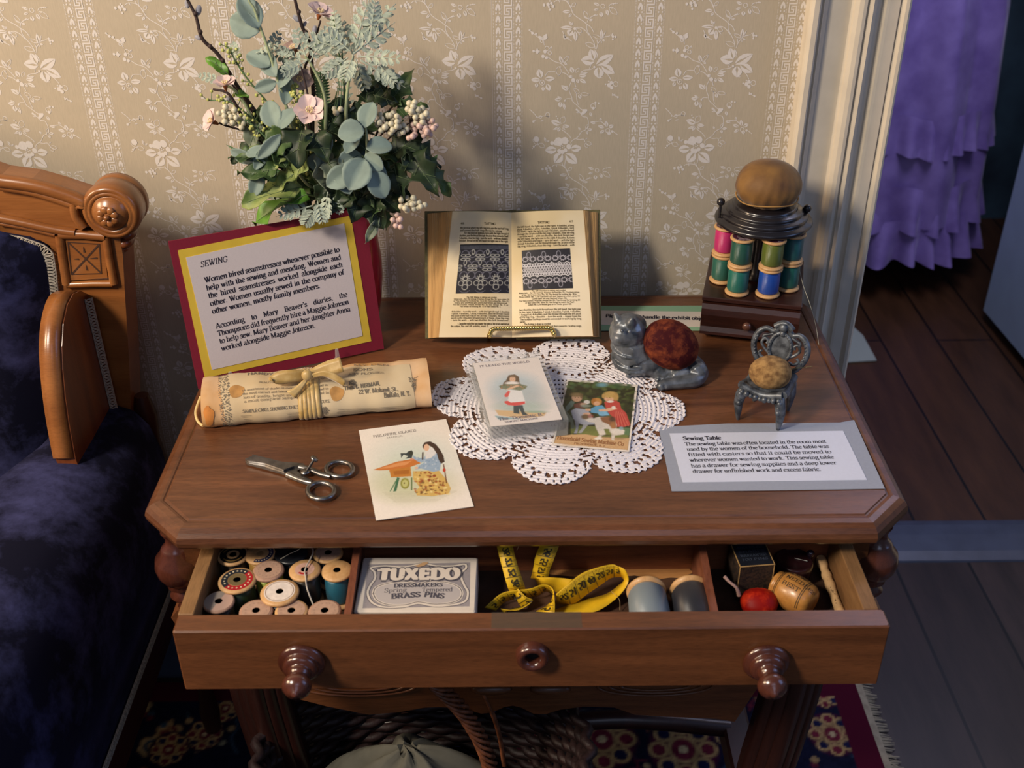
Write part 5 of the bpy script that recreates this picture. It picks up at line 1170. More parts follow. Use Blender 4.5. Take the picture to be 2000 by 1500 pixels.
# clear block with its card
z8=lambda x,y:(890+x/8.333,670+y/8.333)
ZK=.7665
P,w_,h_=pcard([(950,836),(1100,818),(1064,684),(909,699)],ZK)
ab=empty('acrylic_block',P(w_/2,h_/2,-.022),'thick clear acrylic block lying on the doily left of the card with two dogs','acrylic block')
c=MB(); c.box((0,0,-.0225),(w_,h_,0),0,P,b=.0012); obj('clear_slab',c,mat('clear_block','e4e6e4',.03,spec=.9,alpha=.17),ab)
c=MB(); c.box((.008,.010,-.0215),(w_-.008,.0115,-.002),0,P); c.box((.008,h_-.0115,-.0215),(w_-.008,h_-.010,-.002),0,P); c.box((.006,.01,-.0215),(.0075,h_-.01,-.002),0,P); c.box((w_-.0075,.01,-.0215),(w_-.006,h_-.01,-.002),0,P)
obj('inner_faces',c,mat('clear_inner','8f9490',.05,spec=.9,alpha=.28),ab)
def draw_girl(c):
    L=lambda pts:[z8(*p) for p in pts]; E=lambda x,y,rx,ry,col,s=.15,a=1,rot=0:c.ell(*z8(x,y),rx/8.333,ry/8.333,col,s,a,rot); r=np.random.RandomState(4)
    E(950,720,400,240,'b4c4cc',.35,.9); E(1050,900,420,240,'b0b8ba',.45,.9); E(1050,1040,400,90,'a8b8b0',.4,.8)
    for i in range(60): c.line(L([(600+r.rand()*500,520+r.rand()*560),(900+r.rand()*500,520+r.rand()*560)]),1.5,['a4b6c0','c2ced2','b8c0bc'][r.randint(3)],.25)
    c.poly(L([(640,1090),(1100,1110),(1480,1130),(1440,1190),(1100,1230),(700,1180)]),'cdb088',1,3); c.poly(L([(630,1180),(1100,1240),(700,1250)]),'86a8b0',.9,2); E(1300,1120,180,20,'8aa896',.5,.8)
    c.poly(L([(940,1010),(1090,1010),(1120,1120),(1180,1170),(1090,1175),(1030,1060),(1040,1155),(940,1140)]),'4c5456',1,1)
    c.poly(L([(830,780),(900,760),(1080,780),(1100,860),(1140,970),(1100,1005),(950,1015),(820,990),(860,900)]),'dcdcdc',1,1)
    c.poly(L([(790,950),(850,940),(900,970),(1130,950),(1130,990),(1080,1005),(960,1020),(850,1010),(795,975)]),'cf5a56',1,1); c.poly(L([(790,850),(850,780),(890,790),(850,880),(800,880)]),'d0605c',1,1)
    c.poly(L([(820,610),(860,525),(960,510),(1030,550),(1040,640),(1080,700),(960,700),(760,700),(780,640)]),'6c5c4c',1,1); E(925,590,48,52,'d6b298',.15); E(905,590,6,4,'4c4038'); E(945,590,6,4,'4c4038'); E(930,540,60,22,'7c6a56',.3,.8)
    E(920,655,110,28,'e0dcd8',.3); c.poly(L([(700,700),(800,670),(1060,670),(1170,700),(1140,745),(1040,775),(880,750),(740,745)]),'7c8068',.95,2)
    for i in range(40): E(720+r.rand()*420,685+r.rand()*70,12,8,['5c6c50','9a8a60','a8a888','b87a60'][r.randint(4)],.4,.7)
    c.poly(L([(830,745),(1000,680),(1040,700),(850,770)]),'d6b298',1,1)
    c.noise(.025,1,4)
Pc,cw,ch_=pcard([z8(588,1365),z8(1705,1250),z8(1370,235),z8(268,338)],ZK+.0004)
cv_=empty('trade_card',Pc(cw/2,ch_/2),'pale trade card of a small girl carrying flowers, on the clear acrylic block','card')
card('card_stock',Pc,cw,ch_,.0006,MATS['card_stock'],cv_)
c=Cv(170,250,'ddd6d2'); c.T=canvT(Pc,170,250,cw,ch_,.0006); draw_girl(c); c.mesh('printed_face',lambda u,v,l=0:Pc(u*cw,(1-v)*ch_,.0007),M_print_,cv_)
tx=MB(); Q,L=baseframe(Pc,z8(390,398),z8(1205,318),.0007); text(tx,Q,0,0,.0062,'IT LEADS THE WORLD',width=L,justify=False,thick=.09,thin=.05,lay=3e-4)
Q,L=baseframe(Pc,z8(700,1265),z8(1465,1180),.0007); text(tx,Q,0,0,.0078,'The "Domestic B."',width=L,justify=False,thick=.12,thin=.06,lay=3e-4)
Q,L=baseframe(Pc,z8(800,1302),z8(1340,1240),.0007); text(tx,Q,0,0,.0046,'SEWING MACHINE',width=L,justify=False,lay=3e-4); obj('printed_text',tx,mat('soft_ink','7c7680',.7),cv_)
# ---- SEWING TABLE label ------------------------------------------------
z5=lambda x,y:(1260+x/3.704,800+y/3.704)
P,w_,h_=pcard([(1312,960),(1728,955),(1668,822),(1286,835)],ZT+.0006)
lb=empty('paper_label',P(w_/2,h_/2),'grey edged paper label headed Sewing Table near the right front corner of the table','label')
c=MB(); q=[puv(P,*p) for p in [(1312,960),(1450,959),(1600,957),(1728,955),(1697,886),(1668,821),(1640,826),(1560,827),(1420,828),(1286,835),(1299,897)]]
c.add([P(u,v,.0) for u,v in q]+[P(u,v,.0006) for u,v in q],[list(range(11))[::-1],list(range(11,22))]+[(i,(i+1)%11,11+(i+1)%11,11+i) for i in range(11)])
obj('grey_paper',c,mat('grey_blue_paper','949aa8',.8,var=.03,vscale=300),lb)
quadpart('white_paper',P,[z5(272,528),z5(1605,510),z5(1432,155),z5(176,174)],.0007,mat('bright_paper','cdd2e2',.7,var=.02,vscale=300),lb,.0004)
tx=MB(); Q,L=baseframe(P,z5(277,221),z5(552,216),.0011); text(tx,Q,0,0,.0098,'Sewing Table',width=L,justify=False,thick=.16,thin=.06)
Q,L=baseframe(P,z5(290,262),z5(1312,241),.0011)
LN=["The sewing table was often located in the room most","used by the women of the household. The table was","fitted with casters so that it could be moved to","wherever women wanted to work. This sewing table","has a drawer for sewing supplies and a deep lower","drawer for unfinished work and excess fabric."]
for i,(l,a,b) in enumerate(zip(LN,[(290,262),(303,299),(313,338),(323,378),(334,419),(346,459)],[(1312,241),(1333,277),(1350,316),(1368,355),(1388,397),(1275,444)])):
    Q,L=baseframe(P,z5(*a),z5(*b),.0011); text(tx,Q,0,0,.0092,l,width=L,thick=.11,thin=.05)
obj('printed_text',tx,mat('label_ink','33323e',.7),lb)
# ---- scissors ------------------------------------------------------------
M_st_=mat('worn_steel','8d8a88',.3,metal=1,var=.25,vscale=120)
SZ=.7432
sc_e=empty('scissors',at(560,925,ZT),'worn steel scissors with ring handles lying open left of the trade card','scissors')
PSc=lambda u,v,w:(u,v,SZ+w)
def blade(name,pts,w0,w1,loop,shank):
    c=MB(); q=[at(*z4(*p),SZ)[:2] for p in pts]; n=len(q)
    ar_=sum(q[i-1][0]*q[i][1]-q[i][0]*q[i-1][1] for i in range(n)); q=q if ar_>0 else q[::-1]
    c.prism([tuple(x) for x in q],PSc,w0,w1)
    cx,cy,rx,ry=loop; L=[at(*z4(cx+rx*math.cos(t),cy+ry*math.sin(t)),SZ+.001+.0) for t in np.linspace(0,2*PI,40,endpoint=False)]
    c.tube(L,.0027,10,closed=True); c.tube([at(*z4(x,y),SZ+.0012) for x,y in shank],[.0038,.0036,.0032,.0028],10)
    return obj(name,c,M_st_,sc_e,bevel=.0005)
blade('blade',[(150,466),(180,480),(300,500),(440,548),(520,520),(600,520),(590,500),(500,492),(430,488),(300,455),(205,432),(196,440),(300,478),(200,468)][:11]+[(205,445)],.0015,.0035,(857,525,100,56),[(560,510),(640,530),(720,565),(790,582)])
blade('blade',[(150,468),(160,482),(300,520),(445,560),(560,612),(640,632),(660,615),(600,590),(540,545),(560,520),(440,520),(300,492)],-.0015,.0012,(718,688,100,62),[(470,565),(540,595),(600,618),(650,628)])
c=MB(); a=at(*z4(598,548),SZ+.002); b=aty(*z4(668,448),a[1]+.004); c.tube([a-np.array([0,0,.002]),b],.0016,10); c.lathe([(0,-.001),(.0042,-.001),(.0046,.0005),(.0035,.002),(0,.0024)],b,b-a,20); obj('pivot_screw',c,M_st_,sc_e)
c=MB(); c.lathe([(0,-.0005),(.0050,-.0005),(.0052,.0012),(.0,.0016)],at(*z4(600,545),SZ+.003),n=20); obj('screw_nut',c,M_st_,sc_e)
# ---- pewter cat pincushion -------------------------------------------------
M_pw=mat('pewter','7a8088',.36,metal=.45,spec=.7,var=.45,vscale=70,col2='4a5057',bump=.25,bscale=260)
z9=lambda x,y:(1190+x/8.333,600+y/8.333)
ct=empty('cat_pincushion',(.165,.262,ZT),'small pewter cat figurine carrying a dark red velvet pincushion on its back','pincushion')
c=MB(); YC=.272
def el(x,y,yy,rx,ry,rz,R=None): c.ball(aty(*z9(x,y),yy),1,0,16,(rx,ry,rz),R)
def cap(pts,r,n=10): c.tube(pts,r,n)
def cp(x,y,yy): return aty(*z9(x,y),yy)
el(300,400,YC,.0225,.021,.0235); el(230,440,YC-.008,.0145,.014,.0155); el(140,500,YC-.010,.0085,.010,.010); el(190,510,YC-.014,.010,.008,.008); el(400,480,YC,.016,.017,.016)
el(420,300,YC+.006,.014,.014,.014)
cap([cp(82,85,YC+.002),cp(130,190,YC-.002),cp(200,270,YC-.002)],[.0014,.0055,.0118]); cap([cp(375,175,YC-.014),cp(355,240,YC-.012),cp(340,310,YC-.008)],[.0016,.0058,.0095])
cap([cp(360,540,YC),cp(370,700,YC),cp(420,830,YC-.002)],[.0205,.0225,.0235]); cap([cp(480,600,YC+.006),cp(600,800,YC+.006),cp(760,930,YC),cp(1000,980,YC),cp(1230,960,YC)],[.020,.024,.020,.019,.021])
el(560,880,YC-.004,.026,.020,.018); el(1180,1010,YC,.030,.024,.021); el(1000,1010,YC-.004,.026,.02,.016)
for x in (250,330): pass
for k,(zx,zy,r) in enumerate(((330,630,.0205),(370,800,.0232),(400,850,.0245))): c.tube([aty(*z9(zx,zy),YC)+np.array([r*math.cos(a)*1.02,r*math.sin(a)*1.02,.004*math.sin(a)]) for a in np.linspace(0,2*PI,24,endpoint=False)],.0022,6,closed=True)
fp=at(*z9(410,1040),ZT+.006); cap([cp(470,900,YC-.008),cp(440,980,YC-.014),fp],[.012,.0095,.0085]); c.ball(fp,.0095,0,12,(1.25,1.0,.75))
for dx in (-.006,0,.006): c.ball(fp+np.array([-.006+dx*.3,-.006+dx*.4,-.001]),.0035,0,8)
hp_=at(*z9(890,1130),ZT+.005); cap([cp(720,1000,YC-.008),cp(820,1040,YC-.014),hp_],[.013,.010,.008]); c.ball(hp_,.0090,0,12,(1.3,.9,.65))
for dx in (-.008,-.002,.004,.009): c.ball(hp_+np.array([dx,-.006,-.001]),.0034,0,8)
cap([cp(1180,1000,YC),at(*z9(1150,1110),ZT+.010),at(*z9(1050,1130),ZT+.008)],[.018,.014,.010])
tl_=bez([cp(1300,960,YC+.004),at(*z9(1430,1010),ZT+.016),at(*z9(1460,1100),ZT+.010),at(*z9(1380,1190),ZT+.0075),at(*z9(1200,1225),ZT+.007),at(*z9(1000,1245),ZT+.0065),at(*z9(880,1270),ZT+.0062),at(*z9(845,1300),ZT+.0055),at(*z9(870,1350),ZT+.0035)],5)
cap(tl_,[.013,.012,.011,.0095,.0082,.0074,.0070,.006,.0025])
for s,(x,y) in ((1,(205,385)),(1,(330,395))): c.ball(cp(x,y,YC-.024),.0026,0,8)
o=obj('cat_body',c,M_pw,ct); remesh(o,.00105,2)
c=MB(); cc=aty(*z9(1000,605),YC-.012); Rm_=Matrix.Rotation(-.55,3,'Y') ; Rm_=np.array(Matrix.Rotation(.55,3,'Y'))
n=40; rings=[]
for i in range(n//2+1):
    p=PI*i/(n//2); ring=[]
    for k in range(n*2):
        t=2*PI*k/(n*2); pl=1+.035*math.sin(t*9+2*math.sin(p))*abs(math.cos(p))**1.0; q=np.array([math.sin(p)*math.cos(t)*.0345*pl,math.cos(p)*.0225,math.sin(p)*math.sin(t)*.0285*pl]); q=np.array(Matrix.Rotation(-.45,3,'X'))@(Rm_@q); ring.append(cc+q)
    rings.append(ring)
c.loft(rings,0,True,False,True); obj('velvet_cushion',c,velvet('red_velvet','3a0d12','8a4528',45,.8),ct)
# ---- small metal chair pincushion -----------------------------------------
f0=at(1441,819,ZT); f1=at(1519,841,ZT); ex=nrm(f1-f0); ex[2]=0; CW=np.linalg.norm(f1-f0); PC=frame((f0[0],f0[1],ZT),ex,(-ex[1],ex[0],0))
M_ch=mat('dark_pewter','6c737c',.4,metal=.4,spec=.7,var=.5,vscale=110,col2='31363e',bump=.2,bscale=400)
ch=empty('chair_pincushion',PC(CW/2,.02),'miniature ornate metal chair with a tan cloth seat cushion, standing behind the grey label','pincushion')
zs=aty(1445,752,f0[1])[2]-ZT; CD_=.046
for i,(u,v,fr_) in enumerate(((0,0,1),(CW,0,1),(CW-.003,CD_,0),(.003,CD_,0))):
    c=MB(); s=1 if u>CW/2 else -1
    c.tube([PC(u,v,0),PC(u+s*.0005,v-.001*fr_,.012),PC(u+s*.001,v-.002*fr_,.024),PC(u-s*.001,v-.003*fr_,.036),PC(u-s*.002,v+.001,zs-.004)],[.0018,.0040,.0054,.0062,.0050],12)
    if fr_:
        for k in range(3): c.ball(PC(u-s*.001,v-.006,.026+k*.006),.0034,0,8)
    obj('leg',c,M_ch,ch)
c=MB()
cor=[(0,0),(CW,0),(CW-.002,CD_),(.002,CD_)]
for a,b in zip(cor,cor[1:]+cor[:1]):
    P_=bez([PC(*a,zs),PC((a[0]+b[0])/2,(a[1]+b[1])/2,zs-.006),PC(*b,zs)],6); c.tube(P_,.0048,10)
for k in range(9):
    t=(k+.5)/9; c.ball(PC(CW*t,-.0055,zs-.004-.004*math.sin(PI*t)),.0028+.001*(k%2),0,8)
c.box((.002,.002,zs-.003),(CW-.002,CD_-.002,zs+.001),0,PC)
obj('seat_frame',c,M_ch,ch)
c=MB(); tlt=.25
def PK(u,z,w=0): return PC(CW/2+u,CD_+(z)*tlt-w,zs+z)
bz=aty(1528,627,PC(CW/2,CD_+.02,0)[1])[2]-ZT-zs; hb=bz
mc=hb*.50
c.tube([PK(.0125*math.cos(t),mc+.0165*math.sin(t),.001) for t in np.linspace(0,2*PI,36,endpoint=False)],.0024,8,closed=True)
for k in range(30):
    t=k*2*PI/30; c.ball(PK(.0128*math.cos(t),mc+.0168*math.sin(t),.0034),.0011,0,6)
c.poly([PK(.0118*math.cos(t),mc+.0158*math.sin(t),.0005) for t in np.linspace(0,2*PI,30,endpoint=False)],0)
for s in (-1,1):
    c.tube([PK(s*x,z*hb) for x,z in bez([(.010,.02),(.020,.10),(.028,.30),(.0305,.52),(.027,.72),(.019,.82),(.011,.80),(.006,.88),(.0,.97)],6)],[.0028,.0030,.0034,.0036,.0036,.003,.003,.0034,.004],9)
    c.tube([PK(s*x,z*hb) for x,z in bez([(.0125,.35),(.018,.42),(.022,.52),(.019,.62),(.015,.58),(.016,.52)],5)],.0018,7)
    c.tube([PK(s*x,z*hb) for x,z in bez([(.011,.74),(.016,.70),(.021,.66),(.020,.58)],5)],.0017,7)
    c.tube([PK(s*x,z*hb) for x,z in bez([(.012,.24),(.018,.22),(.023,.30),(.020,.36)],5)],.0018,7)
    for k in range(7): c.ball(PK(s*(.0295-.001*abs(k-3)),hb*(.3+.07*k),.003),.0016,0,6)
c.tube([PK(x,z*hb,.001) for x,z in bez([(-.010,.90),(-.005,.97),(0,1.0),(.005,.97),(.010,.90)],5)],.0038,9); c.ball(PK(0,hb*.93,.002),.0058,0,12); c.ball(PK(0,hb*.80,.001),.0042,0,10)
obj('chair_back',c,M_ch,ch)
c=MB(); cc=PC(CW/2+.001,.021,zs+.012); n=30; rings=[]
for i in range(n//2+1):
    p=PI*i/(n//2); rings.append([cc+np.array([math.sin(p)*math.cos(t)*.0235*(1+.02*math.sin(5*t)),math.sin(p)*math.sin(t)*.0215,math.cos(p)*.0185])for t in [2*PI*k/n for k in range(n)]])
c.loft(rings,0,True,False,True); obj('seat_cushion',c,mat('tan_cloth','a3804f',.95,var=.35,vscale=160,col2='6e4f2c',bump=.3,bscale=700),ch)
c=MB(); c.tube([aty(1542,720,.18),aty(1587,716,.185)],.0004,5); obj('needle',c,M_br,label='thin brass needle stuck through the cushion of the miniature metal chair',cat='needle')
# ---- spool caddy -----------------------------------------------------------
KO=np.array([.2235,.3545,ZT]); kx=nrm([.117,-.0285,0]); PKd=frame(KO,kx,(-kx[1],kx[0],0)); KW,KD=.1215,.135
kd=empty('thread_caddy',PKd(KW/2,KD/2),'dark wooden thread stand with a drawer base, round stepped top and tan pincushion','sewing stand')
W_kd=wood('caddy_wood','3c1e16','22100c',0,1.5,.35,.5,.25,.15)
c=MB(); c.box((.003,.006,.012),(KW-.003,KD,.054),0,PKd); obj('base_box',c,W_kd,kd)
c=MB(); c.box((0,0,.054),(KW,KD,.060),0,PKd,b=.001); obj('base_top',c,W_kd,kd)
c=MB(); pf=[(.006,.0525),(-.001,.0515),(-.0045,.046),(-.0055,.038),(-.003,.028),(-.0015,.020),(-.005,.0145),(-.0055,.011),(.006,.011)]
c.loft([[PKd(u,d,z) for d,z in pf] for u in (.001,KW-.001)],0,True,True); dr_=obj('drawer',c,W_kd,kd)
c=MB(); kk=PKd(KW*.48,-.003,.030); c.lathe([(.0025,0),(.0025,.003),(.0052,.005),(.0056,.008),(.0035,.0105),(0,.011)],kk,kk-PKd(KW*.48,.0,.030),18); obj('knob',c,mat('knob_wood','5a3a2e',.25,coat=.4),dr_)
for u,v in ((.012,.012),(KW-.012,.012),(.012,KD-.012),(KW-.012,KD-.012)):
    c=MB(); c.ball(PKd(u,v,.0062),.0078,0,14,(1,1,.8)); obj('foot',c,mat('foot_wood','24141a',.2,coat=.5),kd)
KC=np.array([.300,.404,0]); M_bk=mat('ebonised_wood','1d1a1e',.28,spec=.6,coat=.3,var=.2,vscale=90)
c=MB(); c.lathe([(.012,.800),(.016,.803),(.011,.810),(.009,.84),(.011,.875),(.016,.884)],(KC[0],KC[1],0),n=24); obj('post',c,M_bk,kd)
c=MB(); c.lathe([(a,.884+(b-.884)*.68) for a,b in [(.0,.884),(.050,.884),(.0575,.887),(.0600,.8915),(.0585,.896),(.0535,.898),(.0525,.9005),(.0540,.9025),(.0520,.9065),(.0475,.9080),(.0465,.9100),(.0478,.9120),(.0450,.9155),(.0405,.917),(.0395,.9190),(.0400,.9215),(.0370,.9235),(.0,.9240)]],(KC[0],KC[1],-.007),n=72); obj('stepped_top',c,M_bk,kd)
for px,py in ((1408,394),(1577,407)):
    c=MB(); p=aty(px,py,KC[1]-.003); d=nrm([p[0]-KC[0],p[1]-KC[1],0]); 
    c.ball(p,.0052,0,12); c.tube([p,(p[0],p[1],.878)],.0018,8); c.tube([(p[0],p[1],.885),(p[0],p[1],.801)],.0011,6); obj('ball_finial_rod',c,M_bk,kd)
c=MB(); rings=[]; n=48; cc=np.array([KC[0]+.001,KC[1],.9275])
for i in range(25):
    p=PI*i/24; rings.append([])
    for k in range(n*2):
        t=2*PI*k/(n*2); lo=max(0,-math.cos(p)); pl=1+(.03*math.sin(t*13+math.sin(3*t))*lo**.5)+.02*math.sin(t*3+p*2)+.008*math.sin(t*21+p*5)*math.sin(p); rings[-1].append(cc+np.array([math.sin(p)*math.cos(t)*.0395*pl,math.sin(p)*math.sin(t)*.0395*pl,math.cos(p)*.0300]))
c.loft(rings,0,True,False,True); obj('pincushion_top',c,mat('brown_silk','85602f',.7,sheen=.2,var=.3,vscale=30,col2='5e3f20',bump=.25,bscale=90),kd)
c=MB(); tw=[cc+np.array([.0375*math.cos(t),.0375*math.sin(t),-.0150+.0012*math.sin(t*3)]) for t in np.linspace(0,2*PI,60,endpoint=False)]; c.tube(tw,.0009,6,closed=True); obj('tie_thread',c,mat('tan_thread','a07840',.7),kd)
# ---- spools -------------------------------------------------------------------
M_sw=wood('spool_wood','d0a878','b98c58',2,4,.5,.4,.1,.06)
def spool(col,label,loc,r=.0148,h=.0400,topm='plain',name='thread_spool',hole=.0035,tname=None,fill=.86,rot=(0,0,0),group=None,woodm=None,mul=None):
    WM=woodm or M_sw; e=empty(name,loc,label,'spool',group); fl=h*.085
    c=MB(); rt=r*.42
    c.lathe([(hole,0),(r*.93,0),(r,fl*.35),(r,fl*.8),(r*.9,fl*1.15),(rt,fl*2.0),(rt,h-fl*2.0),(r*.9,h-fl*1.15),(r,h-fl*.8),(r,h-fl*.35),(r*.93,h),(hole,h)],n=36); c.lathe([(hole,h),(hole,h*.4),(0.0002,h*.4)],n=16)
    obj('spool_body',c,WM,e,local=True)
    tr=r*fill; c=MB(); c.lathe([(rt,fl*1.6),(tr*.93,fl*1.5),(tr,fl*2.2),(tr*1.01,h*.5),(tr,h-fl*2.2),(tr*.93,h-fl*1.5),(rt,h-fl*1.6)],n=36)
    obj('thread',c,thread('thread_'+(tname or col),col),e,local=True)
    Pt=lambda u,v,l=0:(u,v,h+l)
    if topm!='plain':
        c=MB(); ms=[]
        def ringseg(r0,r1,a0,a1,m,lay=2e-4,n=24):
            A_=np.linspace(a0,a1,n); c.loft([[Pt(rr*math.cos(a),rr*math.sin(a),lay) for a in A_] for rr in (r1,r0)],m,False)
        if topm=='darkgold': ms=[mat('label_black','1c1a18',.4),mat('label_gold','8a6c3a',.4)]; ringseg(r*.42,r*.85,0,2*PI,0); ringseg(r*.62,r*.70,.3,2.4,1,3e-4); ringseg(r*.62,r*.70,3.3,5.4,1,3e-4)
        if topm=='bluearc': ms=[mat('label_navy','2a2e50',.5),mat('label_cream','d8c8a4',.6)]; ringseg(r*.58,r*.88,-1.9,1.3,0)
        if topm=='bluearc':
            for k in range(12): a=-1.75+k*.255; c.disc((r*.73*math.cos(a),r*.73*math.sin(a)),r*.05,Pt,3e-4,1,5)
        if topm=='redblack':
            ms=[mat('label_slate','2c3036',.4),mat('label_red','a8282c',.4),mat('label_foil','a89468',.3,metal=.6),MATS.get('label_cream') or mat('label_cream','d8c8a4',.6)]; ringseg(r*.50,r*.83,.9,4.0,0); ringseg(r*.50,r*.83,4.0,7.18,1); ringseg(hole,r*.48,0,2*PI,2)
            for k in range(9): a=1.1+k*.32; c.disc((r*.67*math.cos(a),r*.67*math.sin(a)),r*.055,Pt,3e-4,3,5)
            for k in range(9): a=4.2+k*.34; c.disc((r*.67*math.cos(a),r*.67*math.sin(a)),r*.055,Pt,3e-4,3,5)
        if topm=='white': ms=[mat('label_white','e0d4ca',.6,var=.12,vscale=250),mat('label_tan','8c6c54',.6)]; ringseg(hole,r*.80,0,2*PI,0); ringseg(r*.70,r*.73,0,2*PI,1,3e-4,36)
        if topm=='halfgrey': ms=[mat('label_greyed','8a8078',.6),mat('label_pinkish','b89888',.6)]; ringseg(hole,r*.9,1.2,4.4,0); ringseg(hole,r*.9,4.4,7.48,1)
        if topm=='faded': ms=[mat('label_faded','ae8e7a',.6,var=.1,vscale=300),mat('faded_print_','907468',.6)]; ringseg(hole,r*.84,0,2*PI,0)
        if topm=='faded':
            for k in range(16): a=k*.39; c.disc((r*.62*math.cos(a),r*.62*math.sin(a)),r*.04,Pt,3e-4,1,5)
        if topm=='redwhite': ms=[mat('label_blush','c8a090',.6,var=.15,vscale=200),mat('label_red','a8282c',.4)]; ringseg(hole,r*.62,0,2*PI,0); ringseg(r*.35,r*.5,3.9,5.2,1,3e-4)
        if topm=='ring': ms=[mat('label_lilac','9a8890',.5,var=.5,vscale=300,col2='3a1c2c'),mat('label_plum','4a2034',.5)]; ringseg(hole,r*.84,0,2*PI,0); ringseg(r*.5,r*.78,2.2,5.2,1,3e-4)
        obj('end_label',c,ms,e,local=True)
    e.rotation_euler=rot; return e
ST={'a':(.254,.398),'b':(.268,.364),'c':(.305,.358),'d':(.333,.375)}
def cs(k,lvl,col,label,top='plain'):
    return spool(col,label,(ST[k][0],ST[k][1],.8005+lvl*.0380),r=.0150,h=.0378,topm=top,rot=(0,0,1.3*lvl+ord(k)))
cs('a',0,'2c6e5e','green thread spool at the foot of the leftmost stack on the thread stand'); cs('a',1,'d8307c','bright pink thread spool, upper one of the leftmost stack on the thread stand','ring')
cs('b',0,'1f7a6c','teal green thread spool under the dark green one, left front of the thread stand'); cs('b',1,'1f5c4c','dark green thread spool, upper one at the left front of the thread stand','ring')
cs('c',0,'1450b8','bright blue thread spool under the olive green one on the thread stand'); cs('c',1,'66762a','olive green thread spool standing on the bright blue spool','ring')
cs('d',0,'18695c','green thread spool at the foot of the rightmost stack, behind the bright blue spool'); cs('d',1,'146064','deep teal thread spool, upper one of the rightmost stack under the round top','ring')
for k in 'abcd':
    c=MB(); x,y=ST[k]; c.tube([(x,y,.8762),(x,y,.881)],.0018,8); obj('spool_pin',c,M_bk,kd)
lt_=MB(); lt_.tube(bez([(.345,.378,.83),(.351,.368,.808),(.358,.35,.79),(.368,.345,.762),(.372,.335,.7412)],5),.0004,4); obj('loose_thread',lt_,mat('pale_thread','b8b4a0',.8),label='thin pale thread end trailing down the right side of the thread stand',cat='thread')
# ================================================================ BOUQUET
VM=np.array([VC[0],VC[1],ZT+.172])
def mix(a,b,t): return np.array(a)*(1-t)+np.array(b)*t
L_euc=mat('eucalyptus_leaf','80928a',.65,spec=.3,var=.14,vscale=60,sheen=.2); L_euc2=mat('eucalyptus_stem','9aa680',.6)
L_dm=mat('dusty_miller','a8b4a4',.8,sheen=.4,var=.15,vscale=120); L_dark=mat('dark_ivy','2f4028',.5,spec=.35,var=.3,vscale=50,col2='1f2c1c')
L_mid=mat('mid_green_leaf','4e6638',.5,spec=.4,var=.3,vscale=45,col2='33492a'); L_pale=mat('variegated_leaf','8f9a5c',.55,var=.45,vscale=55,col2='5f7638')
L_grey=mat('grey_ivy','7d8672',.65,var=.25,vscale=60,col2='5c6858'); L_bright=mat('bright_leaf','5c8c2e',.45,var=.2,vscale=60)
L_br=mat('brown_twig','3a2a28',.7,var=.3,vscale=200,bump=.3); L_gst=mat('green_stem','58744a',.6,var=.2,vscale=80); L_grass=mat('grass_green','3f6238',.5)
L_pk=mat('pink_petal','dcc2be',.6,sheen=.3,var=.1,vscale=90,sss=1); L_pkd=mat('rust_calyx','9a5a34',.6); L_cat=mat('grey_catkin','9a9aa4',.9,sheen=.8,var=.2,vscale=300)
L_berry=mat('white_berry','cfc8ae',.4,spec=.5,var=.06,vscale=200); L_berryp=mat('pink_berry','cfb2a8',.4,spec=.5); L_yel=mat('yellow_buds','b8bc6c',.7,var=.2,vscale=200); L_vein=mat('leaf_vein','5c6e48',.6)
def lobes(kind):
    if kind=='oval': return [(0,.06),(.08,.42),(.22,.80),(.42,1),(.62,.97),(.80,.74),(.93,.38),(1,.02)]
    if kind=='lance': return [(0,.08),(.15,.55),(.35,.95),(.55,1),(.75,.75),(.9,.36),(1,.01)]
    if kind=='ivy': return [(0,.08),(.01,.45),(.06,.72),(.13,.82),(.20,.76),(.27,.74),(.34,.86),(.42,1),(.48,.95),(.55,.74),(.63,.60),(.72,.56),(.80,.46),(.88,.30),(.95,.13),(1,.01)]
    if kind=='maple': return [(0,.10),(.04,.55),(.14,.72),(.18,1.05),(.24,.74),(.34,.56),(.42,.70),(.50,1.0),(.56,.70),(.64,.44),(.74,.40),(.80,.42),(.88,.22),(1,.01)]
def leaf(mb,base,dr,nr,L,W,kind='oval',fold=.25,curl=.25,m=0,nx=5,wave=0,seed=0):
    """one leaf blade: base point, direction, surface normal"""
    dr=nrm(dr); nr=nrm(nr-dr*np.dot(nr,dr)); sd=np.cross(dr,nr); pf=lobes(kind); base=np.asarray(base,float)
    ts=[p[0] for p in pf]; g=[]
    for t,h in pf:
        row=[]
        for i in range(-nx,nx+1):
            x=i/nx; z=-curl*t*t+fold*abs(x)*h*(W/L)+wave*.12*math.sin(t*9+seed)*x
            row.append(base+dr*L*t*(1-.08*t*curl)+sd*W/2*h*x+nr*L*z)
        g.append(row)
    mb.loft(g,m,False,False,True)
def cl_at(px,py,y): return aty(px,py,y)
def idir(a): a=math.radians(a); return CR*math.cos(a)-CD*math.sin(a)   # direction in the view plane: 0 right, 90 up
def stemobj(name,label,cat,group,tip_pts,r=.0012,sm=None,m0=None):
    """stem path runs from the vase mouth through the given points"""
    pts=[VM+np.array([0,0,-.075]),VM+np.array([random.uniform(-.012,.012),random.uniform(-.01,.01),.006])]+list(tip_pts)
    e=empty(name,pts[1],label,cat,group); c=MB(); P=bez(pts,6); c.tube(P,[r*1.4,r*1.2,r,r*.7],7); obj('stem',c,sm or L_gst,e); return e,P
def S(px): return px*.00060
GB='stems and flowers of the bouquet in the red vase'
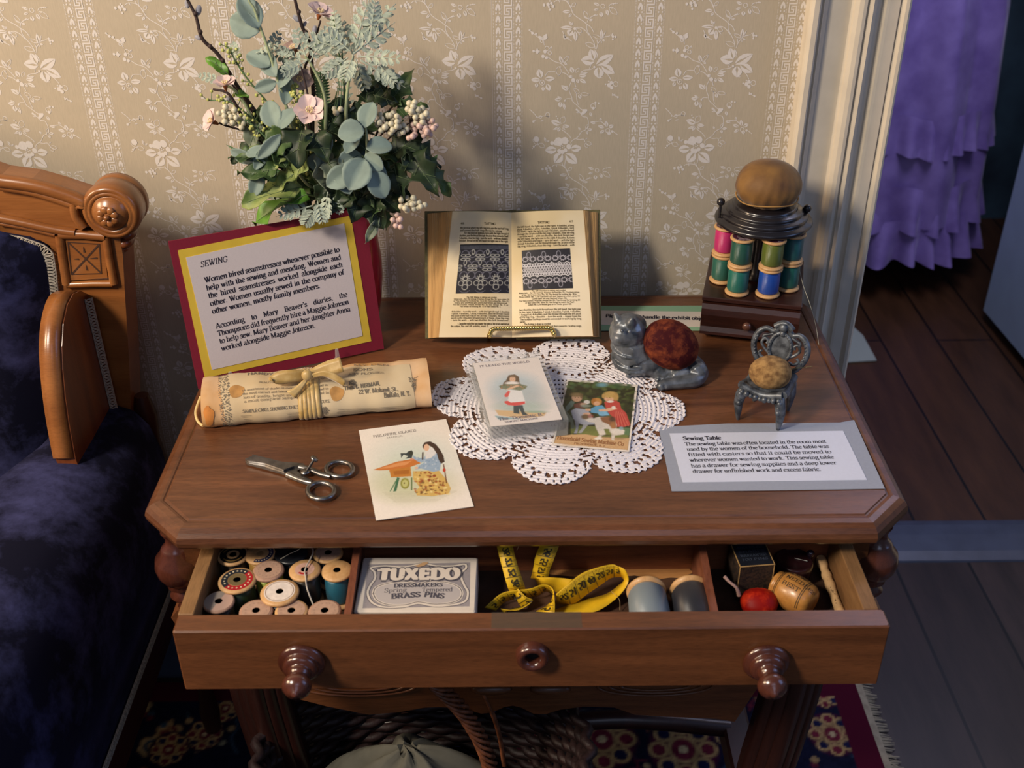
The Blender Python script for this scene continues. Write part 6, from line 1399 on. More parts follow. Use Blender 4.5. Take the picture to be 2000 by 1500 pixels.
# --- pussy willow
def catkin(mb,p,d,s): 
    R=np.array(Vector((0,0,1)).rotation_difference(Vector(nrm(d))).to_matrix()); mb.ball(p+nrm(d)*s*.9,s*.55,0,12,(1,1,1.75),R)
for lab,pts,kk in (("dark pussy willow twig with grey catkins at the upper left edge of the bouquet",[(540,270,.40),(476,186,.39),(449,144,.385),(425,105,.38),(395,75,.375),(383,33,.375),(365,-4,.375),(358,-30,.375)],[(367,16,100,14),(386,30,80,17),(396,76,165,14),(452,200,130,13),(385,36,110,9)]),
                   ("dark pussy willow twig rising through the centre top of the bouquet",[(615,290,.40),(612,180,.385),(605,87,.38),(590,51,.375),(575,-6,.37),(568,-40,.37)],[(586,42,140,15),(613,66,80,14),(592,52,60,10)])):
    e,P=stemobj('pussy_willow_twig',lab,'twig',GB,[aty(*p) for p in pts],.0021,L_br)
    for x,y,a,s in kk:
        c=MB(); catkin(c,aty(x,y,.377),idir(a),S(s)*.62); obj('catkin',c,L_cat,e)
    c=MB()
    for i in range(8,len(P)-2,5): c.ball(P[i]+np.array([.001,-.001,0]),.0028,0,8)
    obj('bud',c,L_br,e); tag(list(e.children)[-1],kind='stuff')
# --- blossom
def blossom(e,p,nr,s,seed=0):
    nr=nrm(nr); a=nrm(np.cross(nr,[.1,.2,1])); b=np.cross(nr,a); c=MB()
    for k in range(5):
        t=k*2*PI/5+seed; d=a*math.cos(t)+b*math.sin(t); leaf(c,p+nr*.0005*k,d+nr*.22,nr,s*.60,s*.64,'oval',.22,-.10,0,4)
    f=obj('flower',c,L_pk,e)
    c=MB()
    for k in range(9):
        t=k*.7; q=p+nr*s*.22+(a*math.cos(t)+b*math.sin(t))*s*.11; c.tube([p,q],s*.012,4); c.ball(q,s*.035,0,6)
    obj('stamens',c,mat('stamen','e6d2a0',.6),f); c=MB(); c.tube([p-nr*s*.25,p],[s*.05,s*.12],8); obj('calyx',c,L_pkd,f)
e,P=stemobj('blossom_branch','brown branch with pale pink blossoms at the left side of the bouquet','flower branch',GB,[aty(530,300,.40),aty(488,255,.38),aty(470,222,.37),aty(446,183,.365),aty(416,174,.365)],.0019,L_br)
blossom(e,aty(440,168,.36),-CF+idir(90)*1.2,S(40),.3); blossom(e,aty(417,238,.36),idir(160)*1.0-CF*.9,S(42),.8); c=MB(); c.tube([aty(500,262,.375),aty(440,245,.365),aty(428,240,.362)],.0012,7); obj('side_twig',c,L_br,e)
e,P=stemobj('blossom_branch','brown twig with a pink blossom facing forward at the centre of the bouquet','flower branch',GB,[aty(610,290,.37),aty(608,225,.34),aty(600,180,.335),aty(588,130,.335)],.0014,L_br)
blossom(e,aty(606,219,.325),-CF+idir(80)*.2,S(52),.1)
e,P=stemobj('blossom_branch','upright twig with pink blossoms near the top centre of the bouquet','flower branch',GB,[aty(600,240,.40),aty(592,150,.39),aty(612,90,.385),aty(626,40,.385)],.0015,L_br)
for x,y,a,s in ((624,28,60,44),(576,98,120,44),(586,148,-80,46),(566,170,200,34)): blossom(e,aty(x,y,.378),idir(a)*.9-CF*.8,S(s),x)
# --- eucalyptus
def euc(lab,path,leaves,y):
    e,P=stemobj('eucalyptus_sprig',lab,'leaf sprig',GB,[aty(p[0],p[1],p[2] if len(p)>2 else y) for p in path],.0016,L_euc2)
    for i,(x,yy,a,Lp,Wp,tl) in enumerate(leaves):
        c=MB(); b=aty(x,yy,y-.004*(i%3)); n=-CF+idir(a+90)*tl*.6+idir(a)*.25*((i%3)-1); leaf(c,b,idir(a)-CF*.2*math.sin(i*2.1),n,S(Lp),S(Wp),'oval',.18,.12,0,4); obj('leaf',c,L_euc,e,solid=.0005)
euc('tall eucalyptus sprig with two round grey-green leaves at the bouquet top left',[(575,260),(560,210),(545,165),(530,114),(512,63),(497,18),(487,2),(478,-30)],[(508,60,160,62,48,.6),(505,56,118,66,44,-.6),(540,150,120,64,36,.5),(528,130,150,52,36,-.4),(545,172,60,58,34,.5),(556,205,85,62,32,-.7),(540,160,200,44,26,.8)],.355)
euc('eucalyptus sprig with large round leaves at the right front of the bouquet',[(680,380,.35),(712,345,.33),(716,300,.32),(716,262,.32),(712,240,.32)],[(712,250,75,52,40,.5),(712,255,190,50,48,-.4),(715,290,10,50,40,.7),(714,300,-45,44,36,-.8),(712,310,245,66,56,.2),(724,335,-60,56,46,.5),(708,330,-20,50,42,.2),(690,330,215,60,44,.2)],.315)
euc('eucalyptus sprig with soft curled leaves at the left front of the bouquet',[(600,360,.36),(560,300,.34),(545,262,.33),(545,240,.33)],[(540,250,110,56,42,.3),(545,252,50,48,34,.7),(548,262,225,64,26,.9),(520,285,245,50,24,.6),(500,315,160,52,26,.8),(510,330,250,56,30,.4),(545,285,-20,50,36,.3),(532,300,180,50,30,-.5)],.325)
euc('eucalyptus sprig with small leaves low at the front centre of the bouquet',[(650,390,.35),(645,340,.325),(640,300,.32)],[(642,300,110,46,36,.3),(650,330,-40,50,36,.5),(660,318,20,48,38,-.4),(640,320,170,42,32,.4),(668,335,-70,46,38,.2),(676,300,60,42,30,.6)],.32)
# --- dusty miller: feathery lobed blades
def feather(mb,b,d,n,L,W,k=7,curl=.3,m=0):
    d=nrm(d); n=nrm(n-d*np.dot(n,d)); sd=np.cross(d,n); mb.tube([b+d*L*t-n*L*curl*t*t for t in (0,.35,.7,1)],[L*.022,L*.018,L*.012,L*.006],5,m)
    for i in range(k):
        t=.18+.80*i/k; h=math.sin(PI*min(1,t*.85+.12))
        for s in (-1,1):
            q=b+d*L*t-n*L*curl*t*t; dd=sd*s+d*.75; l=W*.5*h; leaf(mb,q,dd,n+sd*.2*s,l,l*.50,'lance',.2,.1,m,2)
            leaf(mb,q+nrm(dd)*l*.5,nrm(dd)+d*.8,n,l*.46,l*.32,'lance',.2,.1,m,2); leaf(mb,q+nrm(dd)*l*.5,nrm(dd)-d*.5,n,l*.4,l*.28,'lance',.2,.1,m,2)
def dusty(lab,path,blades,y):
    e,P=stemobj('dusty_miller_sprig',lab,'leaf sprig',GB,[aty(p[0],p[1],p[2] if len(p)>2 else y) for p in path],.0019,L_euc2)
    for i,(x,yy,a,Lp,Wp) in enumerate(blades):
        c=MB(); feather(c,aty(x,yy,y-.003*(i%4)),idir(a)+CF*.25*math.sin(i*1.7),-CF+idir(a+90)*.4*math.sin(i*2.3),S(Lp),S(Wp),5,.12*math.sin(i)+.1); obj('leaf',c,L_dm,e)
dusty('pale silvery dusty miller sprig spreading over the top right of the bouquet',[(680,300,.38),(676,220),(682,150),(690,110)],[(690,105,75,110,50),(695,95,60,130,55),(690,105,35,95,48),(700,110,-5,85,44),(705,118,-30,95,46),(690,110,110,80,46),(680,100,165,90,44),(684,100,140,70,40),(695,115,-75,60,44),(680,112,215,60,42),(690,110,-110,54,46),(740,125,-50,50,32),(660,80,100,70,30),(725,60,80,60,36)],.345)
dusty('silvery dusty miller sprig rising at the centre left of the bouquet',[(640,290,.38),(635,190),(610,130),(596,110)],[(600,118,110,70,36),(600,118,165,80,40),(605,122,60,66,36),(598,120,210,54,36),(620,110,25,70,30),(575,112,150,46,30)],.36)
dusty('small silvery dusty miller sprig poking out at the far left of the bouquet',[(540,300,.38),(470,190,.37),(440,165,.37)],[(440,160,165,58,26),(470,120,120,54,28),(520,110,60,56,30),(500,104,20,50,24),(465,150,195,40,22)],.37)
dusty('silvery dusty miller sprig hanging over the red card edge under the bouquet',[(640,380,.35),(625,392,.33),(610,405,.325)],[(610,402,195,74,40),(616,405,235,46,40),(640,375,-100,60,38),(620,392,-75,48,36),(585,408,170,40,26),(645,380,-60,44,30)],.318)
# --- lobed green leaves on long stems
def sprig(lab,path,leaves,y,mt,kind='ivy',sm=None,name='ivy_sprig'):
    e,P=stemobj(name,lab,'leaf sprig',GB,[aty(p[0],p[1],p[2] if len(p)>2 else y) for p in path],.0013,sm or L_gst)
    for i,q in enumerate(leaves):
        x,yy,a,Lp,Wp=q[:5]; mm=q[5] if len(q)>5 else mt; kd_=q[6] if len(q)>6 else kind; b=aty(x,yy,y-.004*(i%3)); n=-CF+idir(a+90)*.5*math.sin(i*1.9+x)+idir(90)*.35; d=idir(a)-CF*.25*math.cos(i*2.7)
        c=MB(); leaf(c,b,d,n,S(Lp),S(Wp),kd_,.22,.18,0,5,1,i); lf=obj('leaf',c,mm,e,solid=.0004)
        if Lp>44:
            c=MB(); dn=nrm(d); nn=nrm(n-dn*np.dot(n,dn)); sd=np.cross(dn,nn); L_=S(Lp); W_=S(Wp); c.tube([b+dn*L_*t+nn*(L_*(-.18*t*t)+.0007) for t in (0,.3,.6,.9)],[.0005,.0004,.0003,.0002],4)
            for s in (-1,1):
                for t,w in ((.08,.42),(.3,.36),(.5,.22)): c.tube([b+dn*L_*t+nn*(-L_*.18*t*t+.0007),b+dn*L_*(t+.18)+sd*s*W_*w+nn*(-L_*.18*(t+.18)**2+L_*.22*w*2*(W_/L_)*.5+.001)],[.0004,.0002],4)
            obj('vein',c,L_vein,lf)
sprig('dark green ivy sprig with large leaves over the centre of the bouquet',[(640,380,.36),(600,330,.335),(585,290,.33)],[(590,255,-100,72,76),(560,262,-140,60,62,L_mid),(612,262,-60,58,56),(560,300,200,56,50,L_pale),(600,300,-120,60,56,L_pale),(540,330,190,50,44,L_mid),(625,300,-75,78,62,L_grey),(640,318,-50,50,48,L_grey),(575,340,-150,52,44,L_pale),(560,355,230,40,36,L_dark)],.325,L_dark,'ivy')
sprig('broad bright green leaves with pale veins at the lower left of the bouquet',[(630,385,.36),(570,375,.335),(540,378,.33)],[(590,366,192,118,62,L_pale,'lance'),(600,380,197,130,44,L_bright,'lance'),(540,345,170,74,44,L_mid),(520,318,150,66,40,L_pale),(500,310,170,56,36,L_mid),(560,330,120,50,36,L_mid,'lance')],.32,L_mid,'ivy',None,'leafy_sprig')
sprig('dark maple-leaved sprig at the right side of the bouquet',[(700,370,.37),(760,330,.345),(800,300,.34)],[(770,300,35,84,64),(790,290,-20,80,60),(800,300,-55,96,66,L_dark,'maple'),(820,320,-40,84,54,L_mid,'maple'),(770,320,-80,76,76),(740,310,-110,76,66),(760,340,-60,66,60),(730,300,150,60,56),(700,350,-120,60,60),(720,360,-60,60,62)],.335,L_dark,'maple',L_br)
sprig('upright serrated green leaves at the upper right of the bouquet',[(700,360,.39),(740,250,.385),(760,215,.385),(790,190,.385)],[(760,205,55,84,56,L_mid,'maple'),(755,200,120,70,48,L_dark,'maple'),(775,215,10,60,44,L_mid,'maple'),(735,160,20,46,36),(720,165,110,46,34),(730,185,-20,50,40),(750,220,-60,60,48),(715,200,80,50,40),(735,155,-160,36,30)],.38,L_dark,'maple',L_br)
sprig('dark drooping ivy sprig at the lower right of the bouquet over the card corner',[(700,370,.36),(715,390,.34),(722,405,.335)],[(705,378,-105,60,58),(720,380,-70,74,58),(690,375,-140,50,46),(735,375,-40,60,50),(745,385,-120,50,36,L_mid),(740,425,-115,56,20,L_grey,'lance'),(750,410,-80,40,28,L_mid),(660,365,-100,54,52),(640,360,-130,40,40),(760,365,-30,54,40)],.328,L_dark,'ivy')
sprig('small vivid green leaves near the pussy willow at the upper left',[(560,300,.39),(450,160,.38),(432,130,.38)],[(446,146,140,52,24,L_bright,'lance'),(612,94,20,34,22,L_bright,'lance'),(486,190,160,30,16,L_bright,'lance')],.375,L_bright,'lance',L_br)
# --- inner greenery standing behind
sprig('dense dark inner foliage sprig filling the left middle of the bouquet',[(600,380,.40),(560,320,.40),(530,270,.40)],[(500+int(95*random.random()),225+int(150*random.random()),random.choice([150,200,240,100,60,-60,180]),56,48,random.choice([L_dark,L_mid,L_dark,L_grey])) for _ in range(20)],.372,L_dark,'ivy')
sprig('dense dark inner foliage sprig filling the right middle of the bouquet',[(680,380,.40),(730,320,.40),(760,290,.40)],[(630+int(140*random.random()),225+int(150*random.random()),random.choice([20,-20,60,-70,120,-110,0]),58,50,random.choice([L_dark,L_mid,L_dark])) for _ in range(24)],.375,L_dark,'ivy')
sprig('dark foliage sprig low behind the red card at the foot of the bouquet',[(650,390,.41),(640,380,.41)],[(540+int(200*random.random()),340+int(60*random.random()),random.choice([190,-20,-60,-120,240,30]),54,48,random.choice([L_dark,L_mid])) for _ in range(16)],.38,L_dark,'ivy')
# --- grassy blades
for lab,bl in (('tuft of long grass-green blades standing in the middle of the bouquet',[(640,300,630,190),(655,300,672,180),(665,310,700,150),(620,300,600,200),(650,310,650,170),(675,300,720,190),(610,310,630,240)]),
               ('thin grass-green blades at the left middle of the bouquet',[(590,310,520,200),(580,300,500,230),(600,310,560,190),(575,310,470,260)])):
    e,P=stemobj('grass_tuft',lab,'grass',GB,[aty(bl[0][0],bl[0][1]+30,.385),aty(bl[0][2],bl[0][3],.37)],.001,L_grass)
    for x0,y0,x1,y1 in bl:
        a=math.degrees(math.atan2(y0-y1,x1-x0)); c=MB(); leaf(c,aty(x0,y0+40,.37),idir(a),-CF+idir(a+90)*.4,S(math.hypot(x1-x0,y1-y0)+40),S(13),'lance',.3,.08,0,2); obj('blade',c,L_grass,e)
# --- berries
def berries(lab,path,cl,y,sm=None):
    e,P=stemobj('berry_spray',lab,'berries',GB,[aty(p[0],p[1],p[2] if len(p)>2 else y) for p in path],.0011,sm or L_gst)
    r=random.Random(int(path[-1][0])); n=0
    for x,yy,R,k,mt in cl:
        cen=aty(x,yy,y-.004); pts=[]
        for i in range(k*6):
            if len(pts)>=k: break
            a=r.random()*6.28; q=R*math.sqrt(r.random()); p=cen+CR*S(q*math.cos(a))+CD*S(q*math.sin(a)*.85)-CF*S(r.random()*R*.8)
            if all(np.linalg.norm(p-o)>.0052 for o in pts): pts.append(p)
        for p in pts:
            c=MB(); c.ball(p,.0034+.0006*r.random(),0,8); obj('berry',c,mt,e)
        c=MB(); b0=P[-1]
        for p in pts: c.tube([b0,mix(b0,p,.6)+CF*.003,p],.0004,4)
        obj('stalk',c,sm or L_gst,e)
berries('white and blush berry cluster at the right edge of the bouquet',[(700,340,.37),(770,260,.35),(800,240,.345)],[(806,212,13,7,L_berry),(820,228,18,12,L_berry),(836,248,18,12,L_berryp),(815,258,22,11,L_berryp)],.338,L_br)
berries('creamy berry cluster among dark leaves at the right of the bouquet',[(690,350,.37),(740,270,.345),(755,255,.34)],[(758,240,22,19,L_berry),(782,252,13,8,L_berry)],.333,L_br)
berries('cream berry cluster at the left of the bouquet below a pink blossom',[(570,330,.38),(490,260,.37),(470,240,.365)],[(448,226,19,14,L_berry),(468,238,15,9,L_berry)],.362,L_br)
berries('hanging white berry cluster beside the top left corner of the book',[(715,390,.35),(760,385,.335),(790,385,.33)],[(796,398,17,13,L_berry),(818,402,12,7,L_berry)],.322)
berries('small hanging blush berry cluster under the bouquet, left of the book',[(715,392,.35),(765,400,.335),(776,408,.33)],[(776,428,11,9,L_berryp),(778,440,7,5,L_berryp)],.324)
berries('pale berry cluster tucked under the silvery leaves at the bouquet top',[(670,330,.39),(672,180,.38),(668,100,.375)],[(672,78,9,4,L_berry),(660,215,8,4,L_berry)],.372)
# --- yellow-green filler
def filler(lab,path,y,n=26,sp=10):
    e,P=stemobj('bud_spray',lab,'filler',GB,[aty(p[0],p[1],p[2] if len(p)>2 else y) for p in path],.0010)
    r=random.Random(path[0][0]); c=MB(); c2=MB(); m_=len(P)
    for i in range(n):
        b=P[int(m_*(.45+.54*i/n))]; a=r.random()*360; q=b+idir(a)*S(sp*(.5+r.random()))-CF*.002*r.random()+idir(90)*S(5); c2.tube([b,q],.0004,4); c.ball(q,.0016+.0008*r.random(),0,6)
    tag(obj('buds',c,L_yel,e),kind='stuff'); obj('stalks',c2,L_gst,e)
filler('arching spray of tiny yellow-green buds at the upper left of the bouquet',[(600,340,.38),(540,225),(480,150),(455,110),(446,92)],.365,34,10)
filler('low spray of tiny yellow-green buds pointing left from the bouquet',[(580,330,.38),(500,240),(450,200),(405,196)],.37,28,9)
filler('spray of pale yellow buds at the centre of the bouquet',[(620,340,.37),(590,260),(580,200),(574,180)],.355,60,9)
filler('spray of yellow-green buds low at the left of the bouquet',[(600,350,.37),(540,290),(500,250),(482,235)],.352,40,13)
for x0,y0,x1,y1,lab in ((640,300,625,140,'soft green curved stem with fern-like leaf at the bouquet centre'),(690,300,650,30,'pale narrow fern frond rising at the top of the bouquet')):
    e,P=stemobj('fern_frond',lab,'leaf sprig',GB,[aty(x0,y0,.385),aty((x0+x1)/2,(y0+y1)/2-10,.38),aty(x1,y1,.375)],.0012)
    c=MB()
    for i in range(len(P)//2,len(P)-1):
        t=nrm(P[i+1]-P[i]); sd=nrm(np.cross(t,CF)); 
        for s in (-1,1):
            for q in (0,.5): leaf(c,P[i]+(P[i+1]-P[i])*q,sd*s+t*.6,-CF,S(17),S(6),'lance',.2,.2,0,2)
    obj('fronds',c,L_dm if y1<100 else L_gst,e)
# ================================================================ IN THE DRAWER
def dsp(px,py,col,label,top='plain',r=.0160,zt=.681,tx_=0,ty_=0,rz=0,tname=None,fill=.86,woodm=None):
    h=zt-ZB-.0012; p=at(px,py,zt); s=math.sin; 
    loc=(p[0]-h*s(ty_),p[1]+h*s(tx_),ZB+.0012+r*(abs(s(tx_))+abs(s(ty_)))*.9)
    return spool(col,label,loc,r=r,h=h-r*(abs(s(tx_))+abs(s(ty_)))*.6,topm=top,rot=(tx_,ty_,rz),tname=tname,fill=fill,woodm=woodm,hole=.0038)
W_old=wood('old_spool_wood','b08c78','8c6a58',2,4,.55,.4,0,.06); W_gr=wood('dark_spool_wood','3a3a42','24242c',2,4,.4,.5,.1,.06)
dsp(455,1083,'3c3020','brown thread spool with a black and gold end label, back left of the drawer','darkgold',rz=.5)
dsp(508,1081,'b98a3a','wooden spool with a dark blue arc on its end, at the drawer back','bluearc',tx_=.02,r=.0158)
dsp(568,1079,'15171c','black painted spool at the back of the drawer between two wooden spools','plain',r=.0172,woodm=mat('black_paint','1d2026',.35,spec=.5),fill=.9)
dsp(641,1079,'24283c','plain wooden spool at the back of the drawer next to the divider','faded',r=.0154)
dsp(524,1113,'b4c03c','wooden spool of yellow-green thread just in front of the blue arc spool','faded',r=.0160,zt=.683,woodm=W_old)
dsp(595,1112,'3c3428','tall wooden spool of brown thread with a pale string looped over its end','redwhite',r=.0160,zt=.685)
dsp(658,1113,'1c6f88','wooden spool of bright teal thread against the right divider','plain',r=.0158,zt=.683)
dsp(463,1132,'28401c','large spool of dark green thread with a red and black ring label','redblack',r=.0190,zt=.683)
dsp(546,1155,'3a3c3c','large wooden spool with a white round end label at the centre of the spools','white',r=.0192,zt=.684)
dsp(427,1174,'3c382c','spool with a half greyed end at the left front corner of the drawer','halfgrey',r=.0156,zt=.679,woodm=W_old)
dsp(500,1192,'54301e','half hidden wooden spool behind the drawer front, leftmost of three','faded',r=.0165,zt=.679,woodm=W_old)
dsp(569,1192,'3c2c44','half hidden wooden spool behind the drawer front, middle of three','faded',r=.0162,zt=.679)
dsp(634,1192,'2c3a50','half hidden wooden spool behind the drawer front, rightmost of three','faded',r=.0162,zt=.679,woodm=W_old)
c=MB(); c.tube(bez([at(596,1056,.688),at(585,1072,.690),at(565,1082,.689),at(548,1092,.688)],6),.0004,5); obj('loose_thread',c,mat('pale_thread','b8b4a0',.8),label='grey thread trailing over the black painted spool',cat='thread')
c=MB(); c.tube(bez([at(606,1062,.687),at(611,1080,.689),at(596,1112,.6875),at(597,1128,.686),at(600,1150,.680),at(612,1182,.672)],6),.0008,6); obj('loose_string',c,mat('off_white_string','b4aca0',.85),label='off-white string hanging over the end of the tall brown thread spool',cat='string')
# ---- TUXEDO pin box
ZX=.678
P,w_,h_=pcard([(693,1195),(932,1194),(930,1089),(707,1088)],ZX)
tb=empty('pin_box',P(w_/2,h_/2,-(ZX-ZB)),'white printed box of brass pins with a grey scrollwork label reading TUXEDO','box')
c=MB(); c.box((0,0,-(ZX-ZB-.001)),(w_,h_,0),0,P,b=.0012); obj('carton',c,mat('box_card','d2c8bc',.7,var=.05,vscale=90),tb)
z10=lambda x,y:(690+x/8,1080+y/8)
U=lambda x,y:puv(P,*z10(x,y))
lb2=MB(); g0=mat('label_grey','938d90',.65,var=.08,vscale=500); g1=mat('label_lightgrey','b3acaa',.65); g2=mat('label_darkline','4c4a54',.6); g3=mat('label_offwhite','d4cabe',.65)
PQ=lambda u,v,l:P(u,v,l)
lb2.poly([PQ(*U(*p),1e-4) for p in [(145,865),(1815,835),(1828,148),(232,180)]],0)
pts=bez([(360,215),(520,205),(760,225),(900,205),(1100,170),(1300,205),(1560,205),(1740,180),(1760,240),(1700,300),(1690,400),(1740,520),(1790,620),(1740,760),(1500,820),(1250,830),(1010,790),(800,840),(500,850),(300,780),(225,640),(260,520),(340,400),(330,300),(270,240),(360,215)],4)
lb2.stroke([U(*p) for p in pts],.0035,PQ,2e-4,2); lb2.stroke([U(*p) for p in pts],.0022,PQ,3e-4,3)
ov=bez([(310,640),(360,540),(560,475),(800,450),(940,475),(1000,495),(1080,475),(1250,445),(1480,470),(1650,540),(1700,640),(1640,740),(1480,790),(1250,805),(1010,770),(820,815),(560,815),(380,750),(310,640)],4)
lb2.poly([PQ(*U(*p),3.5e-4) for p in ov[:-1]][::-1],1); lb2.stroke([U(*p) for p in ov],.0030,PQ,4e-4,3); lb2.stroke([U(*p) for p in ov],.0008,PQ,5e-4,2)
for q in (((380,240),(560,235),(760,255),(900,235)),((1180,215),(1380,235),(1560,235),(1700,215))): lb2.stroke([U(*p) for p in bez(q,5)],.0010,PQ,4e-4,2)
def tt(a,b,size,t,m,fat=0,lay=6e-4,th=.2,tn=.08,mat_=None,arc=None,sx=1):
    ua,ub=U(*a),U(*b); an=math.atan2(ub[1]-ua[1],ub[0]-ua[0]); L=math.hypot(ub[0]-ua[0],ub[1]-ua[1])
    Q=lambda u,v,l:P(ua[0]+u*math.cos(an)-v*math.sin(an),ua[1]+u*math.sin(an)+v*math.cos(an),l)
    text(lb2,Q,0,0,size,t,m=m,width=L,justify=False,thick=th,thin=tn,fat=fat,lay=lay,arc=(lambda x:arc*(x/L-.5)**2*4-arc) if arc else None)
tt((378,425),(1660,410),.0232,'TUXEDO',2,.17,5e-4,.22,.11); tt((385,420),(1650,405),.0225,'TUXEDO',3,.03,7e-4,.24,.12)
tt((630,545),(1395,528),.0078,'DRESSMAKERS',2,0,6e-4,.16,.07); tt((480,625),(835,612),.0085,'Spring',2,-.03,6e-4,.10,.06); tt((1070,612),(1550,605),.0085,'Tempered',2,-.03,6e-4,.10,.06)
tt((590,720),(1050,690),.0100,'BRASS',2,.01,6e-4,.18,.08); tt((1100,690),(1415,715),.0100,'PINS',2,.01,6e-4,.18,.08)
lb2.poly([PQ(*U(*p),8e-4) for p in [(950,210),(1020,190),(1100,152),(1170,155),(1160,180),(1090,215),(1020,228)]][::-1],4)
obj('printed_label',lb2,[g0,g1,g2,g3,mat('bare_card','c09a70',.8)],tb)
# ---- tape measure
tm=empty('tape_measure',at(1080,1160,ZB),'yellow tape measure with black numerals looped loosely in the middle of the drawer','tape measure')
M_ty=mat('tape_yellow','d9b01e',.5,spec=.4,var=.12,vscale=70); M_tk=mat('tape_black','2c2410',.6)
zt=lambda x,y:(900+x/3.846,1020+y/3.846)
tb_=MB(); tk=MB()
def tstrip(E,nums=(),step=.011,side=1):
    A_=bez([at(*zt(a[0],a[1]),a[2]) for a,_ in E],6); B_=bez([at(*zt(b[0],b[1]),b[2]) for _,b in E],6); A_=[np.array(a) for a in A_]; B_=[np.array(b) for b in B_]
    tb_.loft([[a,a*.5+b*.5,b] for a,b in zip(A_,B_)],0,False,False,True)
    M=[(a+b)/2 for a,b in zip(A_,B_)]; L=[0]
    for a,b in zip(M,M[1:]): L.append(L[-1]+np.linalg.norm(b-a))
    def Pm(u,v,l=0): # u along, v across (0..1 of the width)
        u=min(max(u,0),L[-1]-1e-6); i=max(0,int(np.searchsorted(L,u))-1); t=(u-L[i])/(L[i+1]-L[i]+1e-9); a=mix(A_[i],A_[i+1],t); b=mix(B_[i],B_[i+1],t); n=nrm(np.cross(M[i+1]-M[i],b-a)); n=n if np.dot(n,CF)<0 else -n
        return mix(a,b,v)+n*(l+.0007)
    if not nums: return
    W=np.linalg.norm(A_[0]-B_[0]); 
    u=.003; k=0
    while u<L[-1]-.003:
        t=nums[k%len(nums)]; 
        PP=lambda a,b,l,u0=u:Pm(u0+a,.30+b/W if side>0 else .72-b/W,l)
        text(tk,PP,.0010,0,.0105,t,thick=.17,thin=.08,lay=2e-4,sx=.8); tk.add([Pm(u+step-.0016,.02,3e-4),Pm(u+step-.0011,.02,3e-4),Pm(u+step-.0011,.98,3e-4),Pm(u+step-.0016,.98,3e-4)],[(0,1,2,3)])
        for j in range(1,8):
            q=u-.0012+step*j/8; tk.add([Pm(q,.02,3e-4),Pm(q+.0003,.02,3e-4),Pm(q+.0003,.30 if j==4 else .16,3e-4),Pm(q,.30 if j==4 else .16,3e-4)],[(0,1,2,3)])
        u+=step; k+=1
tstrip([((380,96,.700),(252,96,.700)),((392,190,.694),(275,200,.694)),((425,320,.683),(308,330,.683)),((470,450,.668),(350,480,.668)),((490,520,.656),(375,530,.656))],['25','26','27'])
tstrip([((765,96,.700),(628,96,.700)),((740,170,.694),(600,160,.694)),((695,290,.682),(560,260,.682)),((665,370,.668),(545,340,.668)),((655,430,.656),(525,420,.656))],['57','56','55'])
tstrip([((525,415,.656),(560,425,.642)),((655,415,.664),(590,480,.644)),((760,420,.662),(690,510,.643)),((845,430,.660),(745,545,.642))])
tstrip([((716,540,.662),(716,612,.643)),((800,470,.670),(845,610,.645)),((900,390,.676),(950,540,.652)),((1010,345,.679),(1055,468,.658)),((1130,318,.680),(1130,418,.660)),((1180,330,.680),(1210,408,.661))],['52','51','50','49'])
tstrip([((1165,325,.679),(1205,410,.660)),((1235,360,.678),(1225,440,.656)),((1258,450,.664),(1190,470,.650)),((1180,560,.655),(1090,540,.645)),((1040,660,.650),(900,590,.643)),((900,690,.649),(760,640,.643)),((800,700,.646),(640,680,.643))])
tstrip([((180,640,.650),(260,665,.642)),((290,545,.660),(330,600,.645)),((380,515,.664),(415,575,.646)),((520,500,.666),(560,555,.647)),((620,468,.668),(640,520,.648)),((690,500,.664),(690,560,.645)),((705,600,.660),(650,620,.644)),((705,680,.656),(565,670,.643))],['5'])
tstrip([((430,500,.666),(405,520,.660)),((490,560,.660),(430,600,.652)),((540,590,.654),(455,645,.645)),((430,660,.649),(380,650,.643)),((300,650,.648),(330,690,.642))],['3'])
obj('yellow_tape',tb_,M_ty,tm,solid=.0004); obj('tape_numerals',tk,M_tk,tm)
c=MB(); c.tube(bez([at(*zt(395,150),.690),at(*zt(430,150),.692),at(*zt(432,185),.691),at(*zt(420,210),.688)],5),.0003,4); c.tube(bez([at(*zt(1130,520),.66),at(*zt(1190,580),.652),at(*zt(1195,660),.643)],5),.0003,4); obj('frayed_thread',c,mat('tape_thread','c8a878',.8),tm)
# ---- two fat spools lying on their sides
for px,col,tn,lab,rr_ in ((1260,'8c9aa4','greyblue','fat spool of grey-blue thread lying on its side in the drawer',.0195),(1350,'2a2c36','slate','fat spool of charcoal thread lying on its side beside the right divider',.0200)):
    x=at(px,1160,.660)[0]+(.0015 if px<1300 else -.001); R=rr_; e=empty('thread_spool',(x,-.086,ZB+R*1.06),lab,'spool'); e.rotation_euler=(-PI/2,0,0); h=.062
    c=MB(); c.lathe([(.004,0),(R*.98,0),(R*1.02,.001),(R*1.02,.003),(R*.8,.006),(R*.5,.01),(R*.5,h-.01),(R*.9,h-.005),(R*1.04,h-.003),(R*1.04,h-.001),(R*.98,h),(.004,h)],n=40); obj('spool_body',c,M_sw,e,local=True)
    c=MB(); c.lathe([(R*.5,.005),(R*.92,.004),(R*1.0,.008),(R*1.05,h*.45),(R*1.0,h-.010),(R*.90,h-.006),(R*.5,h-.007)],n=40); obj('thread',c,thread('thread_'+tn,col,2,2600),e,local=True)
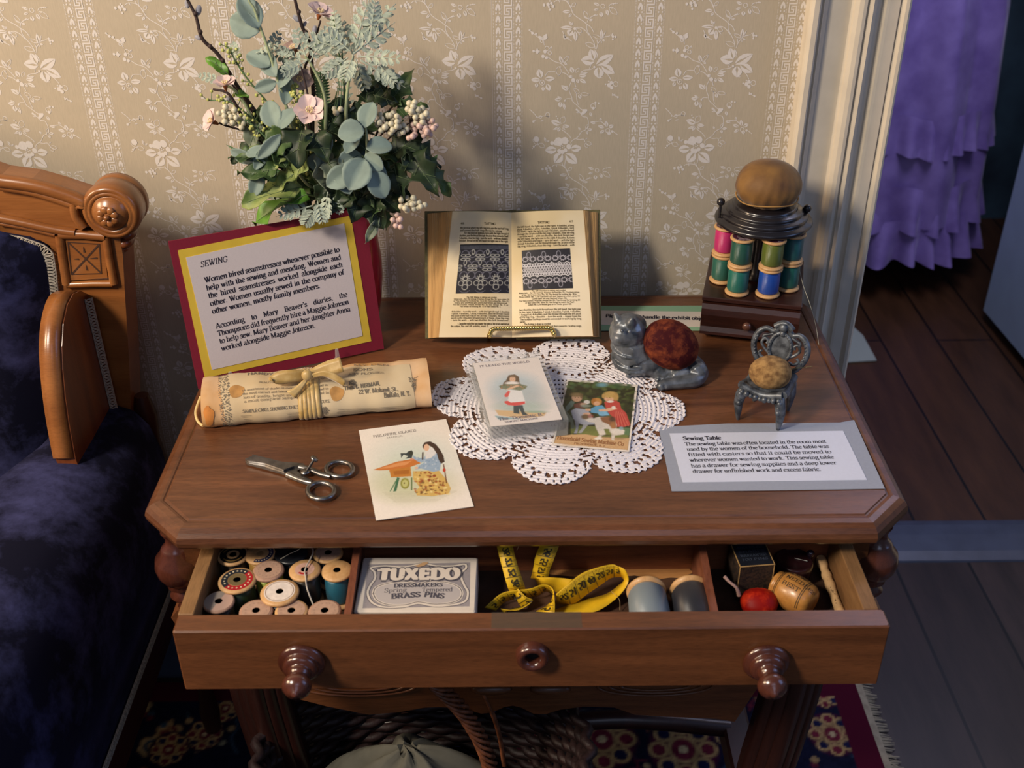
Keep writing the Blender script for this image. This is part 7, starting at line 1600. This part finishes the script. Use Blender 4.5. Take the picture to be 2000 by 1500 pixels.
# ---- right compartment
q=[at(*p,.688) for p in [(1428,1058),(1492,1052),(1512,1102),(1444,1106)]]
P,w_,h_=pcard([(1444,1106),(1512,1102),(1492,1052),(1428,1058)],.688)
e=empty('small_box',P(w_/2,h_/2,-(.688-ZB)),'small square black box with worn gold edges in the right drawer compartment','box')
c=MB(); c.box((0,0,-.046),(w_,h_,-.0012),0,P); obj('box_sides',c,mat('patterned_brown_paper','3c2a1c',.7,var=.75,vscale=420,col2='0e0a08'),e)
c=MB(); c.box((.0008,.0008,-.0012),(w_-.0008,h_-.0008,.0),0,P); obj('lid',c,mat('black_lid_paper','171b26',.5,var=.3,vscale=90),e)
c=MB(); 
for a,b in (((0,0),(w_,0)),((w_,0),(w_,h_)),((w_,h_),(0,h_)),((0,h_),(0,0))): c.tube([P(*a,-.0006),P(*b,-.0006)],.0007,6)
for a in ((0,0),(w_,0)): c.tube([P(*a,-.0006),P(*a,-.040)],.0006,6)
obj('worn_edge',c,mat('worn_gold_edge','a08050',.6),e)
c=MB()
for i in range(5): text(c,P,.004,h_-.007-i*.0062,.0052,['BEST ENGLISH','NEEDLES','SHARPS','WARRANTED','100 PINS'][i],width=w_-.008,justify=False,lay=3e-4,q=1)
obj('faint_print',c,mat('faint_print','3c4454',.6),e)
p=at(1551,1096,.664); e=empty('round_pin_holder',(p[0],p[1],ZB),'round dark wooden pin holder with a glossy headed pin, right drawer compartment','pin holder')
c=MB(); c.lathe([(.0,.001),(.018,.001),(.0195,.004),(.0185,.010),(.0195,.016),(.0200,.022),(.0190,.026),(.0175,.0275),(.0168,.0262),(0,.0255)],(p[0],p[1],ZB),n=40); obj('turned_body',c,mat('dark_cherry','2c1418',.3,coat=.3),e)
c=MB(); a=at(1552,1090,.666); b=at(1577,1096,.668); c.tube([a,b],.0006,6); c.ball(at(1583,1081,.676),.0042,0,14); c.tube([at(1583,1081,.676),at(1580,1100,.655)],.0018,8); obj('pin',c,mat('dark_glass','251a2a',.12,spec=.8),e)
c=MB(); a=np.array(at(1513,1140,.660)); b=np.array(at(1584,1186,.656)); a[2]=.6615; b[2]=.6615; ax=b-a; LL=np.linalg.norm(ax); R=.0192
e=empty('needle_barrel',(*((a+b)/2)[:2],ZB),'tan wooden barrel-shaped needle case with black print lying in the drawer','needle case')
c=MB(); c.lathe([(0,0),(R*.62,0),(R*.72,LL*.03),(R*.74,LL*.10),(R*.68,LL*.115),(R*.78,LL*.13),(R*.93,LL*.3),(R,LL*.52),(R*.97,LL*.72),(R*.86,LL*.92),(R*.72,LL*1.0),(R*.5,LL*1.03),(0,LL*1.03)],a,ax,40); obj('barrel',c,wood('barrel_wood','c08a48','9a6830',0,3,.35,.5,.3,.08),e)
c=MB(); axn=nrm(ax); s1=nrm(np.cross(axn,[0,0,1])); s2=np.cross(s1,axn)
def PBr(u,v,l=0):
    t=u/LL; rr_=R*np.interp(t,[0,.13,.3,.52,.72,.92,1],[.74,.78,.93,1,.97,.86,.72])+l+.0002; an=v/R; return a+axn*u+rr_*(-math.sin(an)*s1+math.cos(an)*s2)
for k,t in enumerate(('MILL CARVED','& SONS','NEEDLES','BEST')): text(c,lambda u,v,l:PBr(.012+.0002*k+u,.013-k*.0085+v,l),0,0,.0068,t,width=.034 if len(t)>6 else .020,justify=False,q=1)
for t in (.16,.20,.80,.84): c.stroke([(LL*t,v) for v in np.linspace(-.03,.03,16)],.0006,PBr,2e-4)
obj('black_print',c,mat('barrel_ink','3a2c1c',.6),e)
c=MB(); p0=at(1604,1090,.655); p1=at(1648,1200,.652); p0[2]=.655; p1[2]=.650; p0[0]-=.001; p1[0]-=.002; P_=[mix(p0,p1,t) for t in np.linspace(0,1,22)]
rr_=[.0048,.0056,.0058,.0056,.0044,.0040,.0052,.0056,.0046,.0050,.0056,.0052,.0046,.0044,.0043,.0043,.0044,.0045,.0047,.0050,.0054,.0056]
e=empty('bone_needle_case',(p0+p1)/2-np.array([0,0,.012]),'slender turned bone needle case lying along the right wall of the drawer','needle case')
c.tube(P_,rr_,18); obj('turned_tube',c,mat('bone','cfa878',.45,var=.15,vscale=90),e)
c=MB(); r=random.Random(4)
for i in range(26):
    t=.35+.55*r.random(); q_=mix(p0,p1,t); c.ball(q_+np.array([r.uniform(-.003,.002),-.0005,.0042]),.0005,0,6)
tag(obj('pinholes',c,mat('dark_holes','3a2818',.8),e),kind='stuff')
ce=at(1478,1180,.652); ce[2]=.6545
e=empty('red_emery_bag',(ce[0],ce[1],ZB),'bright red strawberry-shaped emery bag with a pale twisted stem in the drawer','emery bag')
c=MB(); rings=[]
for i in range(17):
    p=PI*i/16; rings.append([ce+np.array([-.0215*math.cos(p)*1.05+.002,0,0])+np.array([.004*math.cos(p),.0165*math.sin(p)**.8*math.cos(t)*(1+.04*math.sin(t*7)),.0138*math.sin(p)**.8*math.sin(t)*(1+.04*math.sin(t*5))]) for t in np.linspace(0,2*PI,36,endpoint=False)])
c.loft(rings,0,True,False,True); obj('cloth_bag',c,velvet('red_satin','8c120c','d03a18',60,.5),e)
c=MB(); c.tube(bez([ce+np.array([-.018,.004,.006]),at(1438,1148,.670),at(1424,1136,.674),at(1415,1126,.676)],5),[.0022,.0016,.0016,.0020],8); obj('stem_loop',c,mat('pale_pink_cord','a88478',.7),e)
c=MB(); c.tube([at(1440,1152,.668),at(1412,1125,.677)],.0010,6)
